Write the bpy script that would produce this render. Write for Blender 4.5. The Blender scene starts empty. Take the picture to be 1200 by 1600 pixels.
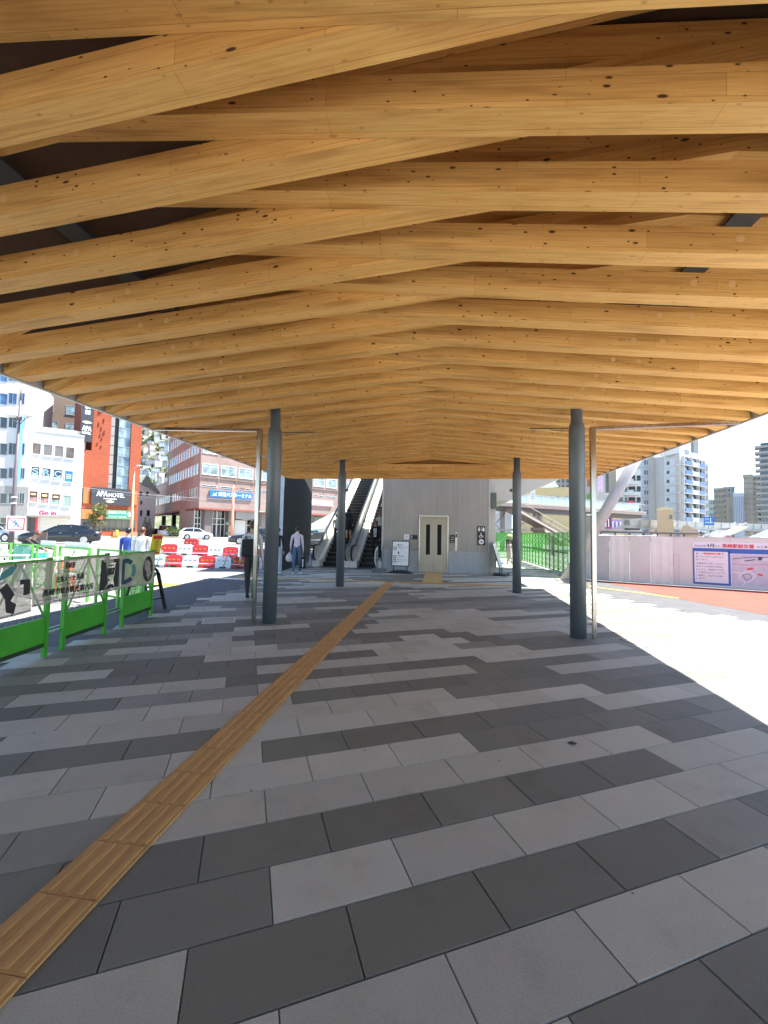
import bpy, bmesh, math, random
import numpy as np
from math import sin, cos, pi, radians, floor, hypot, exp, atan2, sqrt
from mathutils import Vector, Matrix
random.seed(7)
S = bpy.context.scene
COL = S.collection
EYE = 1.546
FOC = 640.83
_p, _y, _r = 0.053745, 0.13235, 0.017285
_fw = Vector((-sin(_y)*cos(_p), cos(_y)*cos(_p), sin(_p)))
_rt = Vector((cos(_y), sin(_y), 0)); _up = _rt.cross(_fw)
RT = cos(_r)*_rt + sin(_r)*_up; UP = -sin(_r)*_rt + cos(_r)*_up; FW = _fw
CAM = Vector((0, 0, EYE))

# survey helpers: sight line through a pixel of the photograph (1200 x 1600)
def ray(x, y): return RT*((x-600)/FOC) - UP*((y-800)/FOC) + FW
def at(x, y, D): return CAM + ray(x, y)*D                 # point D metres out along the optical axis
def gr(x, y, z=0.0):
    d = ray(x, y); return CAM + d*((z-EYE)/d.z)
def aY(x, y, Y):
    d = ray(x, y); return CAM + d*(Y/d.y)

# ------------------------------------------------------------------ scene, camera, light
cd = bpy.data.cameras.new('camera'); cam = bpy.data.objects.new('camera', cd); COL.objects.link(cam)
M4 = Matrix((RT, UP, -FW)).transposed().to_4x4(); M4.translation = CAM
cam.matrix_world = M4
cd.sensor_fit = 'HORIZONTAL'; cd.sensor_width = 36; cd.lens = 36*FOC/1200
cd.clip_start = .05; cd.clip_end = 3000
S.camera = cam
S.render.resolution_x = 768; S.render.resolution_y = 1024
SUN = Vector((.525, .20, 1.0)).normalized()
sl = bpy.data.lights.new('sun', 'SUN'); so = bpy.data.objects.new('sun', sl); COL.objects.link(so)
sl.energy = 4.6; sl.angle = radians(.53); sl.color = (1, .955, .88)
so.rotation_euler = SUN.to_track_quat('Z', 'Y').to_euler(); so.location = (20, 8, 40)
W = bpy.data.worlds.new('World'); S.world = W; W.use_nodes = True
nt = W.node_tree; bg = nt.nodes['Background']
sky = nt.nodes.new('ShaderNodeTexSky'); sky.sky_type = 'NISHITA'; sky.sun_disc = False
sky.sun_elevation = math.asin(SUN.z); sky.sun_rotation = atan2(SUN.x, SUN.y)
sky.air_density = 1.0; sky.dust_density = .3; sky.altitude = 1500; sky.ozone_density = 1.0
nt.links.new(sky.outputs[0], bg.inputs[0]); bg.inputs[1].default_value = .115
S.view_settings.view_transform = 'Standard'; S.view_settings.look = 'None'
S.view_settings.exposure = 1.9; S.view_settings.gamma = 1.0
try:
    S.cycles.use_denoising = True; S.cycles.denoiser = 'OPENIMAGEDENOISE'
    S.cycles.max_bounces = 12; S.cycles.diffuse_bounces = 9; S.cycles.transparent_max_bounces = 12
except Exception: pass

# ------------------------------------------------------------------ materials
MATS = {}
def nodes(name):
    m = bpy.data.materials.new(name); m.use_nodes = True
    n = m.node_tree.nodes; b = n['Principled BSDF']
    return m, m.node_tree, n, m.node_tree.links, b
def ramp(nt, fac, stops):
    r = nt.nodes.new('ShaderNodeValToRGB'); e = r.color_ramp.elements
    while len(e) < len(stops): e.new(.5)
    for q, (p, c) in zip(e, stops):
        q.position = p; q.color = (*c, 1) if len(c) == 3 else c
    nt.links.new(fac, r.inputs[0]); return r.outputs[0]
def mat(name, col, rough=.6, metal=0.0, var=.12, scale=6.0, bump=0.0, bscale=60.0, spec=None, coat=0.0, stretch=None, rvar=.12):
    """plain painted / cast / woven surface: base colour mottled by noise, uneven gloss, optional relief"""
    if name in MATS: return MATS[name]
    m, nt, n, L, b = nodes(name)
    tc = n.new('ShaderNodeTexCoord'); vec = tc.outputs['Object']
    if stretch:
        mp = n.new('ShaderNodeMapping'); mp.inputs['Scale'].default_value = stretch
        L.new(vec, mp.inputs[0]); vec = mp.outputs[0]
    ns = n.new('ShaderNodeTexNoise'); ns.inputs['Scale'].default_value = scale; ns.inputs['Detail'].default_value = 5
    ns.inputs['Roughness'].default_value = .62
    L.new(vec, ns.inputs['Vector'])
    lo = tuple(max(0, c*(1-var)) for c in col); hi = tuple(min(1, c*(1+var)) for c in col)
    L.new(ramp(nt, ns.outputs[0], [(.3, lo), (.7, hi)]), b.inputs['Base Color'])
    mr = n.new('ShaderNodeMapRange'); mr.inputs[3].default_value = max(.02, rough-rvar); mr.inputs[4].default_value = min(1, rough+rvar)
    L.new(ns.outputs[0], mr.inputs[0]); L.new(mr.outputs[0], b.inputs['Roughness'])
    b.inputs['Metallic'].default_value = metal
    if spec is not None: b.inputs['Specular IOR Level'].default_value = spec
    if coat: b.inputs['Coat Weight'].default_value = coat; b.inputs['Coat Roughness'].default_value = .05
    if bump:
        n2 = n.new('ShaderNodeTexNoise'); n2.inputs['Scale'].default_value = bscale; n2.inputs['Detail'].default_value = 4
        L.new(vec, n2.inputs['Vector'])
        bp = n.new('ShaderNodeBump'); bp.inputs['Strength'].default_value = bump; bp.inputs['Distance'].default_value = .01
        L.new(n2.outputs[0], bp.inputs['Height']); L.new(bp.outputs[0], b.inputs['Normal'])
    MATS[name] = m; return m
def emit(name, col, s):
    if name in MATS: return MATS[name]
    m, nt, n, L, b = nodes(name)
    b.inputs['Emission Color'].default_value = (*col, 1); b.inputs['Emission Strength'].default_value = s
    b.inputs['Base Color'].default_value = (*col, 1)
    MATS[name] = m; return m
def glassmat(name, col=(.02, .03, .04), rough=.06):
    """window pane seen from a bright street: dark behind, mirror-like in front, slightly wavy"""
    if name in MATS: return MATS[name]
    m, nt, n, L, b = nodes(name)
    tc = n.new('ShaderNodeTexCoord')
    ns = n.new('ShaderNodeTexNoise'); ns.inputs['Scale'].default_value = .9; L.new(tc.outputs['Object'], ns.inputs['Vector'])
    L.new(ramp(nt, ns.outputs[0], [(.35, tuple(c*.6 for c in col)), (.65, tuple(min(1, c*1.5) for c in col))]), b.inputs['Base Color'])
    b.inputs['Roughness'].default_value = rough; b.inputs['Specular IOR Level'].default_value = .9
    bp = n.new('ShaderNodeBump'); bp.inputs['Strength'].default_value = .04; L.new(ns.outputs[0], bp.inputs['Height']); L.new(bp.outputs[0], b.inputs['Normal'])
    MATS[name] = m; return m
def clear(name, col, opacity, rough=.5):
    """thin sheet that lets part of what is behind show through (mesh cloth, clear plastic, glass panel)"""
    if name in MATS: return MATS[name]
    m, nt, n, L, b = nodes(name)
    b.inputs['Base Color'].default_value = (*col, 1); b.inputs['Roughness'].default_value = rough
    tr = n.new('ShaderNodeBsdfTransparent'); mx = n.new('ShaderNodeMixShader')
    tc = n.new('ShaderNodeTexCoord'); ns = n.new('ShaderNodeTexNoise'); ns.inputs['Scale'].default_value = 5; L.new(tc.outputs['Object'], ns.inputs['Vector'])
    mr = n.new('ShaderNodeMapRange'); mr.inputs[3].default_value = max(0, opacity-.14); mr.inputs[4].default_value = min(1, opacity+.14)
    L.new(ns.outputs[0], mr.inputs[0]); L.new(mr.outputs[0], mx.inputs[0])
    L.new(tr.outputs[0], mx.inputs[1]); L.new(b.outputs[0], mx.inputs[2])
    L.new(mx.outputs[0], n['Material Output'].inputs[0])
    MATS[name] = m; return m

def wood_mat():
    m, nt, n, L, b = nodes('laminated_cedar')
    uv = n.new('ShaderNodeUVMap'); uv.uv_map = 'grain'
    def mapped(sx, sy):
        mp = n.new('ShaderNodeMapping'); mp.inputs['Scale'].default_value = (sx, sy, 1); L.new(uv.outputs[0], mp.inputs[0]); return mp.outputs[0]
    # long wavy figure
    wv = n.new('ShaderNodeTexNoise'); wv.inputs['Scale'].default_value = 1; wv.inputs['Detail'].default_value = 3
    L.new(mapped(1.1, 9), wv.inputs['Vector'])
    gn = n.new('ShaderNodeTexNoise'); gn.inputs['Scale'].default_value = 1; gn.inputs['Detail'].default_value = 6; gn.inputs['Roughness'].default_value = .7; gn.inputs['Distortion'].default_value = .4
    L.new(mapped(2.4, 75), gn.inputs['Vector'])
    c1 = ramp(nt, gn.outputs[0], [(.28, (.60, .315, .085)), (.5, (.77, .44, .135)), (.72, (.85, .53, .185))])
    c2 = ramp(nt, wv.outputs[0], [(.28, (.66, .58, .50)), (.46, (.97, .95, .92)), (.6, (1, 1, 1)), (.74, (.94, .82, .70))])
    mu = n.new('ShaderNodeMixRGB'); mu.blend_type = 'MULTIPLY'; mu.inputs[0].default_value = 1; L.new(c1, mu.inputs[1]); L.new(c2, mu.inputs[2])
    # boards glued side by side, finger-jointed end to end
    br = n.new('ShaderNodeTexBrick'); br.inputs['Scale'].default_value = 1; br.inputs['Brick Width'].default_value = 1.9; br.inputs['Row Height'].default_value = .115
    br.inputs['Mortar Size'].default_value = .0016; br.offset = .37; br.squash = 1
    br.inputs['Color1'].default_value = (.86, .83, .78, 1); br.inputs['Color2'].default_value = (1.0, 1.0, 1.0, 1); br.inputs['Mortar'].default_value = (.66, .54, .44, 1)
    L.new(mapped(1, 1), br.inputs['Vector'])
    m2 = n.new('ShaderNodeMixRGB'); m2.blend_type = 'MULTIPLY'; m2.inputs[0].default_value = 1; L.new(mu.outputs[0], m2.inputs[1]); L.new(br.outputs[0], m2.inputs[2])
    # knots, fewer on the underside (v < 0.15)
    def knots(sx, sy, r0, r1):
        vo = n.new('ShaderNodeTexVoronoi'); vo.voronoi_dimensions = '2D'; vo.inputs['Scale'].default_value = 1; L.new(mapped(sx, sy), vo.inputs['Vector'])
        sp = n.new('ShaderNodeSeparateColor'); L.new(vo.outputs['Color'], sp.inputs[0])
        rr = n.new('ShaderNodeMapRange'); rr.inputs[1].default_value = .50; rr.inputs[3].default_value = 0; rr.inputs[4].default_value = r1; L.new(sp.outputs[0], rr.inputs[0])
        dv = n.new('ShaderNodeMath'); dv.operation = 'SUBTRACT'; L.new(rr.outputs[0], dv.inputs[0]); L.new(vo.outputs['Distance'], dv.inputs[1])
        ml = n.new('ShaderNodeMath'); ml.operation = 'MULTIPLY'; ml.use_clamp = True; ml.inputs[1].default_value = 24; L.new(dv.outputs[0], ml.inputs[0])
        return ml.outputs[0]
    k1 = knots(3.7, 9.0, 0, .115); k2 = knots(7.3, 14.5, 0, .12)
    mxk = n.new('ShaderNodeMath'); mxk.operation = 'MAXIMUM'; L.new(k1, mxk.inputs[0]); L.new(k2, mxk.inputs[1])
    sx = n.new('ShaderNodeSeparateXYZ'); L.new(uv.outputs[0], sx.inputs[0])
    gt = n.new('ShaderNodeMath'); gt.operation = 'GREATER_THAN'; gt.inputs[1].default_value = .16; L.new(sx.outputs[1], gt.inputs[0])
    ad = n.new('ShaderNodeMapRange'); ad.inputs[3].default_value = .36; ad.inputs[4].default_value = 1; L.new(gt.outputs[0], ad.inputs[0])
    km = n.new('ShaderNodeMath'); km.operation = 'MULTIPLY'; L.new(mxk.outputs[0], km.inputs[0]); L.new(ad.outputs[0], km.inputs[1])
    m3 = n.new('ShaderNodeMixRGB'); L.new(km.outputs[0], m3.inputs[0]); L.new(m2.outputs[0], m3.inputs[1]); m3.inputs[2].default_value = (.070, .026, .010, 1)
    L.new(m3.outputs[0], b.inputs['Base Color'])
    b.inputs['Roughness'].default_value = .52; b.inputs['Specular IOR Level'].default_value = .35
    bp = n.new('ShaderNodeBump'); bp.inputs['Strength'].default_value = .12; bp.inputs['Distance'].default_value = .004; L.new(gn.outputs[0], bp.inputs['Height']); L.new(bp.outputs[0], b.inputs['Normal'])
    return m
WOOD = wood_mat()

def paver_mat(name, col):
    m, nt, n, L, b = nodes(name)
    geo = n.new('ShaderNodeNewGeometry'); tc = n.new('ShaderNodeTexCoord')
    a = n.new('ShaderNodeTexNoise'); a.inputs['Scale'].default_value = 190; a.inputs['Detail'].default_value = 3; L.new(tc.outputs['Object'], a.inputs['Vector'])
    c = n.new('ShaderNodeTexNoise'); c.inputs['Scale'].default_value = 2.3; c.inputs['Detail'].default_value = 6; c.inputs['Roughness'].default_value = .7; L.new(tc.outputs['Object'], c.inputs['Vector'])
    base = ramp(nt, geo.outputs['Random Per Island'], [(0, tuple(x*.90 for x in col)), (.5, (col[0]*1.0, col[1]*.985, col[2]*.96)), (1, tuple(x*1.10 for x in col))])
    sp = ramp(nt, a.outputs[0], [(.3, (.80, .80, .80)), (.52, (1, 1, 1)), (.75, (1.12, 1.12, 1.12))])
    st = ramp(nt, c.outputs[0], [(.25, (.74, .735, .72)), (.45, (.95, .95, .945)), (.6, (1, 1, 1)), (.8, (1.08, 1.08, 1.08))])
    m1 = n.new('ShaderNodeMixRGB'); m1.blend_type = 'MULTIPLY'; m1.inputs[0].default_value = 1; L.new(base, m1.inputs[1]); L.new(sp, m1.inputs[2])
    m2 = n.new('ShaderNodeMixRGB'); m2.blend_type = 'MULTIPLY'; m2.inputs[0].default_value = 1; L.new(m1.outputs[0], m2.inputs[1]); L.new(st, m2.inputs[2])
    vo = n.new('ShaderNodeTexVoronoi'); vo.inputs['Scale'].default_value = 3.1; L.new(tc.outputs['Object'], vo.inputs['Vector'])
    lt = n.new('ShaderNodeMath'); lt.operation = 'LESS_THAN'; lt.inputs[1].default_value = .022; L.new(vo.outputs['Distance'], lt.inputs[0])
    m3 = n.new('ShaderNodeMixRGB'); L.new(lt.outputs[0], m3.inputs[0]); L.new(m2.outputs[0], m3.inputs[1]); m3.inputs[2].default_value = (.05, .047, .043, 1)
    L.new(m3.outputs[0], b.inputs['Base Color'])
    mr = n.new('ShaderNodeMapRange'); mr.inputs[3].default_value = .60; mr.inputs[4].default_value = .82; L.new(c.outputs[0], mr.inputs[0]); L.new(mr.outputs[0], b.inputs['Roughness']); b.inputs['Specular IOR Level'].default_value = .36
    bp = n.new('ShaderNodeBump'); bp.inputs['Strength'].default_value = .35; bp.inputs['Distance'].default_value = .003; L.new(a.outputs[0], bp.inputs['Height']); L.new(bp.outputs[0], b.inputs['Normal'])
    return m
PAV = [paver_mat('paver_light', (.50, .503, .435)), paver_mat('paver_mid', (.29, .295, .26)), paver_mat('paver_dark', (.205, .208, .178))]

def brick_mat(name, c1, c2, mortar, w=.24, h=.075):
    m, nt, n, L, b = nodes(name)
    tc = n.new('ShaderNodeTexCoord'); uv = n.new('ShaderNodeUVMap'); uv.uv_map = 'grain'
    br = n.new('ShaderNodeTexBrick'); br.inputs['Scale'].default_value = 1; br.inputs['Brick Width'].default_value = w; br.inputs['Row Height'].default_value = h; br.inputs['Mortar Size'].default_value = .006
    br.inputs['Color1'].default_value = (*c1, 1); br.inputs['Color2'].default_value = (*c2, 1); br.inputs['Mortar'].default_value = (*mortar, 1)
    L.new(uv.outputs[0], br.inputs['Vector'])
    ns = n.new('ShaderNodeTexNoise'); ns.inputs['Scale'].default_value = .35; ns.inputs['Detail'].default_value = 5; L.new(tc.outputs['Object'], ns.inputs['Vector'])
    mu = n.new('ShaderNodeMixRGB'); mu.blend_type = 'MULTIPLY'; mu.inputs[0].default_value = 1; L.new(br.outputs[0], mu.inputs[1])
    L.new(ramp(nt, ns.outputs[0], [(.3, (.8, .8, .8)), (.7, (1.1, 1.1, 1.1))]), mu.inputs[2])
    L.new(mu.outputs[0], b.inputs['Base Color']); b.inputs['Roughness'].default_value = .8
    return m

def hill_mat():
    m, nt, n, L, b = nodes('hill_scrub')
    tc = n.new('ShaderNodeTexCoord'); ns = n.new('ShaderNodeTexNoise'); ns.inputs['Scale'].default_value = .06; ns.inputs['Detail'].default_value = 8; ns.inputs['Roughness'].default_value = .7
    L.new(tc.outputs['Object'], ns.inputs['Vector'])
    L.new(ramp(nt, ns.outputs[0], [(.35, (.05, .075, .03)), (.5, (.11, .13, .06)), (.62, (.22, .21, .15)), (.75, (.14, .15, .08))]), b.inputs['Base Color']); b.inputs['Roughness'].default_value = .95
    return m

# ------------------------------------------------------------------ mesh collecting
class MB:
    def __init__(s): s.v = []; s.f = []; s.mi = []; s.sm = []; s.uv = []
    def add(s, vs, fs, mi=0, smooth=False, uvs=None):
        o = len(s.v); s.v.extend([tuple(v) for v in vs])
        for k, f in enumerate(fs):
            s.f.append([o+i for i in f]); s.mi.append(mi); s.sm.append(smooth); s.uv.append(uvs[k] if uvs else None)
        return s
    def obox(s, o, ax, ay, az, mi=0):
        """box from corner o with edge vectors"""
        o, ax, ay, az = Vector(o), Vector(ax), Vector(ay), Vector(az)
        v = [o, o+ax, o+ax+ay, o+ay, o+az, o+ax+az, o+ax+ay+az, o+ay+az]
        fs = [(0, 3, 2, 1), (4, 5, 6, 7), (0, 1, 5, 4), (1, 2, 6, 5), (2, 3, 7, 6), (3, 0, 4, 7)]
        if ax.cross(ay).dot(az) < 0: fs = [f[::-1] for f in fs]
        lx, ly, lz = ax.length, ay.length, az.length
        R = lambda a, c: [(0, 0), (a, 0), (a, c), (0, c)]
        return s.add(v, fs, mi, False, None)
    def box(s, x0, x1, y0, y1, z0, z1, mi=0):
        return s.obox((x0, y0, z0), (x1-x0, 0, 0), (0, y1-y0, 0), (0, 0, z1-z0), mi)
    def bbox(s, x0, x1, y0, y1, z0, z1, b, mi=0):
        """box with chamfered edges"""
        bm = bmesh.new(); bmesh.ops.create_cube(bm, size=1)
        for v in bm.verts: v.co = Vector((x0+(v.co.x+.5)*(x1-x0), y0+(v.co.y+.5)*(y1-y0), z0+(v.co.z+.5)*(z1-z0)))
        bmesh.ops.bevel(bm, geom=bm.edges[:], offset=b, segments=2, affect='EDGES', profile=.6)
        bm.verts.ensure_lookup_table(); bm.verts.index_update()
        s.add([v.co for v in bm.verts], [[v.index for v in f.verts] for f in bm.faces], mi); bm.free(); return s
    def prism(s, poly, off, mi=0):
        """planar polygon (3-D points) pushed along off"""
        n = len(poly); off = Vector(off); a = [Vector(p) for p in poly]; b = [p+off for p in a]
        nm = Vector((0, 0, 0))
        for i in range(n): nm += (a[i]-a[0]).cross(a[(i+1) % n]-a[0])
        fs = [tuple(range(n)), tuple(range(2*n-1, n-1, -1))]
        fs += [(i, i+n, (i+1) % n+n, (i+1) % n) for i in range(n)]
        if nm.dot(off) > 0: fs = [tuple(f[::-1]) for f in fs]
        return s.add(a+b, fs, mi)
    def quad(s, a, b, c, d, mi=0): return s.add([a, b, c, d], [(0, 1, 2, 3)], mi)
    def tube(s, pts, r, n=8, mi=0, cap=True, sq=False):
        P = [Vector(p) for p in pts]; R = r if isinstance(r, (list, tuple)) else [r]*len(P)
        rings = []; ref = None
        for i, p in enumerate(P):
            t = (P[min(i+1, len(P)-1)]-P[max(i-1, 0)]).normalized()
            if ref is None:
                ref = Vector((0, 0, 1)) if abs(t.z) < .9 else Vector((1, 0, 0))
            u = (ref - t*ref.dot(t)).normalized(); w = t.cross(u); ref = u
            k = 1.0
            if 0 < i < len(P)-1:
                c = (P[i]-P[i-1]).normalized().dot((P[i+1]-P[i]).normalized()); k = min(1.6, 1/max(.45, sqrt((1+c)/2)))
            ph = pi/n if sq else 0
            rings.append([p+(u*cos(2*pi*j/n+ph)+w*sin(2*pi*j/n+ph))*R[i]*(k if sq else 1) for j in range(n)])
        v = [q for r_ in rings for q in r_]; fs = []
        for i in range(len(P)-1):
            for j in range(n):
                a, b2 = i*n+j, i*n+(j+1) % n; fs.append((a, b2, b2+n, a+n))
        s.add(v, fs, mi, not sq)
        if cap:
            o = len(s.v)-len(v); s.f.append([o+j for j in range(n)][::-1]); s.mi.append(mi); s.sm.append(False); s.uv.append(None)
            s.f.append([o+(len(P)-1)*n+j for j in range(n)]); s.mi.append(mi); s.sm.append(False); s.uv.append(None)
        return s
    def cyl(s, p, q, r, n=16, mi=0): return s.tube([p, q], r, n, mi)
    def ball(s, c, r, mi=0, n=12, m=8):
        rx, ry, rz = r if isinstance(r, (tuple, list)) else (r, r, r); c = Vector(c); v = []; fs = []
        for i in range(m+1):
            th = pi*i/m
            for j in range(n): v.append(c+Vector((rx*sin(th)*cos(2*pi*j/n), ry*sin(th)*sin(2*pi*j/n), rz*cos(th))))
        for i in range(m):
            for j in range(n): fs.append((i*n+j, (i+1)*n+j, (i+1)*n+(j+1) % n, i*n+(j+1) % n))
        return s.add(v, fs, mi, True)
    def build(s, name, mats, parent=None, loc=None, rz=None):
        me = bpy.data.meshes.new(name); me.from_pydata(s.v, [], s.f)
        for m in (mats if isinstance(mats, (list, tuple)) else [mats]): me.materials.append(m)
        me.polygons.foreach_set('material_index', s.mi); me.polygons.foreach_set('use_smooth', s.sm)
        if any(u for u in s.uv):
            ul = me.uv_layers.new(name='grain'); k = 0; d = []
            for f, u in zip(s.f, s.uv):
                for i in range(len(f)): d.extend(u[i] if u else (0, 0))
            ul.data.foreach_set('uv', d)
        me.update()
        o = bpy.data.objects.new(name, me); COL.objects.link(o)
        if parent: o.parent = parent
        if loc: o.location = loc
        if rz: o.rotation_euler.z = rz
        return o
def tag(o, label=None, cat=None, group=None, kind=None):
    if label: o['label'] = label
    if cat: o['category'] = cat
    if group: o['group'] = group
    if kind: o['kind'] = kind
    return o
def thing(name, label, cat, loc=(0, 0, 0), rz=0, group=None):
    o = bpy.data.objects.new(name, None); COL.objects.link(o); o.location = loc; o.rotation_euler.z = rz; o.empty_display_size = .2
    return tag(o, label, cat, group)
def dup(o, parent=None, **kw):
    c = o.copy(); COL.objects.link(c)
    if parent: c.parent = parent
    for ch in list(o.children): dup(ch, c)
    for k, v in kw.items(): setattr(c, k, v) if k in ('location', 'rotation_euler', 'scale') else c.__setitem__(k, v)
    return c

# lettering: text curve turned into polygons and laid into a sign's own mesh
_tc = {}
def text_polys(txt):
    if txt in _tc: return _tc[txt]
    cu = bpy.data.curves.new('lettering', 'FONT'); cu.body = txt; cu.size = 1; cu.resolution_u = 3
    o = bpy.data.objects.new('lettering', cu); COL.objects.link(o)
    dg = bpy.context.evaluated_depsgraph_get(); dg.update()
    me = bpy.data.meshes.new_from_object(o.evaluated_get(dg), depsgraph=dg)
    v = np.array([tuple(q.co)[:2] for q in me.vertices]) if len(me.vertices) else np.zeros((0, 2)); f = [list(p.vertices) for p in me.polygons]
    bpy.data.objects.remove(o); bpy.data.curves.remove(cu); bpy.data.meshes.remove(me)
    _tc[txt] = (v, f); return v, f
def letters(mb, txt, o, ex, ez, w, h, mi, bold=0.0, n=None):
    """fit txt into the w x h box whose lower left corner is o; ex/ez unit axes; lifted 2 mm along n"""
    v, f = text_polys(txt)
    if not len(v): return
    lo = v.min(0); hi = v.max(0); sp = np.maximum(hi-lo, 1e-6); ex, ez, o = Vector(ex), Vector(ez), Vector(o)
    n = Vector(n) if n else ez.cross(ex)*-1
    offs = [(0, 0)] if not bold else [(0, 0), (bold, 0), (-bold, 0), (0, bold), (0, -bold)]
    for k, (dx, dz) in enumerate(offs):
        q = [o+ex*((a-lo[0])/sp[0]*w+dx)+ez*((c-lo[1])/sp[1]*h+dz)+n*(.0004*k) for a, c in v]
        mb.add(q, f, mi)
# ------------------------------------------------------------------ ground
def sstep(a, b, x):
    t = min(1, max(0, (x-a)/(b-a))); return t*t*(3-2*t)
def gz(x, y):
    """asphalt level: flat forecourt, road on the far left lies a little higher"""
    return -.016 + .42*sstep(15, 27, hypot(x, y))*sstep(-6, -13, x)
ASPH = mat('asphalt', (.26, .255, .24), .95, spec=.1, var=.28, scale=2.2, bump=.5, bscale=240)
mb = MB()
xs = [-900, -300, -120, -70] + list(np.arange(-60, 20.1, 2.0)) + [30, 50, 90, 200, 600, 1200]
ys = [-300, -60, -20] + list(np.arange(-8, 60.1, 2.0)) + [75, 100, 160, 300, 700, 1500]
vs = [(x, y, gz(x, y)) for y in ys for x in xs]; nx = len(xs)
fs = [(j*nx+i, j*nx+i+1, (j+1)*nx+i+1, (j+1)*nx+i) for j in range(len(ys)-1) for i in range(nx-1)]
mb.add(vs, fs, 0, True)
tag(mb.build('ground', ASPH), kind='structure')

ROWS = {-1: {1: 'D', 2: 'D', 0: 'L'}, 0: {-3: 'L', -2: 'L', -1: 'L', 0: 'L', 1: 'L', 2: 'L', 3: 'M'},
 1: {-3: 'L', -2: 'L', -1: 'D', 0: 'D', 1: 'D', 2: 'D', 3: 'M'}, 2: {-4: 'D', -3: 'D', -2: 'D', -1: 'L', 0: 'L', 1: 'L', 2: 'L', 3: 'L'},
 3: {-4: 'D', -3: 'D', -2: 'D', -1: 'D', 0: 'D', 1: 'D', 2: 'D', 3: 'D', 4: 'L', 5: 'L'}, 4: {-4: 'M', -3: 'M', -2: 'L', -1: 'L', 0: 'L', 1: 'L', 2: 'L', 3: 'L', 4: 'D', 5: 'M', 6: 'M'},
 5: {-3: 'L', -2: 'L', -1: 'L', 0: 'L', 1: 'L', 2: 'D', 3: 'D', 4: 'D', 5: 'D', 6: 'M', 7: 'L'}, 6: {-4: 'L', -3: 'L', -2: 'L', -1: 'D', 0: 'D', 1: 'D', 2: 'D', 3: 'D', 4: 'L', 5: 'L', 6: 'L', 7: 'L'},
 7: {-4: 'D', -3: 'D', -2: 'D', -1: 'L', 0: 'L', 1: 'L', 2: 'L', 3: 'L', 4: 'L', 5: 'D', 6: 'D', 7: 'D', 8: 'M'}, 8: {-4: 'L', -3: 'L', -2: 'L', -1: 'L', 0: 'L', 1: 'L', 2: 'D', 3: 'D', 4: 'D', 5: 'D', 6: 'D', 7: 'L', 8: 'L', 9: 'L'},
 9: {-4: 'L', -3: 'L', -2: 'L', -1: 'L', 0: 'D', 1: 'D', 2: 'D', 3: 'D', 4: 'D', 5: 'L', 6: 'L', 7: 'L', 8: 'L', 9: 'L', 10: 'D', 11: 'L', 12: 'M', 13: 'D'}, 10: {-5: 'D', -4: 'D', -3: 'M', -2: 'M', -1: 'L', 0: 'L', 1: 'L', 2: 'L', 3: 'D', 4: 'D', 5: 'D', 6: 'M', 7: 'M', 8: 'L', 9: 'M'},
 11: {-5: 'M', -4: 'L', -3: 'L', -2: 'L', -1: 'D', 0: 'D', 1: 'D', 2: 'D', 3: 'D', 4: 'L', 5: 'L', 6: 'L', 7: 'L', 8: 'M', 11: 'L'}, 12: {-5: 'D', -4: 'D', -3: 'D', -2: 'D', -1: 'L', 0: 'L', 1: 'L', 2: 'L', 3: 'L', 4: 'L', 5: 'D', 6: 'D', 7: 'M', 8: 'M'},
 13: {-5: 'M', -4: 'L', -3: 'D', -2: 'D', -1: 'D', 0: 'D', 1: 'D', 2: 'L', 3: 'L'}, 14: {-5: 'D', -4: 'D', -2: 'L', -1: 'L', 0: 'L', 1: 'L', 2: 'L', 3: 'L', 4: 'D'}, 15: {-5: 'L', -4: 'M', -3: 'M', -2: 'L', -1: 'L', 2: 'D', 4: 'D'},
 16: {-6: 'L', -5: 'M', -4: 'L', -3: 'L', -1: 'D', 0: 'D', 1: 'D', 3: 'D'}, 17: {-5: 'D', -4: 'D', -2: 'L'}, 18: {-4: 'M', -3: 'M'}}
PAVE = [(-5.0, -3.4), (-5.0, 5), (-5.05, 7), (-5.3, 8.6), (-5.4, 12), (-6.6, 13.2), (-7.2, 15), (-7.6, 24), (5.0, 32), (4.9, 18), (4.2, 13.6), (4.35, 12), (4.75, 10.4), (5.6, 9.3), (6.3, 8.4), (5.7, 6.0), (4.7, 4.2), (3.5, 2.0), (3.1, -3.4)]
def inside(x, y, P):
    c = False
    for i in range(len(P)):
        (x0, y0), (x1, y1) = P[i], P[i-1]
        if (y0 > y) != (y1 > y) and x < (x1-x0)*(y-y0)/(y1-y0)+x0: c = not c
    return c
PA = .45235; CA, SA = cos(PA), sin(PA); LP, WP = .597, .2993
mb = MB(); rng = random.Random(3)
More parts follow.
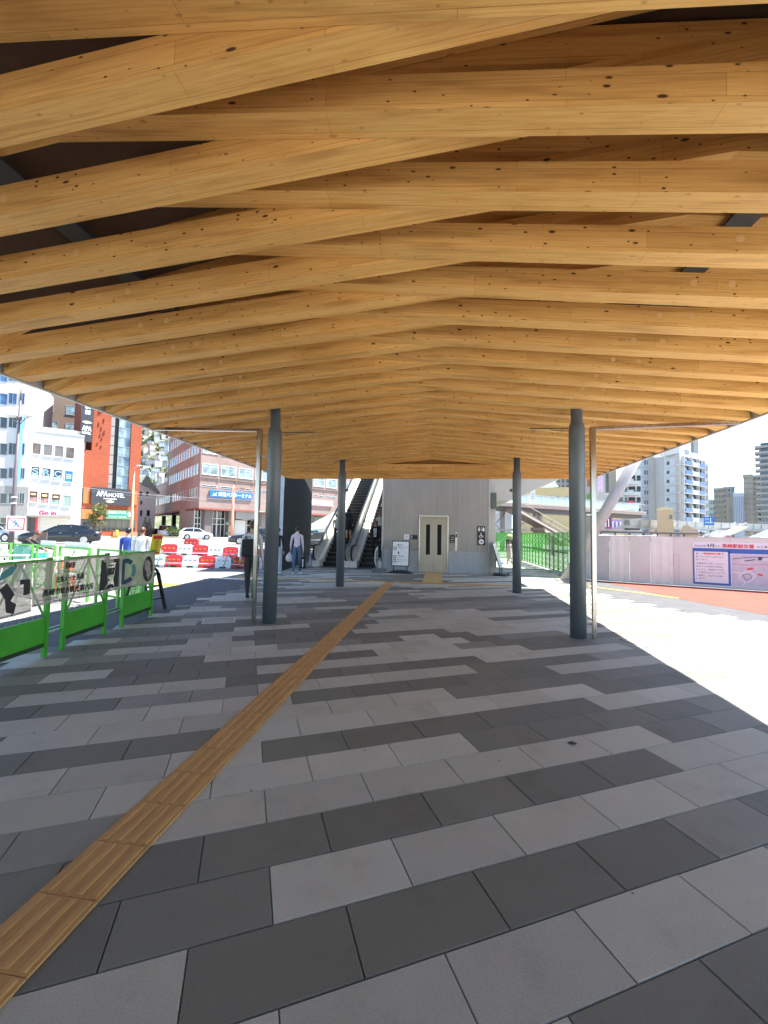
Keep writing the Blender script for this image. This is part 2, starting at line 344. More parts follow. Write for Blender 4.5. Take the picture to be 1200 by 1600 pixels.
for r in range(-30, 110):
    v0 = 1.148+WP*r; off = .745 if r % 2 == 0 else .44; known = ROWS.get(r, {}); tone = 'L'; run = 0
    for k in range(-30, 50):
        if run <= 0: tone = rng.choice('LLLMDDLMD'); run = rng.randint(2, 5)
        run -= 1
        t = known.get(k, tone)
        u0 = off+LP*k; um, vm = u0+LP/2, v0+WP/2
        X, Y = CA*um-SA*vm, SA*um+CA*vm
        if not inside(X, Y, PAVE) or X < -9 or Y > 30: continue
        g = .0022; c = .0035; z = rng.uniform(-.0008, .0008)
        def P(u, v, zz): return (CA*u-SA*v, SA*u+CA*v, zz)
        a0, a1, b0, b1 = u0+g, u0+LP-g, v0+g, v0+WP-g
        top = [P(a0+c, b0+c, z), P(a1-c, b0+c, z), P(a1-c, b1-c, z), P(a0+c, b1-c, z)]
        low = [P(a0, b0, z-.004), P(a1, b0, z-.004), P(a1, b1, z-.004), P(a0, b1, z-.004)]
        dn = [P(a0, b0, -.03), P(a1, b0, -.03), P(a1, b1, -.03), P(a0, b1, -.03)]
        fs = [(0, 1, 2, 3)]+[(4+i, 4+(i+1) % 4, (i+1) % 4, i) for i in range(4)]+[(8+i, 8+(i+1) % 4, 4+(i+1) % 4, 4+i) for i in range(4)]
        mb.add(top+low+dn, fs, 'LMD'.index(t))
tag(mb.build('pavement', PAV), kind='structure')

def sheet(name, poly, z, m):
    b = MB(); n = len(poly); b.add([(x, y, z) for x, y in poly], [tuple(range(n))]); b.add([(x, y, z-.03) for x, y in poly], [])
    return tag(b.build(name, m), kind='structure')
def stroke(mb, pts, w, z, mi=0, zf=None):
    for (x0, y0), (x1, y1) in zip(pts[:-1], pts[1:]):
        d = Vector((x1-x0, y1-y0)).normalized(); nx_, ny_ = -d.y*w/2, d.x*w/2
        z0 = z+(gz(x0, y0)+.016 if zf else 0); z1 = z+(gz(x1, y1)+.016 if zf else 0)
        mb.quad((x0-nx_, y0-ny_, z0), (x1-nx_, y1-ny_, z1), (x1+nx_, y1+ny_, z1), (x0+nx_, y0+ny_, z0), mi)

# tactile paving: raised-bar tiles along the walkway, a crossing run and the pad by the lift
TAC = mat('tactile_tile', (.55, .31, .10), .7, var=.16, scale=3.5, bump=.3, bscale=120, stretch=(9, 1, 1))
TACY = mat('tactile_tile_pale', (.60, .40, .15), .7, var=.15, scale=4, bump=.2)
mb = MB()
def tile(x0, y0, w, l, along_y, mi, zt=.007):
    mb.bbox(x0+.0015, x0+w-.0015, y0+.0015, y0+l-.0015, -.01, zt, .002, mi)
    nb = 4
    for i in range(nb):
        if along_y:
            xa = x0+w*(i+.5)/nb-.017; mb.prism([(xa, y0+.012, zt), (xa+.034, y0+.012, zt), (xa+.027, y0+.012, zt+.005), (xa+.007, y0+.012, zt+.005)], (0, l-.024, 0), mi)
        else:
            ya = y0+l*(i+.5)/nb-.017; mb.prism([(x0+.012, ya, zt), (x0+.012, ya+.034, zt), (x0+.012, ya+.027, zt+.005), (x0+.012, ya+.007, zt+.005)], (w-.024, 0, 0), mi)
for k in range(-13, 39): tile(-1.668, 1.618+.299*k, .287, .299, True, 0)
for k in range(0, 13): tile(-1.381+.299*k, 13.12, .299, .29, False, 0)
for k in range(0, 17): tile(-1.668-.299*(k+1), 13.2, .299, .2, False, 1)
for j in range(0, 12):
    for i in range(2): tile(-.50+.325*i, 13.45+.299*j, .322, .299, True, 1)
tag(mb.build('tactile_paving', [TAC, TACY]), kind='structure')
YEL = mat('yellow_road_paint', (.72, .50, .06), .7, var=.15, scale=5)
WHT = mat('white_road_paint', (.75, .75, .73), .7, var=.18, scale=4)
RED = mat('red_road_coating', (.33, .10, .075), .95, spec=.1, var=.12, scale=1.2, bump=.3, bscale=150)
sheet('red_pavement', [(5.75, 15.75), (5.98, 14.4), (6.1, 13.2), (6.22, 12.1), (6.5, 10.9), (6.9, 9.7), (7.6, 8.6), (8.8, 7.0), (11, 5.0), (16, 1.6), (22, 1.2), (22, 9.1), (10, 14.02)], -.010, RED)
mb = MB()
stroke(mb, [tuple(gr(*q)[:2]) for q in [(858, 905), (893, 911), (930, 917), (985, 924), (1060, 934)]], .12, -.006)
stroke(mb, [tuple(gr(*q)[:2]) for q in [(822, 884), (846, 893), (873, 902)]], .33, -.006)
stroke(mb, [tuple(gr(*q)[:2]) for q in [(836, 905), (862, 913), (896, 924)]], .33, -.006)
stroke(mb, [tuple(gr(*q)[:2]) for q in [(240, 911), (258, 913), (276, 915)]], .35, -.006)
tag(mb.build('yellow_marking', YEL), kind='structure')
mb = MB()
stroke(mb, [tuple(gr(*q)[:2]) for q in [(246, 897), (330, 903), (392, 906), (440, 903)]], .10, -.006)
for y in (852, 856):
    stroke(mb, [tuple(gr(x, y, .40)[:2]) for x in (100, 180, 260, 340, 400)], .15, .41)
for i in range(7):   # zebra crossing over the side street
    a = at(214+11*i, 847.5, 44); bq = at(222+11*i, 843.5, 52)
    mb.quad((a.x-.45, a.y, .412), (a.x+.45, a.y, .412), (bq.x+.45, bq.y, .412), (bq.x-.45, bq.y, .412))
tag(mb.build('white_marking', WHT), kind='structure')

sheet('asphalt_shade_and_band', [(-4.9, -3), (-4.9, 5), (-5.0, 7), (-5.2, 9), (-5.3, 12), (-5.9, 13.2), (-7.4, 13.0), (-7.3, 9), (-7.1, 7.0), (-7.0, 3), (-7, -3)], -.012, mat('shade_and_band_asphalt', (.105, .105, .108), .85, var=.22, scale=2.5, bump=.5, bscale=240))  # canopy shade put into a darker asphalt colour, outer edge along the shadow line
sheet('bounce_plaza', [(-16, 2.4), (-16, -15), (30, -15), (30, .6), (16, 1.2), (8.9, 6.3), (6.5, 8.5), (5.6, 6.0), (4.6, 4.2), (3.4, 2.0), (3.0, -3.6), (-5.05, -3.6), (-5.05, 2.4)], -.009, mat('bounce_concrete', (.66, .65, .62), .8, var=.08, scale=1.5))  # unseen pale ground added out of view to bounce light onto the ceiling
sheet('asphalt_shade_and_band', [(4.1, 13.3), (4.25, 12), (4.65, 10.4), (5.5, 9.3), (6.2, 8.4), (6.6, 8.2), (7.6, 8.5), (6.9, 9.6), (6.5, 10.8), (6.22, 12.0), (6.1, 13.1), (5.98, 14.3), (5.75, 15.6), (5.1, 17), (4.3, 17)], -.013, mat('shade_and_band_asphalt', (.105, .105, .108)))
# service covers set into the paving
for nm, q, lab, dk in (('access_cover', [(316, 972), (345, 965), (368, 967), (340, 974)], 'flush access cover with pale edging beside the drain pipe near the green fence', 0),
                    ('access_cover', [(968, 999), (1000, 997), (1032, 1011), (1005, 1010)], 'flush access cover with dark edging in the sunlit paving', 1)):
    u0 = min(CA*gr(*p).x+SA*gr(*p).y for p in q); u1 = max(CA*gr(*p).x+SA*gr(*p).y for p in q)
    v0 = min(-SA*gr(*p).x+CA*gr(*p).y for p in q); v1 = max(-SA*gr(*p).x+CA*gr(*p).y for p in q)
    t = thing(nm, lab, 'access cover', (CA*(u0+u1)/2-SA*(v0+v1)/2, SA*(u0+u1)/2+CA*(v0+v1)/2, 0), PA, 'access covers in the paving')
    a, c_ = (u1-u0)/2, (v1-v0)/2; f = MB(); w = .016
    for b_ in ((-a, a, -c_, -c_+w), (-a, a, c_-w, c_), (-a, -a+w, -c_+w, c_-w), (a-w, a, -c_+w, c_-w)): f.box(*b_, -.01, .004)
    f.build('frame', mat('zinc_edge', (.60, .60, .58), .4, .3) if not dk else mat('dark_edge', (.05, .05, .05), .5, .4), t)
    MB().box(-a+w+.004, a-w-.004, -c_+w+.004, c_-w-.004, -.01, .0025).build('lid', PAV[0], t)
lf = MB(); lf.add([(0, 0, .004), (.035, .012, .012), (.075, -.004, .006), (.05, -.03, .010), (.012, -.024, .004)], [(0, 1, 2, 3, 4)])
tag(lf.build('fallen_leaf', mat('dry_leaf', (.06, .05, .04), .8), loc=gr(886, 1161)), 'small dark dry leaf lying on a pale paving slab', 'leaf')

# ------------------------------------------------------------------ canopy
X0 = -.28
xl = lambda Y: 5.14+.05*(Y-6.7)
xr = lambda Y: 4.54+.05*(Y-6.7)
zel = lambda Y: EYE+.354*xl(Y)
zer = lambda Y: EYE+.393*xr(Y)
zr = lambda Y: 3.80+.02*(Y-6.7)
lowL = lambda X, Y: zel(Y)+(zr(Y)-zel(Y))/(xl(Y)+X0)*(X+xl(Y))
lowR = lambda X, Y: zer(Y)+(zr(Y)-zer(Y))/(xr(Y)-X0)*(xr(Y)-X)
canopy = thing('canopy', 'long timber canopy on steel columns over the walkway', 'canopy', (0, 6.5, 0))
KIDS = canopy
def part(mb, name, m):
    o = mb.build(name, m, canopy); o.matrix_parent_inverse = Matrix.Translation((0, -6.5, 0)); return o
def rib(mb, pts, y0, w, d, uo):
    """bent rectangular member: pts = lower edge (x, z) list, running in x; grain UV along it"""
    n = len(pts); L = [0]
    for i in range(1, n): L.append(L[-1]+hypot(pts[i][0]-pts[i-1][0], pts[i][1]-pts[i-1][1]))
    vs = []
    for x, z in pts: vs += [(x, y0, z), (x, y0+w, z), (x, y0+w, z+d), (x, y0, z+d)]
    prof = [0, w, w+d, w+d+w, w+d+w+d]; fs = []; uvs = []
    # faces: bottom (v 0..w), back, top, front (front gets v > w so that it carries knots)
    vv = {0: (0, w), 1: (.9, .9+d), 2: (1.6, 1.6+w), 3: (.20+d, .20)}
    for i in range(n-1):
        for j in range(4):
            a, b_ = 4*i+j, 4*i+(j+1) % 4
            fs.append((a, a+4, b_+4, b_)); p, q = vv[j]
            uvs.append([(L[i]+uo, p), (L[i+1]+uo, p), (L[i+1]+uo, q), (L[i]+uo, q)])
    fs += [(0, 1, 2, 3), (4*n-1, 4*n-2, 4*n-3, 4*n-4)]; uvs += [[(uo, 0), (uo+.1, 0), (uo+.1, .1), (uo, .1)]]*2
    if pts[-1][0] < pts[0][0]: fs = [f[::-1] for f in fs]; uvs = [u[::-1] for u in uvs]
    mb.add(vs, fs, 0, False, uvs)
PITCH = .513; BW = .15; BD = .19; rr = random.Random(11)
def upper(xe, ze, sgn, Y, low):
    """upper chord from the eave, curving up from the lower chord and running to the ridge"""
    pts = []; 
    for t in (.02, .3, .5, .75, 1.0, 1.35, 1.8, 2.6, 3.6, 5.0, 6.3):
        X = xe-sgn*t; pts.append((X, low(X, Y)+.40*(1-exp(-((t-.02)/.85)**1.3))))
    return pts
PLUG = mat('wood_plug', (.74, .46, .19), .6, var=.08, scale=12)
for k in range(-2, 23):
    Y = 1.955+PITCH*k
    if Y+.3 > 13.4: break
    e = 3.0
    b1 = MB(); jit = rr.uniform(-.003, .003)
    rib(b1, [(xr(Y)-.02, lowR(xr(Y)-.02, Y)+jit), (1.5, lowR(1.5, Y)+jit), (X0-e, lowR(X0-e, Y)+jit)], Y, BW, BD, rr.uniform(0, 40))
    for xp in (2.02, 2.30): zp = lowR(xp, Y)+.105; b1.add([(xp+.027*cos(q), Y-.0015, zp+.027*sin(q)) for q in np.linspace(0, 2*pi, 17)[:-1]], [tuple(range(16))], 1)
    part(b1, 'rafter', [WOOD, PLUG])
    Y2 = Y+BW+.002; b2 = MB(); jit = rr.uniform(-.003, .003)
    rib(b2, [(-xl(Y2)+.02, lowL(-xl(Y2)+.02, Y2)+jit), (-2, lowL(-2, Y2)+jit), (X0+e, lowL(X0+e, Y2)+jit)], Y2, BW, BD, rr.uniform(0, 40))
    for xp in (-2.70, -2.98): zp = lowL(xp, Y2)+.105; b2.add([(xp+.027*cos(q), Y2-.0015, zp+.027*sin(q)) for q in np.linspace(0, 2*pi, 17)[:-1]], [tuple(range(16))], 1)
    part(b2, 'rafter', [WOOD, PLUG])
    b3 = MB(); rib(b3, upper(-xl(Y), zel(Y), -1, Y, lowL), Y+.002, BW-.004, .2, rr.uniform(0, 40)); part(b3, 'upper_rafter', WOOD)
    b4 = MB(); rib(b4, upper(xr(Y2), zer(Y2), 1, Y2, lowR), Y2+.002, BW-.004, .2, rr.uniform(0, 40)); part(b4, 'upper_rafter', WOOD)
YE = 13.55; YB = -15.0
# last member closing the end
b = MB(); rib(b, [(-xl(13.3)+.06, 3.52), (-xl(13.3)+.30, 3.415), (-xl(13.3)+.55, 3.385), (X0, 3.375), (xr(13.3)-.02, 3.365)], 13.30, .14, .26, 3.3); part(b, 'end_beam', WOOD)
b = MB(); rib(b, [(-xl(13.3)+.06, 3.60), (X0, 3.55), (xr(13.3)-.02, 3.55)], 13.02, .14, .24, 9.3); part(b, 'end_beam', WOOD)
b = MB(); b.box(-xl(13.3)+.1, xr(13.3)-.1, 13.442, 13.50, 3.6, 4.5); part(b, 'end_board', WOOD)
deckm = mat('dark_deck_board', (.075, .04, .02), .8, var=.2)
roofm = mat('roof_sheet', (.42, .43, .44), .5, .2)
b = MB()
def rp(X, Y, up): return (X, Y, up)
def roof(Y): return [(-xl(Y)-.02, Y, zel(Y)+.24), (X0, Y, zr(Y)+.80), (xr(Y)+.02, Y, zer(Y)+.24)]
A0, A1 = roof(YB), roof(YE)
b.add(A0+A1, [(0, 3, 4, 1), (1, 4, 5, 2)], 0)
up_ = lambda P: [(x, y, z+.06) for x, y, z in P]
b.add(up_(A0)+up_(A1), [(0, 1, 4, 3), (1, 2, 5, 4)], 1)
b.add(A1+up_(A1), [(0, 3, 4, 1), (1, 4, 5, 2)], 1); b.add(A0+up_(A0), [(0, 1, 4, 3), (1, 2, 5, 4)], 1)
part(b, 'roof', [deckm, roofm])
fas = mat('fascia_metal', (.50, .51, .52), .42, .35, var=.06)
for s in (-1, 1):
    b = MB(); x_ = xl if s < 0 else xr; z_ = zel if s < 0 else zer
    for Ya, Yb in ((YB, 2.0), (2.0, 8.0), (8.0, YE)):
        o = Vector((s*x_(Ya), Ya, z_(Ya)-.012)); e = Vector((s*x_(Yb), Yb, z_(Yb)-.012))
        b.obox(o, e-o, (s*.045, 0, 0), (0, 0, .29))
    part(b, 'fascia', fas)
b = MB()
b.box(-xl(YE), xr(YE), YE, YE+.05, 3.60, 3.86); part(b, 'end_fascia', fas)
stl = mat('grey_steel_paint', (.12, .145, .16), .42, .25, var=.07, scale=3)
dst = mat('dark_steel_paint', (.06, .068, .075), .5, .2)
for X in (-2.83, 2.15):
    b = MB(); z = 3.84
    b.box(X-.1, X+.1, YB+.3, 13.1, z, z+.014); b.box(X-.007, X+.007, YB+.3, 13.1, z+.014, z+.28); b.box(X-.1, X+.1, YB+.3, 13.1, z+.28, z+.294)
    part(b, 'girder', mat('girder_dark_paint', (.03, .037, .042), .5, .2))
alu = mat('stainless', (.46, .44, .41), .22, 1.0, var=.25, scale=2, stretch=(8, 8, .6))
for X, Ys in ((-2.83, (1.70, 6.74, 11.78)), (2.15, (1.70, 6.74, 11.72))):
    for Y in Ys:
        s = -1 if X < 0 else 1
        b = MB(); zt = 3.36; n = 28
        b.tube([(X, Y, 0), (X, Y, zt-.12), (X, Y, zt-.06), (X, Y, zt), (X, Y, zt+.012), (X, Y, 3.84)], [.118, .118, .113, .090, .087, .087], n)
        b.cyl((X, Y, -.01), (X, Y, .012), .127, n)
        c = part(b, 'column', stl)
        if Y < 3: continue
        if Y > 10: 
            r_ = MB(); r_.box(X-s*.19, X-s*.13, Y-.02, Y+.02, 2.78, 2.86); q = part(r_, 'bracket', dst); continue
        r_ = MB(); zz = 3.27
        r_.cyl((X-s*.13, Y, zz), (X-s*.72, Y, zz+.005), .009, 8); r_.cyl((X-s*.13, Y, zz-.045), (X-s*.42, Y, zz-.02), .005, 6)
        for xx in (.22, .66):
            r_.tube([(X-s*xx, Y, zz-.008)]+[(X-s*xx+.022*sin(a), Y, zz-.035+.022*cos(a)) for a in np.linspace(.2, 2*pi-.2, 9)], .003, 6)
        part(r_, 'hanging_rod', dst)
        # square stainless rain pipe standing beside the column, with its arm out to the eave
        px = X+s*(.28 if s < 0 else .235); p = MB()
        xe = -xl(Y)+.02 if s < 0 else xr(Y)-.02
        zp = 3.32 if s < 0 else 3.26
        p.tube([(px, Y, 0), (px, Y, zp), (xe, Y, zp+.06)], [.037, .044, .037], 4, sq=True)
        for zz in (.26, 1.9, 2.86): p.box(min(px, X+s*.13), max(px, X+s*.13), Y-.012, Y+.012, zz-.012, zz+.012)
        pp = part(p, 'rain_pipe', alu)
# ------------------------------------------------------------------ lift building
CONC = mat('lift_wall_panel', (.34, .31, .265), .72, var=.10, scale=1.6, bump=.15, bscale=300, stretch=(1, 1, .35))
CONC2 = mat('plinth_concrete', (.36, .38, .38), .6, var=.13, scale=2.0, bump=.15, stretch=(1.5, 1.5, .3))
JNT = mat('joint_trim', (.46, .445, .41), .45, .3)
STN = mat('brushed_steel_door', (.36, .335, .30), .33, .95, var=.05, scale=.9, stretch=(5, 1, .25), rvar=.05)
BLK = mat('black_plastic', (.012, .012, .013), .4, var=.2)
SGW = mat('sign_white', (.80, .80, .78), .5, var=.03)
SGB = mat('sign_black', (.018, .017, .017), .45, var=.1)
DGL = mat('dark_door_glass', (.010, .011, .011), .35, spec=.15)
LY = 17.12; LXL, LXR = -2.33, 2.07
t = thing('lift_building', 'grey panelled lift tower with a steel lift door at the end of the canopy', 'building', (0, LY+2, 0))
T = Matrix.Translation((0, -LY-2, 0))
def lp(mb, name, m, par=None):
    o = mb.build(name, m, t if par is None else par); o.matrix_parent_inverse = T if par is None else Matrix.Identity(4); return o
dx0, dx1, dzt = -.80, .42, 2.30
b = MB()
# wall in front round the door opening, then sides and back
b.box(LXL, dx0, LY, LY+.3, .85, 7.5); b.box(dx1, LXR, LY, LY+.3, .85, 7.5); b.box(dx0, dx1, LY, LY+.3, dzt, 7.5)
b.box(LXL, LXL+.3, LY+.3, LY+5, 0, 7.5); b.box(LXR-.3, LXR, LY+.3, LY+5, 0, 7.5); b.box(LXL+.3, LXR-.3, LY+4.7, LY+5, 0, 7.5)
b.box(LXL+.3, LXR-.3, LY+.3, LY+4.7, 7.3, 7.5)
lp(b, 'wall', CONC)
for xa_, xb_ in ((LXL-.012, dx0), (dx1, LXR+.012)): b = MB(); b.box(xa_, xb_, LY-.012, LY+.3, 0, .85); lp(b, 'plinth', CONC2)
b = MB()
for x in [-2.29, -1.93, -1.53, -1.14] + [-.19] + [.47, .87, 1.28, 1.68, 2.03]:
    z0 = .87 if not (dx0 < x < dx1) else dzt+.06
    b.box(x-.008, x+.008, LY-.008, LY+.01, z0, 7.4)
b.box(LXL+.01, dx0-.05, LY-.022, LY+.01, .85, .868); b.box(dx1+.05, LXR-.01, LY-.022, LY+.01, .85, .868)
lp(b, 'joint', JNT)
for x in (LXL-.03, LXR-.05): b = MB(); b.box(x, x+.08, LY-.03, LY+.06, .86, 7.45); lp(b, 'corner_trim', JNT)
b = MB(); b.box(dx0, dx0+.05, LY-.05, LY+.29, 0, dzt); b.box(dx1-.05, dx1, LY-.05, LY+.29, 0, dzt); b.box(dx0, dx1, LY-.05, LY+.29, dzt, dzt+.05); lp(b, 'door_frame', alu)
xm = (dx0+dx1)/2
for s in (-1, 1):
    xa, xb = (dx0+.05, xm-.004) if s < 0 else (xm+.004, dx1-.05)
    d = MB(); c = (xa+xb)/2+s*(-.0); w = .085
    c = xm+s*.235
    y0, y1 = LY+.12, LY+.16; za, zb = .72, 1.98
    d.box(xa, c-w, y0, y1, .02, dzt); d.box(c+w, xb, y0, y1, .02, dzt); d.box(c-w, c+w, y0, y1, .02, za); d.box(c-w, c+w, y0, y1, zb, dzt)
    dd = lp(d, 'door', STN)
    g = MB(); g.box(c-w, c+w, y0+.012, y1-.005, za, zb); gl = g.build('window', DGL, dd)
b = MB(); b.box(dx0, dx1, LY-.05, LY+.29, -.01, .018); lp(b, 'sill', alu)
b = MB(); b.bbox(.685, .775, LY-.02, LY+.01, .90, 1.66, .004); b.box(.70, .76, LY-.024, LY-.02, 1.45, 1.62, 1)
for z in (1.02, 1.12, 1.22, 1.32): b.cyl((.73, LY-.028, z), (.73, LY-.02, z), .014, 10, 1)
lp(b, 'call_panel', [alu, BLK])

def board(name, lab, cat, x0, x1, z0, z1, y, mats, draw, group=None):
    t_ = MB(); t_.bbox(x0, x1, y-.018, y+.005, z0, z1, .002, 0); draw(t_, y-.0195)
    return tag(t_.build(name, mats), lab, cat, group)
EX, EZ = (1, 0, 0), (0, 0, 1)
def disc(mb, cx, cz, r, y, mi, n=24, sx=1):
    mb.add([(cx+sx*r*cos(2*pi*i/n), y, cz+r*sin(2*pi*i/n)) for i in range(n)], [tuple(range(n))], mi)
def poly(mb, pts, y, mi): mb.add([(x, y, z) for x, z in pts], [tuple(range(len(pts)))], mi)
def toilet(mb, y):
    cx, cz = 1.735, 1.82
    for dx, sk in ((-.085, 1), (.085, 0)):
        disc(mb, cx+dx, cz+.055, .022, y, 1)
        if sk: poly(mb, [(cx+dx-.02, cz+.03), (cx+dx-.055, cz-.05), (cx+dx-.02, cz-.05), (cx+dx-.02, cz-.10), (cx+dx+.02, cz-.10), (cx+dx+.02, cz-.05), (cx+dx+.055, cz-.05), (cx+dx+.02, cz+.03)], y, 1)
        else: poly(mb, [(cx+dx-.045, cz+.03), (cx+dx-.045, cz-.05), (cx+dx-.025, cz-.10), (cx+dx+.025, cz-.10), (cx+dx+.045, cz-.05), (cx+dx+.045, cz+.03)], y, 1)
    poly(mb, [(cx-.006, cz-.10), (cx+.006, cz-.10), (cx+.006, cz+.08), (cx-.006, cz+.08)], y, 1)
    # wheelchair
    c2 = 1.545; disc(mb, cx-.01, c2+.09, .022, y, 1)
    poly(mb, [(cx-.025, c2+.065), (cx+.005, c2+.065), (cx+.005, c2+.01), (cx+.06, c2+.01), (cx+.085, c2-.06), (cx+.06, c2-.06), (cx+.045, c2-.02), (cx-.025, c2-.02)], y, 1)
    a = [(cx-.02+.065*cos(q), c2-.035+.065*sin(q)) for q in np.linspace(2.0, 5.6, 14)]; b_ = [(cx-.02+.045*cos(q), c2-.035+.045*sin(q)) for q in np.linspace(5.6, 2.0, 14)]
    for i in range(13): poly(mb, [a[i], a[i+1], b_[12-i], b_[13-i]], y, 1)
    # arrow in a disc
    c3 = 1.30; disc(mb, cx, c3, .105, y, 1)
    poly(mb, [(cx-.06, c3+.014), (cx+.01, c3+.014), (cx+.01, c3+.05), (cx+.065, c3), (cx+.01, c3-.05), (cx+.01, c3-.014), (cx-.06, c3-.014)], y-.001, 0)
board('toilet_sign', 'tall black toilet sign with white figures, wheelchair and arrow on the lift wall', 'sign', 1.58, 1.89, 1.16, 1.94, LY-.01, [SGB, SGW], toilet)
def floors(mb, y):
    for i, s in enumerate(('改札', '連絡通路', '地上')):
        letters(mb, s, (.515, y, 1.44-.09*i), EX, EZ, .13, .045, 1, n=(0, -1, 0))
board('floor_sign', 'small black floor sign with white lines right of the lift door', 'sign', .475, .675, 1.235, 1.56, LY-.01, [SGB, SGW], floors)
def ntc(mb, y):
    for i in range(4): mb.box(-1.39, -1.27, y-.001, y, 1.40+.03*i, 1.408+.03*i, 1)
    disc(mb, -1.245, 1.45, .015, y, 1)
board('notice', 'small white paper notice on the lift wall above the sign stand', 'notice', -1.425, -1.205, 1.335, 1.55, LY-.01, [SGW, mat('ink_red', (.5, .2, .15))], ntc)
def ntb(mb, y):
    mb.box(-1.14, -1.06, y-.001, y, 1.37, 1.50, 1); mb.box(-1.13, -1.07, y-.002, y-.001, 1.39, 1.42, 0)
board('notice', 'small black plate with a grey emblem beside the lift door', 'notice', -1.16, -.86, 1.345, 1.53, LY-.01, [SGB, mat('plate_grey', (.35, .35, .34))], ntb)

# beige raised flight joined to the tower, with the pale pillar at its corner
BEI = mat('cream_panel', (.55, .53, .45), .6, var=.06, scale=1.2)
t = thing('raised_walkway', 'cream-clad raised walkway reaching right from the lift tower', 'walkway', (4, 20, 0))
T = Matrix.Translation((-4, -20, 0))
b = MB(); yq = 17.5
b.prism([(2.1, yq, 2.98), (2.9, yq, 3.02), (4.6, yq, 3.80), (7.2, yq, 5.0), (8.3, yq, 5.3), (8.3, yq, 6.3), (2.1, yq, 6.3)], (0, 4.2, 0)); lp(b, 'deck', BEI)
b = MB(); b.box(-3.6, 6.1, 14.4, 20.6, 6.32, 6.9); lp(b, 'unseen_upper_deck', BEI)
b = MB(); b.box(-5.3, -3.603, 16.4, 23.5, 6.32, 6.9); lp(b, 'unseen_upper_deck', BEI)  # unseen deck strip added to keep sun off the dark wall
b = MB(); b.box(-2.3, 6.1, 14.36, 14.395, 6.3, 7.4); lp(b, 'parapet', BEI)
b = MB(); b.box(2.10, 2.32, 17.25, 17.47, 0, 6.4); b.box(2.10, 2.50, 19.8, 20.2, 0, 3.0); lp(b, 'pillar', BEI)
b = MB(); b.box(2.12, 2.33, 17.06, 17.24, 2.66, 3.30); lp(b, 'speaker_box', mat('green_grey_box', (.10, .12, .105), .5))
b = MB(); b.box(2.33, 4.0, 19.4, 19.5, 1.80, 1.87); lp(b, 'cross_rail', BEI)

# leaning pale column carrying the deck outside the canopy
t = thing('leaning_column', 'thick pale column leaning right beside the green gate', 'column', (4.52, 15.35, 0))
T = Matrix.Translation((-4.52, -15.35, 0))
PAL = mat('pale_column_paint', (.44, .43, .41), .5, var=.04)
b = MB(); b.tube([(4.46, 15.35, -.02), (7.79, 15.35, 6.0)], [.185, .185], 28); lp(b, 'shaft', PAL)
b = MB(); b.box(4.20, 4.78, 15.08, 15.62, -.02, .04); lp(b, 'base', PAL)

# dark free-standing wall left of the escalators
FA, FB = Vector((-6.15, 15.7, 0)), Vector((-6.98, 22.0, 0)); d = (FB-FA).normalized(); nn = Vector((-d.y, d.x, 0))
t = thing('screen_wall', 'tall dark grey free-standing wall left of the escalators', 'wall', FA)
T = Matrix.Translation(-FA)
b = MB(); b.obox(FA+nn*.002, FB-FA, nn*.18, (0, 0, 5.4)); lp(b, 'panel', mat('dark_wall_coat', (.045, .048, .045), .8, spec=.08, var=.07, scale=1.5))
b = MB(); b.obox(FA-d*.03+nn*(-.004), d*.03, nn*.19, (0, 0, 5.42)); lp(b, 'skylit_end_strip', mat('skylit_end_blue', (.36, .43, .50), .4))  # sky light on the wall's end put into the strip's pale blue

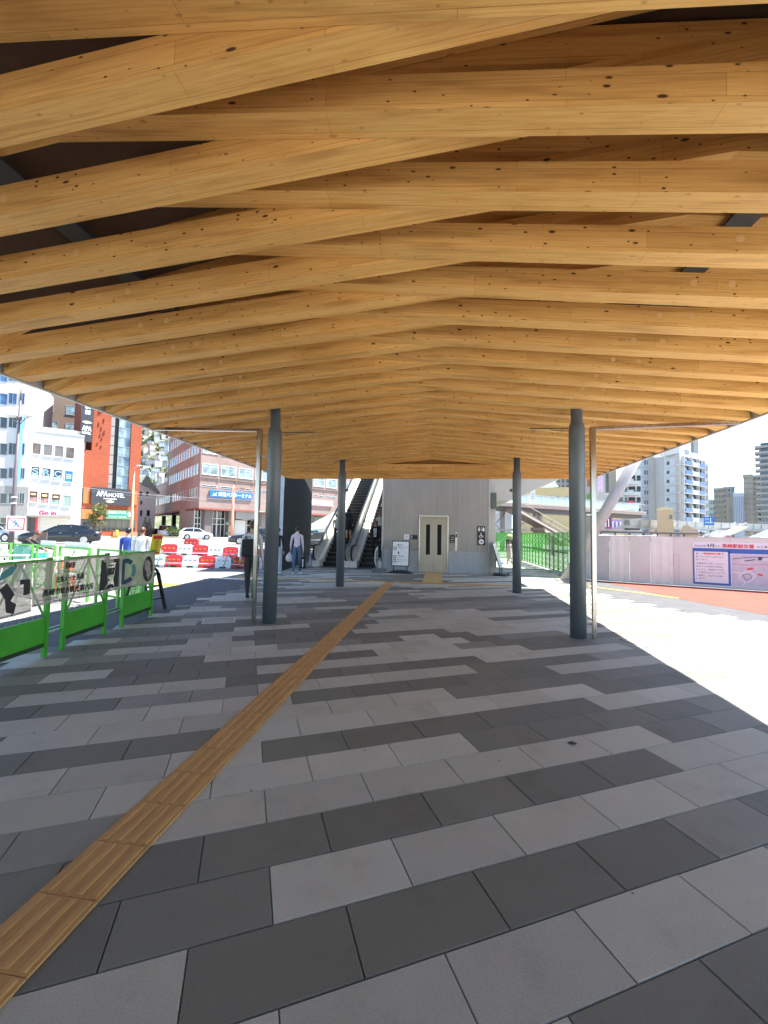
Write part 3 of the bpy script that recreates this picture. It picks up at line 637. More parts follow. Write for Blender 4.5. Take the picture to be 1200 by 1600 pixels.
# ------------------------------------------------------------------ escalators
ESD = mat('escalator_step', (.013, .013, .014), .45, .4, var=.3)
ESP = mat('escalator_panel', (.86, .84, .74), .35, .0, var=.05, scale=1.2)
ESG = clear('escalator_glass', (.74, .75, .68), .78, .12)
RUB = mat('handrail_rubber', (.012, .012, .013), .38)
TREAD = mat('tread_edge', (.10, .10, .10), .4, .6)
EY0 = 18.15
def ez(Y): return max(0.0, (Y-19.05))*.577
def escalator(name, lab, xa, xb, lskin, up):
    global t, T
    t = thing(name, lab, 'escalator', ((xa+xb)/2, EY0, 0), 0, 'escalators'); T = Matrix.Translation((-(xa+xb)/2, -EY0, 0))
    ia, ib = xa+.34, xb-.34; top = 6.3; YT = 19.05+top/.577
    b = MB(); b.box(ia, ib, EY0-.25, 19.05, -.01, .006); n = int(top/.2)
    for i in range(n):
        y = 19.05+i*.2/.577; b.box(ia, ib, y, y+.30, i*.2-.30, i*.2+.2, 0); b.box(ia+.02, ib-.02, y-.004, y+.015, i*.2+.172, i*.2+.204, 1)
    b.box(ia, ib, YT, YT+3, top-.3, top, 0)
    lp(b, 'steps', [ESD, TREAD])
    for s, (p0, p1) in ((-1, (xa, ia)), (1, (ib, xb))):
        m = (p0+p1)/2+s*.03
        prof = [(EY0, 0), (19.2, 0)]+[(YT, top-.09)]; 
        # skirting / deck board
        b = MB()
        b.prism([(p0, EY0+.25, 0), (p0, 19.1, 0), (p0, YT, top), (p0, YT, top+.36), (p0, 19.0, .36), (p0, EY0+.25, .28)], (p1-p0, 0, 0))
        lp(b, 'deck_board', ESP)
        b = MB(); hw = .012
        cap = [(m-hw, EY0+.10+.28*(1-cos(a)), .30+.0+.36*(1-cos(0))+.34*sin(a)) for a in (0,)]
        gp = [(m-hw, EY0+.35, .28), (m-hw, EY0+.05, .45), (m-hw, EY0-.02, .66), (m-hw, EY0+.06, .86), (m-hw, EY0+.22, .95), (m-hw, 19.0, .97), (m-hw, YT, top+.95), (m-hw, YT, top+.35), (m-hw, 19.0, .35)]
        b.prism(gp, (hw*2, 0, 0)); lp(b, 'balustrade', ESG)
        b = MB(); hp = [(m, EY0+.30, .30), (m, EY0+.05, .40), (m, EY0-.06, .62), (m, EY0-.02, .84), (m, EY0+.16, .99), (m, EY0+.45, 1.01), (m, 18.95, 1.01), (m, 19.3, 1.17), (m, YT, top+1.0)]
        b.tube(hp, .042, 10); lp(b, 'handrail', RUB)
        if (s < 0 and lskin):   # outer cladding on the open side, bluish shade put into its colour
            b = MB(); b.prism([(p0-.10, EY0+.1, .02), (p0-.10, 19.0, .02), (p0-.10, YT, top-.6), (p0-.10, YT, top+.62), (p0-.10, 19.0, .66), (p0-.10, EY0+.4, .66), (p0-.10, EY0+.1, .5)], (.09, 0, 0)); lp(b, 'side_cladding', mat('side_cladding_shade', (.50, .56, .66), .4, .0, var=.05))
    b = MB(); b.prism([(xa+.03, 19.3, -.02), (xa+.03, YT, top-.95), (xa+.03, YT, top-.32), (xa+.03, 19.3, .0)], (xb-xa-.06, 0, 0)); lp(b, 'truss_casing', ESP)
escalator('escalator', 'left escalator with blue-shaded outer cladding, carrying people up', -5.75, -4.02, True, True)
escalator('escalator', 'right escalator close against the lift tower, bringing people down', -4.0, -2.37, False, False)
# dark passage wall and roof above the escalators
b = MB(); b.box(-2.36, -2.34, 17.5, 22.1, 0, 7); 

# twin-post stand in front of the escalators
p = gr(593, 895); t = thing('post_stand', 'pair of steel posts on a grey block beside the escalator foot', 'barrier post', (p.x, p.y, 0)); T = Matrix.Identity(4)
GB = mat('grey_block', (.11, .13, .14), .7)
b = MB(); b.bbox(-.30, .26, -.15, .15, 0, .17, .012); b.build('base', GB, t)
for x in (-.10, .12): b = MB(); b.box(x-.028, x+.028, -.03, .03, .17, 1.06); b.build('post', mat('post_grey', (.20, .22, .23), .4, .5), t)
b = MB(); b.tube([(-.13, -.05, .25), (-.19, -.05, .5), (-.17, -.05, .85), (-.10, -.05, 1.0)], .025, 8); b.build('strap', mat('strap_pale', (.55, .56, .56), .4), t)

# sign stands
def sign_stand(name, lab, loc, rz, w, h, lean, draw, mats):
    t = thing(name, lab, 'sign stand', loc, rz, 'sign stands')
    m = Matrix.Rotation(lean, 3, 'X'); o = Vector((0, 0, .27))
    def P(x, y, z): return o+m@Vector((x, y, z))
    b = MB(); b.obox(P(-w/2, 0, 0), m@Vector((w, 0, 0)), m@Vector((0, .035, 0)), m@Vector((0, 0, h))); b.build('frame', BLK, t)
    b = MB(); b.obox(P(-w/2+.035, -.006, .035), m@Vector((w-.07, 0, 0)), m@Vector((0, .006, 0)), m@Vector((0, 0, h-.07)), 0); draw(b, P, m); b.build('panel', mats, t)
    for x in (-w*.38, w*.38): b = MB(); b.tube([P(x, .02, .02), (x, .03, .06)], .02, 8); b.build('leg', BLK, t)
    b = MB(); pts = [(-w*.72, .0), (-w*.55, .055), (-w*.3, .10), (0, .115), (w*.3, .10), (w*.55, .055), (w*.72, 0)]
    b.prism([(x, -.24, z) for x, z in pts], (0, .50, 0)); b.build('base', BLK, t)
    return t
def stand_draw(b, P, m):
    n = m@Vector((0, -1, 0)); ex = m@Vector((1, 0, 0)); ezv = m@Vector((0, 0, 1)); y = -.0075
    arr = lambda pts: b.add([P(x, y, z) for x, z in pts], [tuple(range(len(pts)))], 1)
    arr([(-.16, .85), (-.08, .885), (-.08, .86), (.08, .86), (.08, .84), (-.08, .84), (-.08, .815)])
    arr([(-.08, .60), (-.035, .53), (-.065, .53), (-.065, .47), (-.095, .47), (-.095, .53), (-.125, .53)])
    for z, w_ in ((.66, .10), (.31, .10), (.15, .12)):
        arr([(-.29, z), (-.17, z), (-.17, z+.12), (-.29, z+.12)])
        b.add([P(x, y-.001, zz) for x, zz in [(-.27, z+.03), (-.19, z+.03), (-.19, z+.09), (-.27, z+.09)]], [(0, 1, 2, 3)], 0)
    for z, s1, s2 in ((.735, '長崎駅バスのりば', 'Bus Terminal'), (.385, '長崎駅前電停', 'Tram Stop'), (.235, '県営バスターミナル', 'Ken-ei Bus Terminal')):
        letters(b, s1, P(-.12, y, z), ex, ezv, .40 if len(s1) > 6 else .24, .05, 1, n=n); letters(b, s2, P(-.12, y, z-.055), ex, ezv, .26, .035, 2, n=n)
p = gr(625, 895.5); sign_stand('sign_stand', 'upright white direction board with black arrows in a black frame left of the lift door', (p.x, p.y, 0), -.10, .72, 1.02, -.08, stand_draw, [SGW, SGB, mat('ink_grey', (.3, .3, .3))])
def pale_draw(b, P, m):
    y = -.0075
    for k, (z0, z1, mi) in enumerate(((.66, .96, 1), (.36, .64, 2), (.06, .34, 3))): b.add([P(x, y, z) for x, z in [(-.22, z0), (.22, z0), (.22, z1), (-.22, z1)]], [(0, 1, 2, 3)], mi)
p = gr(783, 899); sign_stand('sign_stand', 'sideways leaning board with pale yellow and blue face right of the lift tower', (p.x+.02, p.y, 0), radians(72), .62, 1.05, -.30, pale_draw, [SGW, mat('pale_yellow_print', (.72, .68, .42)), mat('pale_green_print', (.60, .66, .52)), mat('pale_blue_print', (.45, .62, .70))])

# ------------------------------------------------------------------ green folding gate, mesh fence, hoarding
GRN = mat('green_fence_paint', (.055, .37, .022), .45, var=.14, scale=3)
GRL = mat('pale_green_bar', (.35, .72, .30), .5, var=.1)
GRD = mat('dark_green_rail', (.02, .12, .025), .5)
GRM = clear('green_mesh_sheet', (.12, .66, .05), .60, .6)
t = thing('folding_gate', 'tall bright green folding site gate with lattice bars along the right walkway', 'gate', (5.17, 17.3, 0)); T = Matrix.Translation((-5.17, -17.3, 0))
GY0, GY1, NG = 17.32, 26.4, 13
for i in range(NG):
    a = GY0+(GY1-GY0)*i/NG; c = GY0+(GY1-GY0)*(i+1)/NG; xo = 5.17
    b = MB()
    for y in (a+.01, c-.05): b.box(xo-.02, xo+.02, y, y+.04, .06, 1.76, 0)
    for z in (.06, .86, .93, 1.70): b.box(xo-.018, xo+.018, a+.05, c-.05, z, z+.04, 0)
    for z0, z1 in ((.12, .86), (.98, 1.70)):
        for q in range(3):
            za = z0+(z1-z0)*q/3; zb = z0+(z1-z0)*(q+1)/3
            b.obox((xo-.012, a+.05, za), (0, c-a-.10, zb-za), (.008, 0, 0), (0, 0, .035), 1); b.obox((xo-.003, a+.05, zb), (0, c-a-.10, za-zb), (.008, 0, 0), (0, 0, .035), 1)
    b.quad((xo+.012, a+.05, .12), (xo+.012, c-.05, .12), (xo+.012, c-.05, 1.70), (xo+.012, a+.05, 1.70), 2)
    o = lp(b, 'panel', [GRN, GRL, GRM])
b = MB(); b.box(5.12, 5.15, GY0, GY1, .885, .925); lp(b, 'rail', GRD)
b = MB(); b.bbox(5.08, 5.15, 19.35, 19.55, .72, 1.62, .01); lp(b, 'lock_post', mat('lock_grey', (.30, .32, .31), .5))
t = thing('mesh_fence', 'green mesh site fence behind the children beyond the lift tower', 'fence', (3.6, 26.5, 0)); T = Matrix.Translation((-3.6, -26.5, 0))
for i in range(4):
    x0 = 2.0+.80*i; b = MB(); y = 26.55
    for x in (x0+.01, x0+.74): b.box(x, x+.045, y, y+.04, 0, 1.80, 0)
    for z in (.15, .85, 1.72): b.box(x0+.055, x0+.74, y, y+.04, z, z+.05, 0)
    b.obox((x0+.06, y+.01, .2), (.68, 0, .65), (0, .012, 0), (0, 0, .04), 1); b.obox((x0+.06, y+.025, .9), (.68, 0, .8), (0, .012, 0), (0, 0, .04), 1)
    b.quad((x0+.055, y+.04, .15), (x0+.74, y+.04, .15), (x0+.74, y+.04, 1.72), (x0+.055, y+.04, 1.72), 2)
    lp(b, 'panel', [GRN, GRL, GRM])

HA = Vector((5.05, 16.25, 0)); HB = Vector((10.0, 14.08, 0)); hd = (HB-HA).normalized(); hn = Vector((hd.y, -hd.x, 0))
t = thing('hoarding', 'long white site hoarding of flat panels along the red pavement', 'hoarding', HA); T = Matrix.Translation(-HA)
HW = mat('hoarding_white', (.62, .605, .58), .42, var=.05, scale=1.1); HW2 = mat('hoarding_sheet', (.70, .69, .66), .3, var=.05, scale=2.5); HG = mat('hoarding_grey', (.50, .48, .48), .45, var=.06)
hp = lambda u, n_, z: HA+hd*u+hn*n_+Vector((0, 0, z))
u = 0; widths = [.62, .55, .62, .62, .62, .62]+[.9]*10; k = 0
while u < 11.5:
    w = widths[min(k, len(widths)-1)]
    b = MB(); b.obox(hp(u+.004, 0, .0), hd*(w-.008), hn*-.04, (0, 0, 1.62)); lp(b, 'panel', HG if k in (0, 1) else HW)
    u += w; k += 1
b = MB(); b.obox(hp(0, .012, 1.60), hd*11.6, hn*-.065, (0, 0, .035)); b.obox(hp(0, .014, 0), hd*11.6, hn*-.068, (0, 0, .05)); lp(b, 'rail', HG)
for ua, ub in ((1.18, 1.76), (2.42, 3.05)):
    b = MB(); n = 8
    for i in range(n):
        u0 = ua+(ub-ua)*i/n; u1 = ua+(ub-ua)*(i+1)/n; w0 = .016+.006*sin(i*1.9); w1 = .016+.006*sin((i+1)*1.9)
        b.quad(hp(u0, w0, .02), hp(u1, w1, .02), hp(u1, w1, 1.61), hp(u0, w0, 1.61))
    lp(b, 'plastic_sheet', HW2)
b = MB(); b.obox(hp(3.06, .004, .05), hd*.012, hn*.006, (0, 0, .98)); b.obox(hp(3.20, .004, .05), hd*.012, hn*.006, (0, 0, .98)); b.obox(hp(3.06, .004, 1.02), hd*.15, hn*.006, (0, 0, .012)); lp(b, 'hatch', HG)
for u in (3.9, 4.9, 6.4): b = MB(); b.obox(hp(u, .0, 1.63), hd*.10, hn*-.05, (0, 0, .05)); lp(b, 'clamp', HG)

# construction notice on the hoarding
PBL = mat('poster_blue', (.02, .10, .42), .4); PWH = mat('poster_white', (.72, .70, .76), .4, var=.03); PRD = mat('poster_red', (.62, .05, .08), .4); PIN = mat('poster_ink', (.06, .06, .10), .5); PLV = mat('poster_map_grey', (.52, .50, .58), .5, var=.1); PPK = mat('poster_map_pink', (.70, .35, .38), .5)
b = MB(); U0, U1, Z0, Z1 = 3.58, 6.30, .10, 1.47
b.obox(hp(U0, .004, Z0), hd*(U1-U0), hn*.012, (0, 0, Z1-Z0), 1)
def pr(u0, u1, z0, z1, mi, l=0): 
    q = .0175+.0012*l; b.quad(hp(u0, q, z0), hp(u1, q, z0), hp(u1, q, z1), hp(u0, q, z1), mi)
pr(U0, U1, 1.20, 1.27, 0); pr(U0, U0+.96, Z0, 1.20, 0); pr(U0+.04, U0+.90, Z0+.06, 1.16, 1, 1); pr(U0+.90, U1, 1.12, 1.20, 0)
pr(U0+.98, U0+2.1, Z0+.02, 1.10, 4); pr(U0+2.15, U1, Z0+.02, 1.10, 5)
def pt(s, u, z, w, h, mi, l=2, bo=0): letters(b, s, hp(u, .0175+.0012*l, z), hd, (0, 0, 1), w, h, mi, bold=bo, n=hn)
pt('2025年', U0+.05, 1.31, .30, .07, 3); pt('4月', U0+.37, 1.30, .19, .11, 3, bo=.003); pt('から', U0+.58, 1.31, .13, .07, 3)
pt('長崎駅前交番', U0+.76, 1.295, .78, .125, 2, bo=.005); pt('の工事がはじまります', U0+1.60, 1.31, .85, .08, 3)
for i, s in enumerate(('新しく長崎駅前交番を', '建てるための工事がはじ', 'まります。', '交番建設工事にともない、', '通行できる場所が変更に', 'なるなど、期間中は大変', 'ご不便をおかけしますが、', 'ご理解とご協力をお願い', 'します。')):
    z = 1.06-.098*i-(.02 if i > 2 else 0); w = .78*len(s)/12
    if i == 0:
        pt('新しく', U0+.08, z, .19, .06, 3); pt('長崎駅前交番', U0+.28, z, .44, .07, 2, bo=.002); pt('を', U0+.74, z, .06, .06, 3)
    else: pt(s, U0+.08, z, w, .06, 3)
def mapline(pts, w, mi):
    for (u0, z0), (u1, z1) in zip(pts[:-1], pts[1:]):
        L_ = hypot(u1-u0, z1-z0); ax, az = -(z1-z0)/L_*w/2, (u1-u0)/L_*w/2; q = .0205
        b.quad(hp(U0+u0+ax, q, z0+az), hp(U0+u0-ax, q, z0-az), hp(U0+u1-ax, q, z1-az), hp(U0+u1+ax, q, z1+az), mi)
mapline([(1.0, .95), (1.5, 1.03), (2.08, 1.05)], .02, 3); mapline([(1.0, .80), (1.45, .78), (2.08, .86)], .012, 2); mapline([(1.3, .90), (1.55, .95)], .03, 3)
mapline([(1.02, .55), (1.2, .50), (1.15, .35), (1.3, .25), (1.25, .12)], .03, 1); mapline([(1.2, .50), (1.4, .60), (1.55, .45), (1.4, .25), (1.3, .25)], .03, 1)
mapline([(1.25, .46), (1.42, .50), (1.46, .38), (1.32, .30), (1.25, .46)], .012, 3); mapline([(1.35, .64), (1.5, .68)], .06, 2); mapline([(1.6, .50), (1.72, .48)], .06, 2); mapline([(1.7, .95), (2.0, .97)], .03, 1)
mapline([(1.62, .98), (1.72, .98)], .09, 3)
tag(b.build('construction_notice', [PBL, PWH, PRD, PIN, PLV, PPK]), 'large blue and white police box construction notice with red heading on the hoarding', 'notice')
# ------------------------------------------------------------------ near green mesh fence with its banners
NA, NB = Vector((-4.42, 2.9, 0)), Vector((-5.12, 6.84, 0)); nd = (NB-NA).normalized(); nn = Vector((nd.y, -nd.x, 0))   # nn points to the walkway
np_ = lambda u, n, z: NA+nd*u+nn*n+Vector((0, 0, z))
def lattice(mb, P, u0, u1, z0, z1, w, mi, step=.09, n=0.0):
    """diagonal wire mesh both ways, clipped to the panel"""
    hgt = z1-z0; du, dv = None, None
    a = u0-hgt
    while a < u1:
        for s in (1, -1):
            pts = []
            ua, za, ub, zb = (a, z0, a+hgt, z1) if s > 0 else (a, z1, a+hgt, z0)
            if ub <= u0 or ua >= u1: continue
            if ua < u0: za += (zb-za)*(u0-ua)/(ub-ua); ua = u0
            if ub > u1: zb = za+(zb-za)*(u1-ua)/(ub-ua); ub = u1
            p, q = P(ua, n, za), P(ub, n, zb); d = (q-p)
            if d.length < .02: continue
            up = Vector((0, 0, w)) ; mb.add([p, q, q+up, p+up], [(0, 1, 2, 3)], mi)
        a += step
WIRE = mat('galvanised_wire', (.45, .50, .46), .5, .5)
def near_panel(u0, u1, lab, grp):
    o0 = np_(u0, 0, 0); t = thing('mesh_fence', lab, 'fence', o0, 0, grp); P = lambda u, n, z: np_(u, n, z)-o0
    for u in (u0, u1-.05):
        b = MB(); b.obox(P(u, -.022, 0), nd*.05, nn*.044, (0, 0, 1.19)); b.build('post', GRN, t)
    b = MB(); b.obox(P(u0+.052, -.012, .17), nd*(u1-u0-.104), nn*.024, (0, 0, .28)); b.build('kick_board', GRN, t)
    b = MB(); b.obox(P(u0+.052, -.015, 1.14), nd*(u1-u0-.104), nn*.03, (0, 0, .035)); b.obox(P(u0+.052, -.015, .452), nd*(u1-u0-.104), nn*.03, (0, 0, .02)); b.build('rail', GRN, t)
    b = MB(); um = (u0+u1)/2
    for ua, ub in ((u0+.06, um), (u1-.06, um)):
        p, q = P(ua, -.012, .47), P(ub, -.012, 1.13); b.obox(p, q-p, nn*.008, nd*.03)
    b.build('brace', GRN, t)
    b = MB(); lattice(b, P, u0+.055, u1-.055, .475, 1.135, .0035, 0); b.build('wire_mesh', WIRE, t)
    b = MB(); b.obox(P(u0+.052, -.010, .12), nd*(u1-u0-.104), nn*.02, (0, 0, .045)); b.build('bottom_fringe', mat('dark_fringe', (.02, .05, .015), .8), t)
near_panel(-.55, .35, 'green mesh fence panel nearest the camera at the picture edge', 'green mesh fence panels beside the walkway')
near_panel(.70, 1.60, 'green mesh fence panel under the left half of the banner with the train picture', 'green mesh fence panels beside the walkway')
near_panel(1.84, 2.72, 'green mesh fence panel in the middle of the row below the train picture banner', 'green mesh fence panels beside the walkway')
near_panel(3.12, 4.05, 'green mesh fence panel at the far end of the row, below the question mark', 'green mesh fence panels beside the walkway')
b = MB(); b.tube([np_(-.6, -.05, .26), np_(4.1, -.05, .26)], .017, 8); b.tube([np_(1.2, -.35, .20), np_(3.6, -.22, .25)], .02, 8)
tag(b.build('scaffold_tube', mat('zinc_tube', (.58, .60, .60), .35, .8)), 'thin grey scaffold tubes laid behind the green fence panels', 'pipe')
BAN = clear('banner_net', (.52, .47, .39), .72, .85); BHEM = mat('banner_hem', (.42, .38, .33), .85); BIN = mat('banner_ink', (.04, .04, .042), .8); BTE = mat('banner_navy', (.03, .075, .12), .8); BTL = mat('banner_teal', (.08, .26, .26), .8)
def banner(u0, u1, zf0, zf1, draw, lab, nseg=26):
    b = MB(); o0 = np_(u0, 0, 0)
    wav = lambda u, f: .032+.010*sin(u*5.1)+.006*sin(u*11.7+f*3)
    zb = lambda u: zf0(u)+.012*sin(u*4.3+1); zt = lambda u: zf1(u)+.006*sin(u*6.1)
    def S(u, f, l=0): return np_(u, wav(u, f)+.0016*l, zb(u)+(zt(u)-zb(u))*f)-o0
    for i in range(nseg):
        a, c = u0+(u1-u0)*i/nseg, u0+(u1-u0)*(i+1)/nseg
        for j in range(6):
            f0, f1 = j/6, (j+1)/6; b.add([S(a, f0), S(c, f0), S(c, f1), S(a, f1)], [(0, 1, 2, 3)], 0, True)
        for f0, f1 in ((0, .045), (.955, 1)): b.add([S(a, f0, 1), S(c, f0, 1), S(c, f1, 1), S(a, f1, 1)], [(0, 1, 2, 3)], 1)
    for u in np.arange(u0+.04, u1, .38):
        for f in (.022, .978):
            c = S(u, f, 2); b.add([c+nd*.011*cos(q)+Vector((0, 0, .011*sin(q))) for q in np.linspace(0, 2*pi, 9)[:-1]], [tuple(range(8))], 2)
    def T(txt, u, f, w, h, mi, bold=0):
        v, fc = text_polys(txt); lo = v.min(0); sp = np.maximum(v.max(0)-lo, 1e-6)
        for k, (dx, dz) in enumerate([(0, 0)] if not bold else [(0, 0), (bold, 0), (-bold, 0), (0, bold*2), (0, -bold*2)]):
            b.add([S(u+(a-lo[0])/sp[0]*w+dx, f+(c-lo[1])/sp[1]*h+dz, 2+.3*k) for a, c in v], fc, mi)
    def G(pts, mi, l=2): b.add([S(u, f, l) for u, f in pts], [tuple(range(len(pts)))], mi)
    draw(T, G)
    o = b.build('banner', [BAN, BHEM, BIN, BTE, BTL], loc=o0); tag(o, lab, 'banner')
def ban_main(T, G):
    T('長崎駅', 1.80, .77, .18, .16, 2, .003); T('Nagasaki Station', 1.78, .69, .24, .045, 2)
    T('出島メッセ長崎', 1.64, .46, .52, .15, 2, .003); T('DEJIMA MESSE NAGASAKI', 1.70, .375, .42, .05, 2)
    T('長崎市総合観光案内所', 1.44, .175, .93, .16, 2, .004); T('NAGASAKI CITY TOURIST INFORMATION', 1.46, .075, .92, .06, 2)
    # tram picture
    sq = [(2.50, .06), (2.94, .06), (2.94, .90), (2.50, .90)]
    G([(2.50, .08), (2.60, .08), (2.66, .28), (2.60, .80), (2.50, .90)], 2); G([(2.94, .08), (2.84, .08), (2.79, .28), (2.85, .80), (2.94, .90)], 2)
    G([(2.50, .90), (2.94, .90), (2.94, .83), (2.84, .80), (2.60, .80), (2.50, .83)], 2)
    G([(2.64, .46), (2.80, .46), (2.82, .66), (2.63, .66)], 2); G([(2.66, .71), (2.79, .71), (2.79, .75), (2.66, .75)], 2)
    G([(2.60, .08), (2.68, .20), (2.77, .20), (2.84, .08)], 2); G([(2.675, .30), (2.70, .30), (2.70, .37), (2.675, .37)], 2, 2.5)
    # D emblem of arcs
    cx, cf = 3.10, .47
    G([(3.02, .10), (3.10, .10), (3.10, .86), (3.02, .86)], 3)
    def arc(a0, a1, mi, k=9):
        o = [(3.08+.36*cos(q), .48+.39*sin(q)) for q in np.linspace(a0, a1, k)]; i = [(3.08+.235*cos(q), .48+.255*sin(q)) for q in np.linspace(a1, a0, k)]
        for m in range(k-1): G([o[m], o[m+1], i[k-2-m], i[k-1-m]], mi)
    arc(pi/2, .75, 3); arc(.55, -.55, 4); arc(-.75, -pi/2, 3)
    # question mark in a disc
    G([(3.79+.155*cos(q), .49+.40*sin(q)) for q in np.linspace(0, 2*pi, 33)[:-1]], 2)
    v, fc = text_polys('?'); 
    T('?', 3.735, .25, .12, .48, 1, .003)
banner(1.30, 4.02, lambda u: .62-.01*(u-2.6), lambda u: 1.155, ban_main, 'beige see-through banner with train, D emblem and question mark signs on the green fence')
def ban_left(T, G):
    G([(.98, .10), (1.07, .04), (1.09, .22), (1.02, .30), (1.06, .42), (.96, .66), (.88, .55), (.95, .36)], 2); G([(1.17, .36), (1.26, .36), (1.26, .66), (1.12, .68), (1.12, .58), (1.17, .58)], 2)
    G([(.86, .70), (1.0, .80), (1.08, .95), (1.0, .97), (.88, .86)], 4); G([(.4, .2), (.6, .2), (.6, .6), (.4, .6)], 2)
banner(.25, 1.285, lambda u: .59, lambda u: 1.15, ban_left, 'beige see-through banner with black and teal shapes at the left picture edge', 12)

# yellow notice clipped to the fence end, teal post foot
def slab_sign(name, lab, cat, c, ex, ezv, w, h, mats, draw, th=.02, group=None):
    ex, ezv = Vector(ex).normalized(), Vector(ezv).normalized(); n = ex.cross(ezv); o = Vector(c)-ex*w/2-ezv*h/2; b = MB()
    b.obox(Vector((0, 0, 0)), ex*w, n*-th, ezv*h, 0)
    def Q(x0, x1, z0, z1, mi, l=1): q = n*.0015*l; b.add([ex*x0+ezv*z0+q, ex*x1+ezv*z0+q, ex*x1+ezv*z1+q, ex*x0+ezv*z1+q], [(0, 1, 2, 3)], mi)
    def T(s, x, z, ww, hh, mi, bo=0, l=2): letters(b, s, ex*x+ezv*z+n*.0015*l, ex, ezv, ww, hh, mi, bold=bo, n=n)
    draw(Q, T, b, ex, ezv, n)
    return tag(b.build(name, mats, loc=o), lab, cat, group)
YS = mat('yellow_sign', (.80, .62, .03), .4); RS = mat('red_sign', (.60, .04, .04), .4)
def ysign(Q, T, b, ex, ezv, n):
    Q(.02, .18, .29, .36, 1); Q(.02, .18, .02, .05, 1)
    for i, s in enumerate('足元注意'): T(s, .055, .225-.058*i, .09, .05, 2)
slab_sign('warning_sign', 'tilted yellow warning sign with red band clipped to the green fence end', 'sign', np_(4.12, .0, 1.28), nd*.8+nn*.5, Vector((.18, -.02, 1)), .20, .38, [YS, RS, BIN], ysign)
t = thing('barrier_post', 'pale rounded barrier post with a teal foot behind the fence end', 'post', np_(4.22, -.12, 0)); 
b = MB(); b.tube([(0, 0, .78), (0, 0, .92), (0, 0, 1.1), (0, 0, 1.14)], [.06, .05, .04, .02], 14); b.build('sleeve', mat('pale_sleeve', (.55, .58, .57), .5), t)
b = MB(); b.ball((0, 0, .72), (.085, .085, .06)); b.build('teal_ball', mat('teal_plastic', (.03, .25, .22), .35), t)
b = MB(); b.tube([(0, 0, 0), (0, 0, .68)], .022, 10); b.build('stem', dst, t)

# black step ladder standing behind the fence end
p = gr(258, 957); t = thing('step_ladder', 'black arched step ladder standing at the end of the green fence', 'ladder', (p.x-.46, p.y+.10, 0), radians(-4))
LAD = mat('black_ladder', (.016, .017, .018), .4, .5)
for y, sgn in ((-.20, -1), (.20, 1)):
    b = MB(); b.obox((.02, y-.02, .70), (.20, 0, -.70), (0, .04, 0), (.055, 0, .012)); b.obox((-.14, y-.02, .70), (-.20, 0, -.70), (0, .04, 0), (-.055, 0, .012)); b.build('side_rail', LAD, t)
b = MB()
for y in (-.20, .20):
    b.tube([(.045, y, .69), (.03, y, .74), (-.01, y, .775), (-.06, y, .785), (-.11, y, .775), (-.15, y, .74), (-.165, y, .69)], .026, 8)
b.build('arch', LAD, t)
for z in (.22, .45):
    b = MB(); x = .24-.20*z/.70; b.box(x-.05, x+.03, -.20, .20, z, z+.025); b.build('tread', LAD, t); b = MB(); b.box(-x-.13, -x-.10, -.20, .20, z, z+.02); b.build('tread', LAD, t)
b = MB(); b.box(-.15, .03, -.20, .20, .69, .715); b.build('top_step', LAD, t)

# ------------------------------------------------------------------ farther green fences, beyond the corner
def far_panel(A, B_, h, lab, sheetm, grp, board=None):
    A, B_ = Vector((A[0], A[1], 0)), Vector((B_[0], B_[1], 0)); d = (B_-A); L_ = d.length; d.normalize(); n = Vector((d.y, -d.x, 0))
    t = thing('site_fence', lab, 'fence', A, 0, grp); P = lambda u, n_, z: d*u+n*n_+Vector((0, 0, z))
    for u in (0, L_-.05): b = MB(); b.obox(P(u, -.02, 0), d*.05, n*.04, (0, 0, h)); b.build('post', GRF, t)
    b = MB()
    for z in (.18, h*.5, h-.05): b.obox(P(.052, -.015, z), d*(L_-.104), n*.03, (0, 0, .04))
    b.build('rail', GRF, t)
    b = MB()
    for k in range(2):
        ua, ub = .06+(L_-.12)*k/2, .06+(L_-.12)*(k+1)/2
        b.obox(P(ua, -.008, .24), P(ub-ua, 0, h-.32), n*.008, d*.025); b.obox(P(ub, .004, .24), P(ua-ub, 0, h-.32), n*.008, d*.025)
    b.build('brace', GRD if sheetm else GRF, t)
    if sheetm: b = MB(); b.obox(P(.052, -.03, .2), d*(L_-.104), n*.004, (0, 0, h-.26)); b.build('mesh_sheet', sheetm, t)
    if board: b = MB(); b.obox(P(L_*.12, .03, h-.06), d*(L_*.76), n*.012, (0, 0, .16)); b.build('white_board', SGW, t)
    return t
GRF = mat('lime_fence_paint', (.10, .48, .05), .45, var=.12); TSH = clear('teal_sheet', (.10, .50, .36), .7, .5)
fc = at(238, 890, 7.6); fl = at(-60, 880, 12.5)
FCo, FLe = Vector((fc.x, fc.y)), Vector((fl.x, fl.y))
spots = [(0.02, .10), (.11, .20), (.23, .37), (.39, .49), (.51, .62), (.64, .76), (.80, .98)]
labs = ['short green fence panel right behind the fence corner, below the two walkers', 'green fence panel left of the walkers with pale sheeting behind it', 'green fence panel with a white board on top, right of the orange cones', 'green fence panel with crossed bars in front of the orange cones', 'green fence panel with dense teal sheeting left of the orange cones', 'green fence panel in front of the crouching cyclist', 'green open fence panel at the far left behind the banner']
for (f0, f1), lb, sh, bd in zip(spots, labs, (GRM, None, None, None, TSH, None, None), (0, 0, 1, 1, 0, 0, 0)):
    far_panel(FCo.lerp(FLe, f0), FCo.lerp(FLe, f1), 1.15, lb, sh, 'green fence panels beyond the corner', bd)
TUBE = mat('white_tube', (.72, .72, .70), .35, .3)
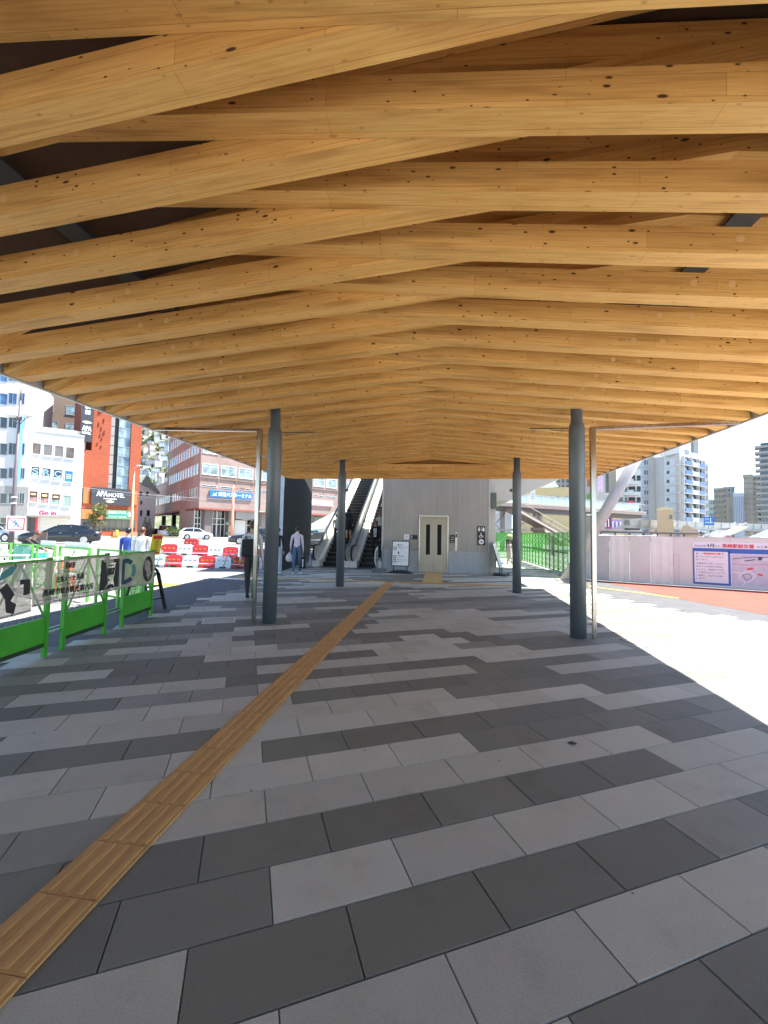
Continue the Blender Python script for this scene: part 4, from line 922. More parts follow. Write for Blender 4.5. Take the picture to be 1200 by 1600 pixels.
for (pa, Da), (pb, Db), z0, lb in (((-20, 7.5), (46, 8.2), 1.02, 'white barrier rail resting before the crouching cyclist'), ((0, 7.0), (95, 8.6), .95, 'long pale rail slanting down behind the banner')):
    a, c = at(pa, 866, Da), at(pb, 872, Db); b = MB(); o = Vector((a.x, a.y, 0)); e = Vector((c.x, c.y, 0))-o
    b.tube([Vector((0, 0, z0)), e+Vector((0, 0, z0-.02))], .022, 8)
    for q in (.06, .94): b.tube([e*q+Vector((0, .2, 0)), e*q+Vector((0, 0, z0-.01)), e*q+Vector((0, -.2, 0))], .018, 8)
    tag(b.build('barrier_rail', TUBE, loc=o), lb, 'barrier', 'pale tube rails behind the banner')
ORG = mat('cone_orange', (.75, .13, .02), .45); CW = mat('cone_white_band', (.75, .75, .73), .4)
for px, D, lb in ((88, 10.6, 'orange traffic cone behind the crossed green fence, left of its neighbour'), (99, 10.9, 'orange traffic cone in the middle behind the crossed green fence'), (111, 10.4, 'orange traffic cone behind the fence, right of its neighbour')):
    p = at(px, 870, D); t = thing('traffic_cone', lb, 'cone', (p.x, p.y, -.016), 0, 'orange cones behind the fence')
    b = MB(); b.tube([(0, 0, .03), (0, 0, .7)], [.14, .035], 16); b.build('body', ORG, t)
    b = MB(); b.tube([(0, 0, .34), (0, 0, .50)], [.092, .072], 16); b.build('band', CW, t)
    b = MB(); b.bbox(-.19, .19, -.19, .19, 0, .03, .008); b.build('base', ORG, t)
BRS = mat('brown_board', (.16, .11, .09), .6)
p = at(65, 840, 22); t = thing('brown_sign_board', 'plain brown board on a post in front of the black saloon car', 'sign', (p.x, p.y, gz(p.x, p.y)))
b = MB(); zc = p.z-gz(p.x, p.y); b.bbox(-.33, .33, -.02, .02, zc-.28, zc+.30, .005); b.build('panel', BRS, t); b = MB(); b.cyl((0, .04, 0), (0, .04, zc+.2), .03, 10); b.build('post', dst, t)

# ------------------------------------------------------------------ water barriers along the road works
WBR = mat('barrier_red', (.62, .03, .04), .35, var=.10); WBW = mat('barrier_white', (.74, .76, .78), .35, var=.06); OB = mat('amber_dot', (.75, .35, .03), .3)
def wbar(c, ang, w, h, red, lab, grp):
    t = thing('water_barrier', lab, 'barrier block', c, ang, grp); b = MB(); m = [WBR if red else WBW]
    prof = [(-.20, 0), (-.20, .10), (-.13, h*.55), (-.10, h-.03), (-.08, h), (.08, h), (.10, h-.03), (.13, h*.55), (.20, .10), (.20, 0)]
    b.prism([(-w/2, y, z) for y, z in prof], (w, 0, 0)); b.build('body', m, t)
    b = MB(); b.box(-w*.34, w*.34, -.08, .08, h-.005, h+.035); b.build('top_rib', m, t)
    b = MB()
    for x in (-w*.28, 0, w*.28): b.box(x-.05, x+.05, -.135, -.09, h*.60, h*.74)
    b.build('recess', [OB if red else mat('barrier_shadow_grey', (.45, .47, .50), .5)], t)
    b = MB(); b.box(-.12, .12, -.21, -.18, .01, .07); b.build('foot_slot', BLK, t)
def wrow(px0, px1, yb, D0, D1, n, z, h, first_red, where, cols=None):
    a, c = at(px0, yb, D0), at(px1, yb, D1); a.z = c.z = 0; d = c-a; L_ = d.length; ang = atan2(d.y, d.x); w = L_/n
    for i in range(n):
        q = a+d*((i+.5)/n); red = (i % 2 == 0) == first_red
        side = ['leftmost', 'second', 'third', 'fourth', 'fifth', 'sixth', 'seventh', 'eighth', 'ninth', 'tenth'][i]
        wbar((q.x, q.y, gz(q.x, q.y)+z), ang, w*.97, h, red, f'{side} block from the left in the {where}, {"red" if red else "white"} plastic', f'water barriers, {where}')
wrow(233, 411, 886, 16.6, 17.4, 7, 0, .45, False, 'front barrier row by the walkway')
wrow(228, 418, 872, 20.6, 21.6, 8, 0, .50, False, 'middle barrier row')
wrow(288, 310, 862, 25, 25, 1, .0, .62, True, 'far barrier row alone')
AFG = mat('teal_stand', (.05, .30, .26), .4)
for (pa, pb, lb) in ((258, 364, 'tube barrier on teal trestles in front of the red and white blocks'), (372, 412, 'tube barrier on a teal trestle behind the walker with the backpack')):
    a, c = gr(pa, 888), gr(pb, 890); o = Vector((a.x, a.y-.3, gz(a.x, a.y))); e = Vector((c.x-a.x, c.y-a.y, 0)); t = thing('tube_barrier', lb, 'barrier', o, 0, 'tube barriers on teal trestles')
    for q in (0.02, .98):
        b = MB(); m = e*q; b.tube([m+Vector((-.10, -.22, 0)), m+Vector((0, 0, .66)), m+Vector((.22, .18, 0))], .025, 8); b.build('trestle', AFG, t)
    for z in (.58, .17): b = MB(); b.tube([Vector((0, 0, z))-e*.12, e*1.1+Vector((0, 0, z))], .018, 8); b.build('rail', TUBE, t)
# ------------------------------------------------------------------ people
def cloth(name, col, rough=.85, var=.16): return mat('cloth_'+name, col, rough, var=var, scale=9, bump=.35, bscale=35)
SKIN = mat('skin', (.52, .30, .20), .5, var=.06); HAIRB = mat('hair_black', (.012, .010, .009), .45, var=.3, scale=40); HAIRBR = mat('hair_brown', (.10, .045, .02), .45, var=.3, scale=40)
SHW = cloth('shoe_white', (.70, .70, .68), .5); SHB = cloth('shoe_black', (.02, .02, .022), .5)
EYE_M = mat('eye_dark', (.01, .008, .008), .2)
def skin_mesh(nodes_, edges, sub=2, root=0):
    me = bpy.data.meshes.new('figure'); me.from_pydata([n[0] for n in nodes_], edges, [])
    o = bpy.data.objects.new('figure', me); COL.objects.link(o)
    md = o.modifiers.new('Skin', 'SKIN'); md.use_smooth_shade = True; md.branch_smoothing = .6
    for i, n in enumerate(nodes_):
        r = n[1]; me.skin_vertices[0].data[i].radius = r if isinstance(r, tuple) else (r, r)
    me.skin_vertices[0].data[root].use_root = True
    sd = o.modifiers.new('Sub', 'SUBSURF'); sd.levels = sub; sd.render_levels = sub
    dg = bpy.context.evaluated_depsgraph_get(); dg.update()
    m2 = bpy.data.meshes.new_from_object(o.evaluated_get(dg), depsgraph=dg)
    bpy.data.objects.remove(o); bpy.data.meshes.remove(me); return m2
def person(label, loc, face, h=1.70, top=None, low=None, shoe=SHB, hair=HAIRB, lean=0.0, legs=(.18, -.18), knee=(0, 0), arms=((.0, .05, .0), (.0, .05, .0)), hands=None,
           long_hair=False, sleeve=True, build=1.0, skirt=False, crouch=0.0, sit=False, turn=0.0, group=None, bald=False, coat=False, hood=False, sit_h=.45):
    """arms: per side (swing forward, out, elbow bend); legs: forward swing of each leg; face = heading, 0 looks along +Y"""
    s = h/1.70; t = thing('person', label, 'person', loc, face, group)
    N = []; E = []; LAB = []
    def node(p, r): N.append((Vector(p)*s, tuple(q*s for q in r) if isinstance(r, tuple) else r*s)); return len(N)-1
    def edge(a, b, l): E.append((a, b)); LAB.append(l)
    hz = .93-crouch if not sit else sit_h+.09
    L = lambda z: (z-hz)*sin(lean)          # trunk leans forward
    Z = lambda z: hz+(z-hz)*cos(lean)
    off = hz-.93
    def tp(x, y, z): zz = z+off; return (x, y+L(zz), Z(zz))
    pel = node(tp(0, 0, .95), (.150*build, .115*build)); wst = node(tp(0, .0, 1.08), (.135*build, .105*build)); ch = node(tp(0, .005, 1.25), (.158*build, .118*build)); sh = node(tp(0, 0, 1.38), (.125*build, .085*build))
    nk = node(tp(0, .005, 1.465), .055); n2 = node(tp(0, .015, 1.515), .052)
    h1 = node(tp(0, .03, 1.555), (.060, .070)); h2 = node(tp(0, .03, 1.61), (.074, .092)); h3 = node(tp(0, .02, 1.665), (.070, .085)); h4 = node(tp(0, .015, 1.695), (.035, .045))
    for a, b, l in ((pel, wst, 'top'), (wst, ch, 'top'), (ch, sh, 'top'), (sh, nk, 'neck'), (nk, n2, 'skin'), (n2, h1, 'skin'), (h1, h2, 'skin'), (h2, h3, 'skin'), (h3, h4, 'skin')): edge(a, b, l)
    ns = node(tp(0, .118, 1.60), .013); edge(h2, ns, 'skin')
    for x in (-.078, .078): e_ = node(tp(x, .02, 1.60), (.012, .02)); edge(h2, e_, 'skin')
    wrists = []
    for k, sx in enumerate((-1, 1)):
        sw, out, bend = arms[k]
        S0 = Vector(tp(sx*.165*build, 0, 1.375)); a0 = node(S0, .058*build); edge(sh, a0, 'top')
        d1 = Vector((sx*sin(out), sin(sw)*cos(out), -cos(sw)*cos(out))); E0 = S0+d1*.285; a1 = node(S0+d1*.14, .047*build); a2 = node(E0, .041*build)
        d2 = Vector((sx*sin(out)*.6, sin(sw+bend), -cos(sw+bend))).normalized(); W0 = E0+d2*.245; a3 = node(E0+d2*.12, .039); a4 = node(W0, .027)
        edge(a0, a1, 'top'); edge(a1, a2, 'top' if sleeve else 'skin'); edge(a2, a3, 'top' if sleeve else 'skin'); edge(a3, a4, 'top' if sleeve else 'skin')
        H0 = W0+d2*.045; a5 = node(H0, (.022, .034)); a6 = node(W0+d2*.085, (.016, .038)); edge(a4, a5, 'skin'); edge(a5, a6, 'skin')
        fw = Vector((0, 1, 0))-d2*d2.y; fw.normalize(); inw = Vector((-sx, 0, 0))
        for q, (of, ln) in enumerate(((-.030, .055), (-.010, .072), (.010, .078), (.030, .070))):
            b0 = W0+d2*.095+fw*of; f1 = node(b0, .0095); f2 = node(b0+d2*ln*.5+inw*.010, .0088); f3 = node(b0+d2*ln*.85+inw*.034, .0075)
            edge(a6, f1, 'skin'); edge(f1, f2, 'skin'); edge(f2, f3, 'skin')
        th = node(W0+d2*.055+fw*.045+inw*.012, .011); t2 = node(W0+d2*.095+fw*.062+inw*.022, .0085); edge(a5, th, 'skin'); edge(th, t2, 'skin')
        wrists.append(W0+d2*.10)
    for k, sx in enumerate((-1, 1)):
        sw = legs[k]; kb = knee[k]
        H0 = Vector((sx*.088, 0, hz-.04)); l0 = node(H0, .092*build); edge(pel, l0, 'low')
        if sit: d1 = Vector((sx*.08, .98, -.05)).normalized(); d2 = Vector((0, sin(kb), -cos(kb)))
        else:
            a = sw+crouch*1.9; d1 = Vector((sx*.03, sin(a), -cos(a))).normalized(); b2 = sw-kb-crouch*1.5; d2 = Vector((0, sin(b2), -cos(b2)))
        K0 = H0+d1*.43; l1 = node(H0+d1*.2, .082*build); l2 = node(K0, .058*build); A0 = K0+d2*.40; l3 = node(K0+d2*.14, .056*build); l4 = node(A0, .038)
        edge(l0, l1, 'low'); edge(l1, l2, 'low' if not skirt else 'leg'); edge(l2, l3, 'low' if not skirt else 'leg'); edge(l3, l4, 'low' if not skirt else 'leg')
        fd = Vector((sx*.12, 1, -.12+max(0, -b2*.6) if not sit else .1)).normalized()
        f0 = node(A0+Vector((0, -.035, -.05)), .036); f1 = node(A0+fd*.10+Vector((0, 0, -.052)), (.040, .030)); f2 = node(A0+fd*.17+Vector((0, 0, -.056)), (.036, .022))
        edge(l4, f0, 'shoe'); edge(f0, f1, 'shoe'); edge(f1, f2, 'shoe')
    me = skin_mesh(N, E)
    mats = [top, low, SKIN, shoe]; ix = {'top': 0, 'low': 1, 'skin': 2, 'neck': 2, 'shoe': 3, 'leg': 2}
    for m in mats: me.materials.append(m)
    A = np.array([N[a][0][:] for a, b in E]); B = np.array([N[b][0][:] for a, b in E]); R_ = np.array([min(N[a][1] if not isinstance(N[a][1], tuple) else N[a][1][0], 9) for a, b in E])
    D = B-A; DD = (D*D).sum(1)+1e-9
    zmin = min(v.co.z for v in me.vertices)
    for p in me.polygons:
        c = np.array(p.center); tt = np.clip(((c-A)*D).sum(1)/DD, 0, 1); q = A+D*tt[:, None]; dist = np.linalg.norm(c-q, axis=1)/np.maximum(R_, .02*s)
        k = int(dist.argmin()); l = LAB[k]
        if l == 'neck' and tt[k] < .55: l = 'top'
        p.material_index = ix[l]; p.use_smooth = True
    o = bpy.data.objects.new('body', me); COL.objects.link(o); o.parent = t; o.location.z = -zmin if not sit else 0
    zb = o.location.z
    hc = Vector(N[h2][0])+Vector((0, 0, zb)); ax = Matrix.Rotation(-lean, 3, 'X')
    if not bald:
        b = MB(); n, m_ = 20, 12; vs = []; fs = []; rg = random.Random(len(label))
        for i in range(m_+1):
            th = .02+(pi*.60)*i/m_
            for j in range(n):
                ph = 2*pi*j/n; back = .5-.5*sin(ph); th2 = th*(.62+.62*back if not long_hair else .62+.75*back)
                r = 1+.05*rg.random()*(1 if i > 2 else .3)
                dz = -.055*back*(i/m_)**2*(3.0 if long_hair else .25)
                vs.append(hc+ax@(Vector((.084*r*sin(th2)*cos(ph), -.010+.101*r*sin(th2)*sin(ph), .018+.092*r*cos(th2)+dz))*s))
        for i in range(m_):
            for j in range(n): fs.append((i*n+j, (i+1)*n+j, (i+1)*n+(j+1) % n, i*n+(j+1) % n))
        b.add(vs, fs, 0, True); b.build('hair', hair, t)
    for x in (-.030, .030):
        b = MB(); b.ball(hc+ax@(Vector((x, .083, .008))*s), (.011*s, .006*s, .007*s), 0, 8, 6); b.build('eye', EYE_M, t)
    b = MB(); b.ball(hc+ax@(Vector((0, .080, -.045))*s), (.022*s, .008*s, .005*s), 0, 8, 6); b.build('mouth', mat('lip', (.35, .12, .10), .5), t)
    if skirt or coat:
        zt, zb_, r0, r1 = ((hz+.06), (hz-.43), .15, .24) if skirt else ((hz+.22), (hz-.50), .165, .25)
        b = MB(); n = 24; vs = []; K = 7
        for i in range(K):
            f = i/(K-1)
            for j in range(n):
                a = 2*pi*j/n; r = (r0+(r1-r0)*f)*(1+.06*f*sin(5*a+1)); vs.append((r*cos(a)*s, r*.78*sin(a)*s+L(zt)*s*(1-f), (zt+(zb_-zt)*f)*s+zb))
        b.add(vs, [(i*n+j, i*n+(j+1) % n, (i+1)*n+(j+1) % n, (i+1)*n+j) for i in range(K-1) for j in range(n)][::1], 0, True); b.build('skirt' if skirt else 'coat', low if skirt else top, t)
    if hood:
        b = MB(); q = Vector(tp(0, -.085, 1.42))*s+Vector((0, 0, zb)); b.ball(q, (.10*s, .05*s, .085*s)); b.build('hood', top, t)
    t['w'] = 0; del t['w']
    Rz = Matrix.Rotation(face, 3, 'Z')
    return t, [Vector(loc)+Rz@(Vector(w)*s+Vector((0, 0, zb))) for w in wrists]

GRY = cloth('pale_grey', (.60, .62, .66)); OLV = cloth('dark_olive', (.055, .050, .040)); LAV = cloth('lavender', (.60, .54, .62)); JEAN = cloth('blue_denim', (.075, .125, .22)); BLKC = cloth('black', (.013, .013, .015)); GRT = cloth('light_grey_trouser', (.38, .42, .46)); NAVY = cloth('navy', (.02, .026, .05)); CREAM = cloth('cream', (.62, .58, .50)); BLUC = cloth('bright_blue', (.05, .10, .45)); WHC = cloth('white', (.78, .78, .77)); PNK = cloth('pinkish_grey', (.42, .35, .35)); DRKJ = cloth('charcoal', (.035, .033, .036))
p = gr(391, 937); w1, wr1 = person('person in pale grey shirt and dark trousers wearing a black backpack beside the left pipe', (p.x, p.y, 0), radians(6), 1.73, GRY, OLV, SHB, HAIRBR, legs=(.12, -.10), knee=(.05, .12), arms=((-.14, .14, .12), (.05, .12, .12)), build=1.08, turn=0)
t = thing('backpack', 'black square backpack on the back of the person in the pale grey shirt', 'backpack', w1.location, radians(6))
b = MB(); b.bbox(-.15, .15, -.27, -.125, .98, 1.38, .04); b.build('bag', mat('backpack_fabric', (.008, .008, .009), .65, bump=.3), t)
for x in (-.10, .10): b = MB(); b.tube([(x, -.14, 1.34), (x*1.15, -.11, 1.42), (x*1.2, -.02, 1.475), (x*1.15, .09, 1.42), (x*1.05, .135, 1.28)], .016, 8); b.build('strap', mat('strap_dark', (.03, .035, .05), .7), t)
b = MB(); b.tube([(-.04, -.19, 1.375), (-.03, -.20, 1.43), (.03, -.20, 1.43), (.04, -.19, 1.375)], .009, 8); b.build('handle', BLKC, t)
p = gr(463, 897.5); w2, wr2 = person('person walking away in lavender hoodie and blue jeans near the dark wall', (p.x, p.y, 0), radians(8), 1.72, LAV, JEAN, SHW, HAIRB, legs=(-.10, .12), knee=(.10, .0), arms=((.12, .22, .25), (-.02, .12, .15)), hood=True, build=1.02)
q = wr2[0]; t = thing('shopping_bag', 'white plastic shopping bag held by the person in the lavender hoodie', 'bag', (q.x-.03, q.y, q.z-.37))
b = MB(); n = 14; vs = []
for z, rx, ry in ((0, .07, .04), (.02, .12, .07), (.12, .145, .085), (.22, .12, .07), (.29, .055, .035), (.36, .018, .015)):
    for j in range(n): a = 2*pi*j/n; vs.append(((rx+.012*sin(3*a+z*20))*cos(a), (ry+.01*cos(4*a+z*30))*sin(a), z))
b.add(vs, [(i*n+j, i*n+(j+1) % n, (i+1)*n+(j+1) % n, (i+1)*n+j) for i in range(5) for j in range(n)]+[tuple(range(n))[::-1]], 0, True)
b.build('sack', mat('white_plastic', (.74, .72, .76), .4, var=.08, bump=.5, bscale=25), t)
q = wr2[1]; t = thing('tote_bag', 'flat black bag with a white stripe in the right hand of the lavender hoodie walker', 'bag', (q.x, q.y, q.z-.58))
b = MB(); b.bbox(-.12, .10, -.04, .04, 0, .44, .015); b.build('body', BLKC, t); b = MB(); b.box(-.02, .02, -.046, -.041, .06, .34); b.build('stripe', WHC, t)
b = MB(); b.tube([(-.06, 0, .43), (-.03, 0, .56), (.02, 0, .56), (.05, 0, .43)], .008, 6); b.build('handle', BLKC, t)
p = gr(430, 898); person('person in black jacket and light grey trousers mostly hidden behind the left column', (p.x, p.y+.15, 0), radians(8), 1.66, BLKC, GRT, SHW, HAIRB, legs=(.10, -.12), knee=(.02, .10), arms=((.05, .08, .2), (.0, .14, .1)))
# two walkers beyond the fence
for px, D, hh, tp_, lw, hr, fc, lb, kw in ((200, 11.2, 1.58, BLUC, NAVY, HAIRB, -.25, 'person in bright blue patterned top beyond the green fences, left of the one in white', dict(build=.98)), (222, 10.9, 1.60, WHC, JEAN, HAIRBR, -.1, 'person in loose white shirt seen from behind beyond the green fences', dict(build=1.22))):
    q = at(px, 835, D); person(lb, (q.x, q.y, gz(q.x, q.y)), radians(20), hh, tp_, lw, SHW, hr, group=None, **kw)
# cyclist bending down beside a cyan bicycle
q = at(35, 845, 11.6); person('person in dark jacket bending down with brown hair beside the cyan bicycle', (q.x-.15, q.y, gz(q.x, q.y)), radians(-65), 1.6, DRKJ, BLKC, SHB, HAIRBR, lean=.75, arms=((.9, .2, .3), (.9, .2, .3)))
q = at(24, 868, 10.6); t = thing('bicycle', 'cyan bicycle with a front basket behind the green fence', 'bicycle', (q.x, q.y, gz(q.x, q.y)), radians(12))
CY = mat('cyan_paint', (.03, .42, .55), .3)
for x in (-.5, .5):
    b = MB(); b.tube([(x+.30*cos(a), 0, .31+.30*sin(a)) for a in np.linspace(0, 2*pi, 25)], .017, 8, cap=False); w_ = b.build('wheel', BLK, t)
    b = MB()
    for a in np.linspace(0, pi, 9)[:-1]: b.cyl((x-.29*cos(a), 0, .31-.29*sin(a)), (x+.29*cos(a), 0, .31+.29*sin(a)), .0025, 4)
    b.build('spokes', alu, w_)
b = MB(); b.tube([(-.5, 0, .31), (-.15, 0, .30), (.35, 0, .72), (.33, 0, .86)], .018, 8); b.tube([(-.15, 0, .30), (-.27, 0, .78)], .018, 8); b.tube([(-.27, 0, .70), (.36, 0, .68)], .018, 8); b.tube([(.5, 0, .31), (.34, 0, .92)], .016, 8); b.build('frame', CY, t)
b = MB(); b.tube([(.30, -.26, .98), (.33, -.10, .94), (.33, .10, .94), (.30, .26, .98)], .012, 8); b.build('handlebar', alu, t)
b = MB(); b.bbox(-.40, -.16, -.08, .08, .80, .86, .025); b.build('saddle', BLK, t); b = MB(); b.prism([(.38, -.16, .68), (.66, -.16, .68), (.70, -.16, .92), (.36, -.16, .92)], (0, .32, 0)); b.build('basket', CY, t)

# people on the escalators
for X, Y, lb, a in ((-5.12, 20.4, 'person in pale top and dark trousers riding up, half hidden by the far left column', dict(top=CREAM, low=NAVY, hair=HAIRB, h=1.66)), (-4.62, 20.9, 'person in navy jacket and dark skirt riding up the left escalator', dict(top=NAVY, low=BLKC, skirt=True, h=1.62, long_hair=True))):
    person(lb, (X, Y, .2*math.ceil(max(0, (Y-19.05)*.577)/.2)+.006), radians(2), legs=(0, 0), arms=((.2, .08, .6), (.1, .08, .3)), **a)
for X, Y, lb, a in ((-3.0, 19.55, 'person in black suit and white shirt coming down at the foot of the right escalator', dict(top=BLKC, low=BLKC, h=1.72, arms=((.1, .12, .5), (.15, .12, 1.0)))), (-2.92, 20.45, 'person in cream top with brown hair behind the suited one on the right escalator', dict(top=CREAM, low=OLV, hair=HAIRBR, h=1.60, long_hair=True, arms=((.1, .1, .3), (.2, .1, .6)))), (-2.92, 22.6, 'person in dark coat highest on the right escalator', dict(top=DRKJ, low=OLV, h=1.70, arms=((.2, .1, .7), (.2, .1, .6))))):
    pp_, _ = person(lb, (X, Y, .2*math.ceil(max(0, (Y-19.05)*.577)/.2)+.006), pi, legs=(0, .05), **a)
    if 'suit' in lb and 'black suit' in lb:
        b = MB(); b.prism([(-.055, .128, 1.0), (.055, .128, 1.0), (.075, .118, 1.40), (-.075, .118, 1.40)], (0, .004, 0)); b.build('shirt_front', WHC, pp_); b = MB(); b.prism([(-.02, .134, 1.05), (.02, .134, 1.05), (.014, .126, 1.38), (-.014, .126, 1.38)], (0, .004, 0)); b.build('tie', NAVY, pp_)
# group beyond the lift tower
p = gr(796, 881); person('child with black hair in a long pinkish coat beyond the lift tower', (p.x, p.y, 0), pi+.5, 1.28, PNK, CREAM, cloth('yellow_shoe', (.55, .45, .12)), HAIRB, coat=True, long_hair=True)
person('adult in dark clothes and pale yellow hat behind the child in the pinkish coat', (p.x+.15, p.y+.9, 0), pi, 1.60, OLV, OLV, SHB, HAIRBR)
b = MB(); b.tube([(0, 0, 0), (0, 0, .015), (0, 0, .02), (0, 0, .11), (0, 0, .125)], [.17, .165, .105, .095, .06], 18); tag(b.build('sun_hat', cloth('pale_yellow', (.70, .62, .25)), loc=(p.x+.15, p.y+.9, 1.55)), 'pale yellow sun hat on the adult behind the child', 'hat')
person('person in black suit sitting with legs stretched out at the lift tower corner', (2.50, 20.9, 0), -.9, 1.70, BLKC, BLKC, SHB, HAIRB, sit=True, knee=(.9, .7), arms=((.5, .1, .6), (.5, .1, .6)), sit_h=.52)
t = thing('bench', 'low black bench under the sitting person by the lift tower corner', 'bench', (2.50, 20.9, 0)); b = MB(); b.bbox(-.35, .35, -.22, .22, .44, .50, .01); b.build('seat', BLK, t)
for x in (-.3, .3): b = MB(); b.box(x-.02, x+.02, -.2, .2, 0, .44); b.build('leg', BLK, t)
# ------------------------------------------------------------------ vehicles
CGL = glassmat('car_glass', (.015, .02, .022), .05); TYR = mat('tyre_rubber', (.015, .015, .016), .8); RIM = mat('alloy_rim', (.55, .55, .56), .3, .9)
HLT = mat('headlamp_lens', (.75, .78, .80), .12, .2); TLT = mat('tail_lamp', (.45, .01, .015), .15); PLT = mat('number_plate', (.75, .75, .72), .5); TRIM = mat('black_trim', (.02, .02, .02), .4)
def car(name, label, cat, loc, rz, paint, L=4.7, W_=1.78, Hh=1.45, kind='saloon', group='cars on the far road'):
    t = thing(name, label, cat, loc, rz, group)
    hw = W_/2; wb = L*.58; xf, xr_ = wb/2+.02, -wb/2-.02; R = .325
    # lower body: sections along x  (x, sill z, waist z, top z, half width, top half width)
    if kind == 'hatch': prof = [(L/2, .30, .52, .62, .62, .55), (L/2-.12, .20, .62, .78, .80, .70), (L/2-.5, .18, .68, .90, .96, .84), (L*.22, .18, .72, 1.02, 1, .88), (0, .18, .74, 1.0, 1, .90), (-L*.25, .18, .78, 1.02, 1, .90), (-L/2+.35, .20, .80, 1.05, .98, .88), (-L/2+.06, .26, .78, 1.06, .90, .82), (-L/2, .34, .72, 1.0, .80, .74)]
    elif kind == 'van': prof = [(L/2, .30, .6, .80, .80, .74), (L/2-.1, .22, .7, .98, .94, .86), (L*.35, .20, .8, 1.12, 1, .92), (0, .20, .8, 1.12, 1, .93), (-L/2+.1, .22, .8, 1.12, 1, .93), (-L/2, .30, .75, 1.1, .96, .9)]
    else: prof = [(L/2, .32, .50, .58, .60, .52), (L/2-.14, .20, .60, .70, .82, .72), (L/2-.55, .17, .66, .82, .96, .84), (L*.20, .17, .70, .92, 1, .88), (0, .17, .72, .93, 1, .90), (-L*.22, .17, .76, .96, 1, .90), (-L/2+.55, .19, .78, 1.0, .98, .88), (-L/2+.10, .26, .76, .98, .90, .80), (-L/2, .36, .70, .90, .80, .70)]
    b = MB(); vs = []; n = 10
    for x, z0, z1, z2, f, g in prof:
        a, c = hw*f, hw*g
        vs += [(x, -a*.90, z0), (x, -a, z0+.12), (x, -a, z1), (x, -c-.02, z2-.03), (x, -c*.8, z2), (x, c*.8, z2), (x, c+.02, z2-.03), (x, a, z1), (x, a, z0+.12), (x, a*.90, z0)]
    fs = [(i*n+j, i*n+(j+1) % n, (i+1)*n+(j+1) % n, (i+1)*n+j) for i in range(len(prof)-1) for j in range(n)]+[tuple(range(n))[::-1], tuple((len(prof)-1)*n+j for j in range(n))]
    b.add(vs, fs, 0, True); body = b.build('body', paint, t)
    # cabin: glasshouse under a painted roof
    if kind == 'hatch': cab = [(L*.24, 1.0, 1.0), (L*.05, 1.0, Hh-.05), (-L*.10, 1.0, Hh), (-L*.32, 1.02, Hh-.06), (-L*.47, 1.04, 1.06)]
    elif kind == 'van': cab = [(L*.44, 1.08, 1.08), (L*.33, 1.1, Hh-.06), (0, 1.1, Hh), (-L*.46, 1.1, Hh-.03), (-L*.49, 1.1, 1.12)]
    else: cab = [(L*.20, .90, .90), (L*.02, .92, Hh-.05), (-L*.12, .93, Hh), (-L*.26, .95, Hh-.08), (-L*.42, .97, .99)]
    b = MB(); vs = []
    for i, (x, z0, z1) in enumerate(cab):
        a = hw*.88; c = hw*(.88 if z1-z0 < .1 else .70); vs += [(x, -a, z0-.04), (x, -c, z1), (x, c, z1), (x, a, z0-.04)]
    fs = []
    for i in range(len(cab)-1): fs += [(4*i, 4*i+1, 4*i+5, 4*i+4), (4*i+1, 4*i+2, 4*i+6, 4*i+5), (4*i+2, 4*i+3, 4*i+7, 4*i+6)]
    b.add([Vector(v) for v in vs], [f[::-1] for f in fs], 0); b.build('windows', CGL, t)
    b = MB(); vs = []; rc = cab[1:-1]; rc = [(rc[0][0]+.05, 0, rc[0][2]-.02)]+rc+[(rc[-1][0]-.06, 0, rc[-1][2]-.03)]
    for x, z0, z1 in rc: c = hw*.71; vs += [(x, -c-.012, z1-.05), (x, -c*.94, z1+.012), (x, 0, z1+.03), (x, c*.94, z1+.012), (x, c+.012, z1-.05)]
    fs = [(5*i+j, 5*i+j+1, 5*i+j+6, 5*i+j+5) for i in range(len(rc)-1) for j in range(4)]
    b.add(vs, [f[::-1] for f in fs], 0, True); b.build('roof', paint, t)
    for s in (-1, 1):   # pillars and sill of the side glass
        b = MB()
        for i in range(len(cab)-1):
            (xa, za, ta), (xb, zb, tb) = cab[i], cab[i+1]
            if i in (0, len(cab)-2): b.tube([(xa, s*hw*(.885 if ta-za < .1 else .715), ta+.01), (xb, s*hw*(.885 if tb-zb < .1 else .715), tb+.01)], .04, 6)
        x, z0, z1 = cab[2]; b.tube([(x-.05, s*hw*.885, z0-.03), (x, s*hw*.715, z1)], .035, 6)
        b.build('pillar', paint, t)
        b = MB(); x = cab[0][0]-.28; b.ball((x, s*(hw+.07), cab[0][1]+.06), (.07, .09, .06), 0, 10, 6); b.build('wing_mirror', paint, t)
        b = MB(); b.box(-.12, .02, s*(hw+.002)-.012, s*(hw+.002)+.012, .80, .825); b.box(-1.05, -.91, s*(hw+.002)-.012, s*(hw+.002)+.012, .82, .845); b.build('door_handle', RIM, t)
        b = MB(); b.ball((L/2-.18, s*hw*.62, .64), (.16, .17, .075), 0, 10, 6); b.build('headlight', HLT, t)
        b = MB(); b.ball((-L/2+.09, s*hw*.68, .84), (.10, .17, .07), 0, 10, 6); b.build('tail_light', TLT, t)
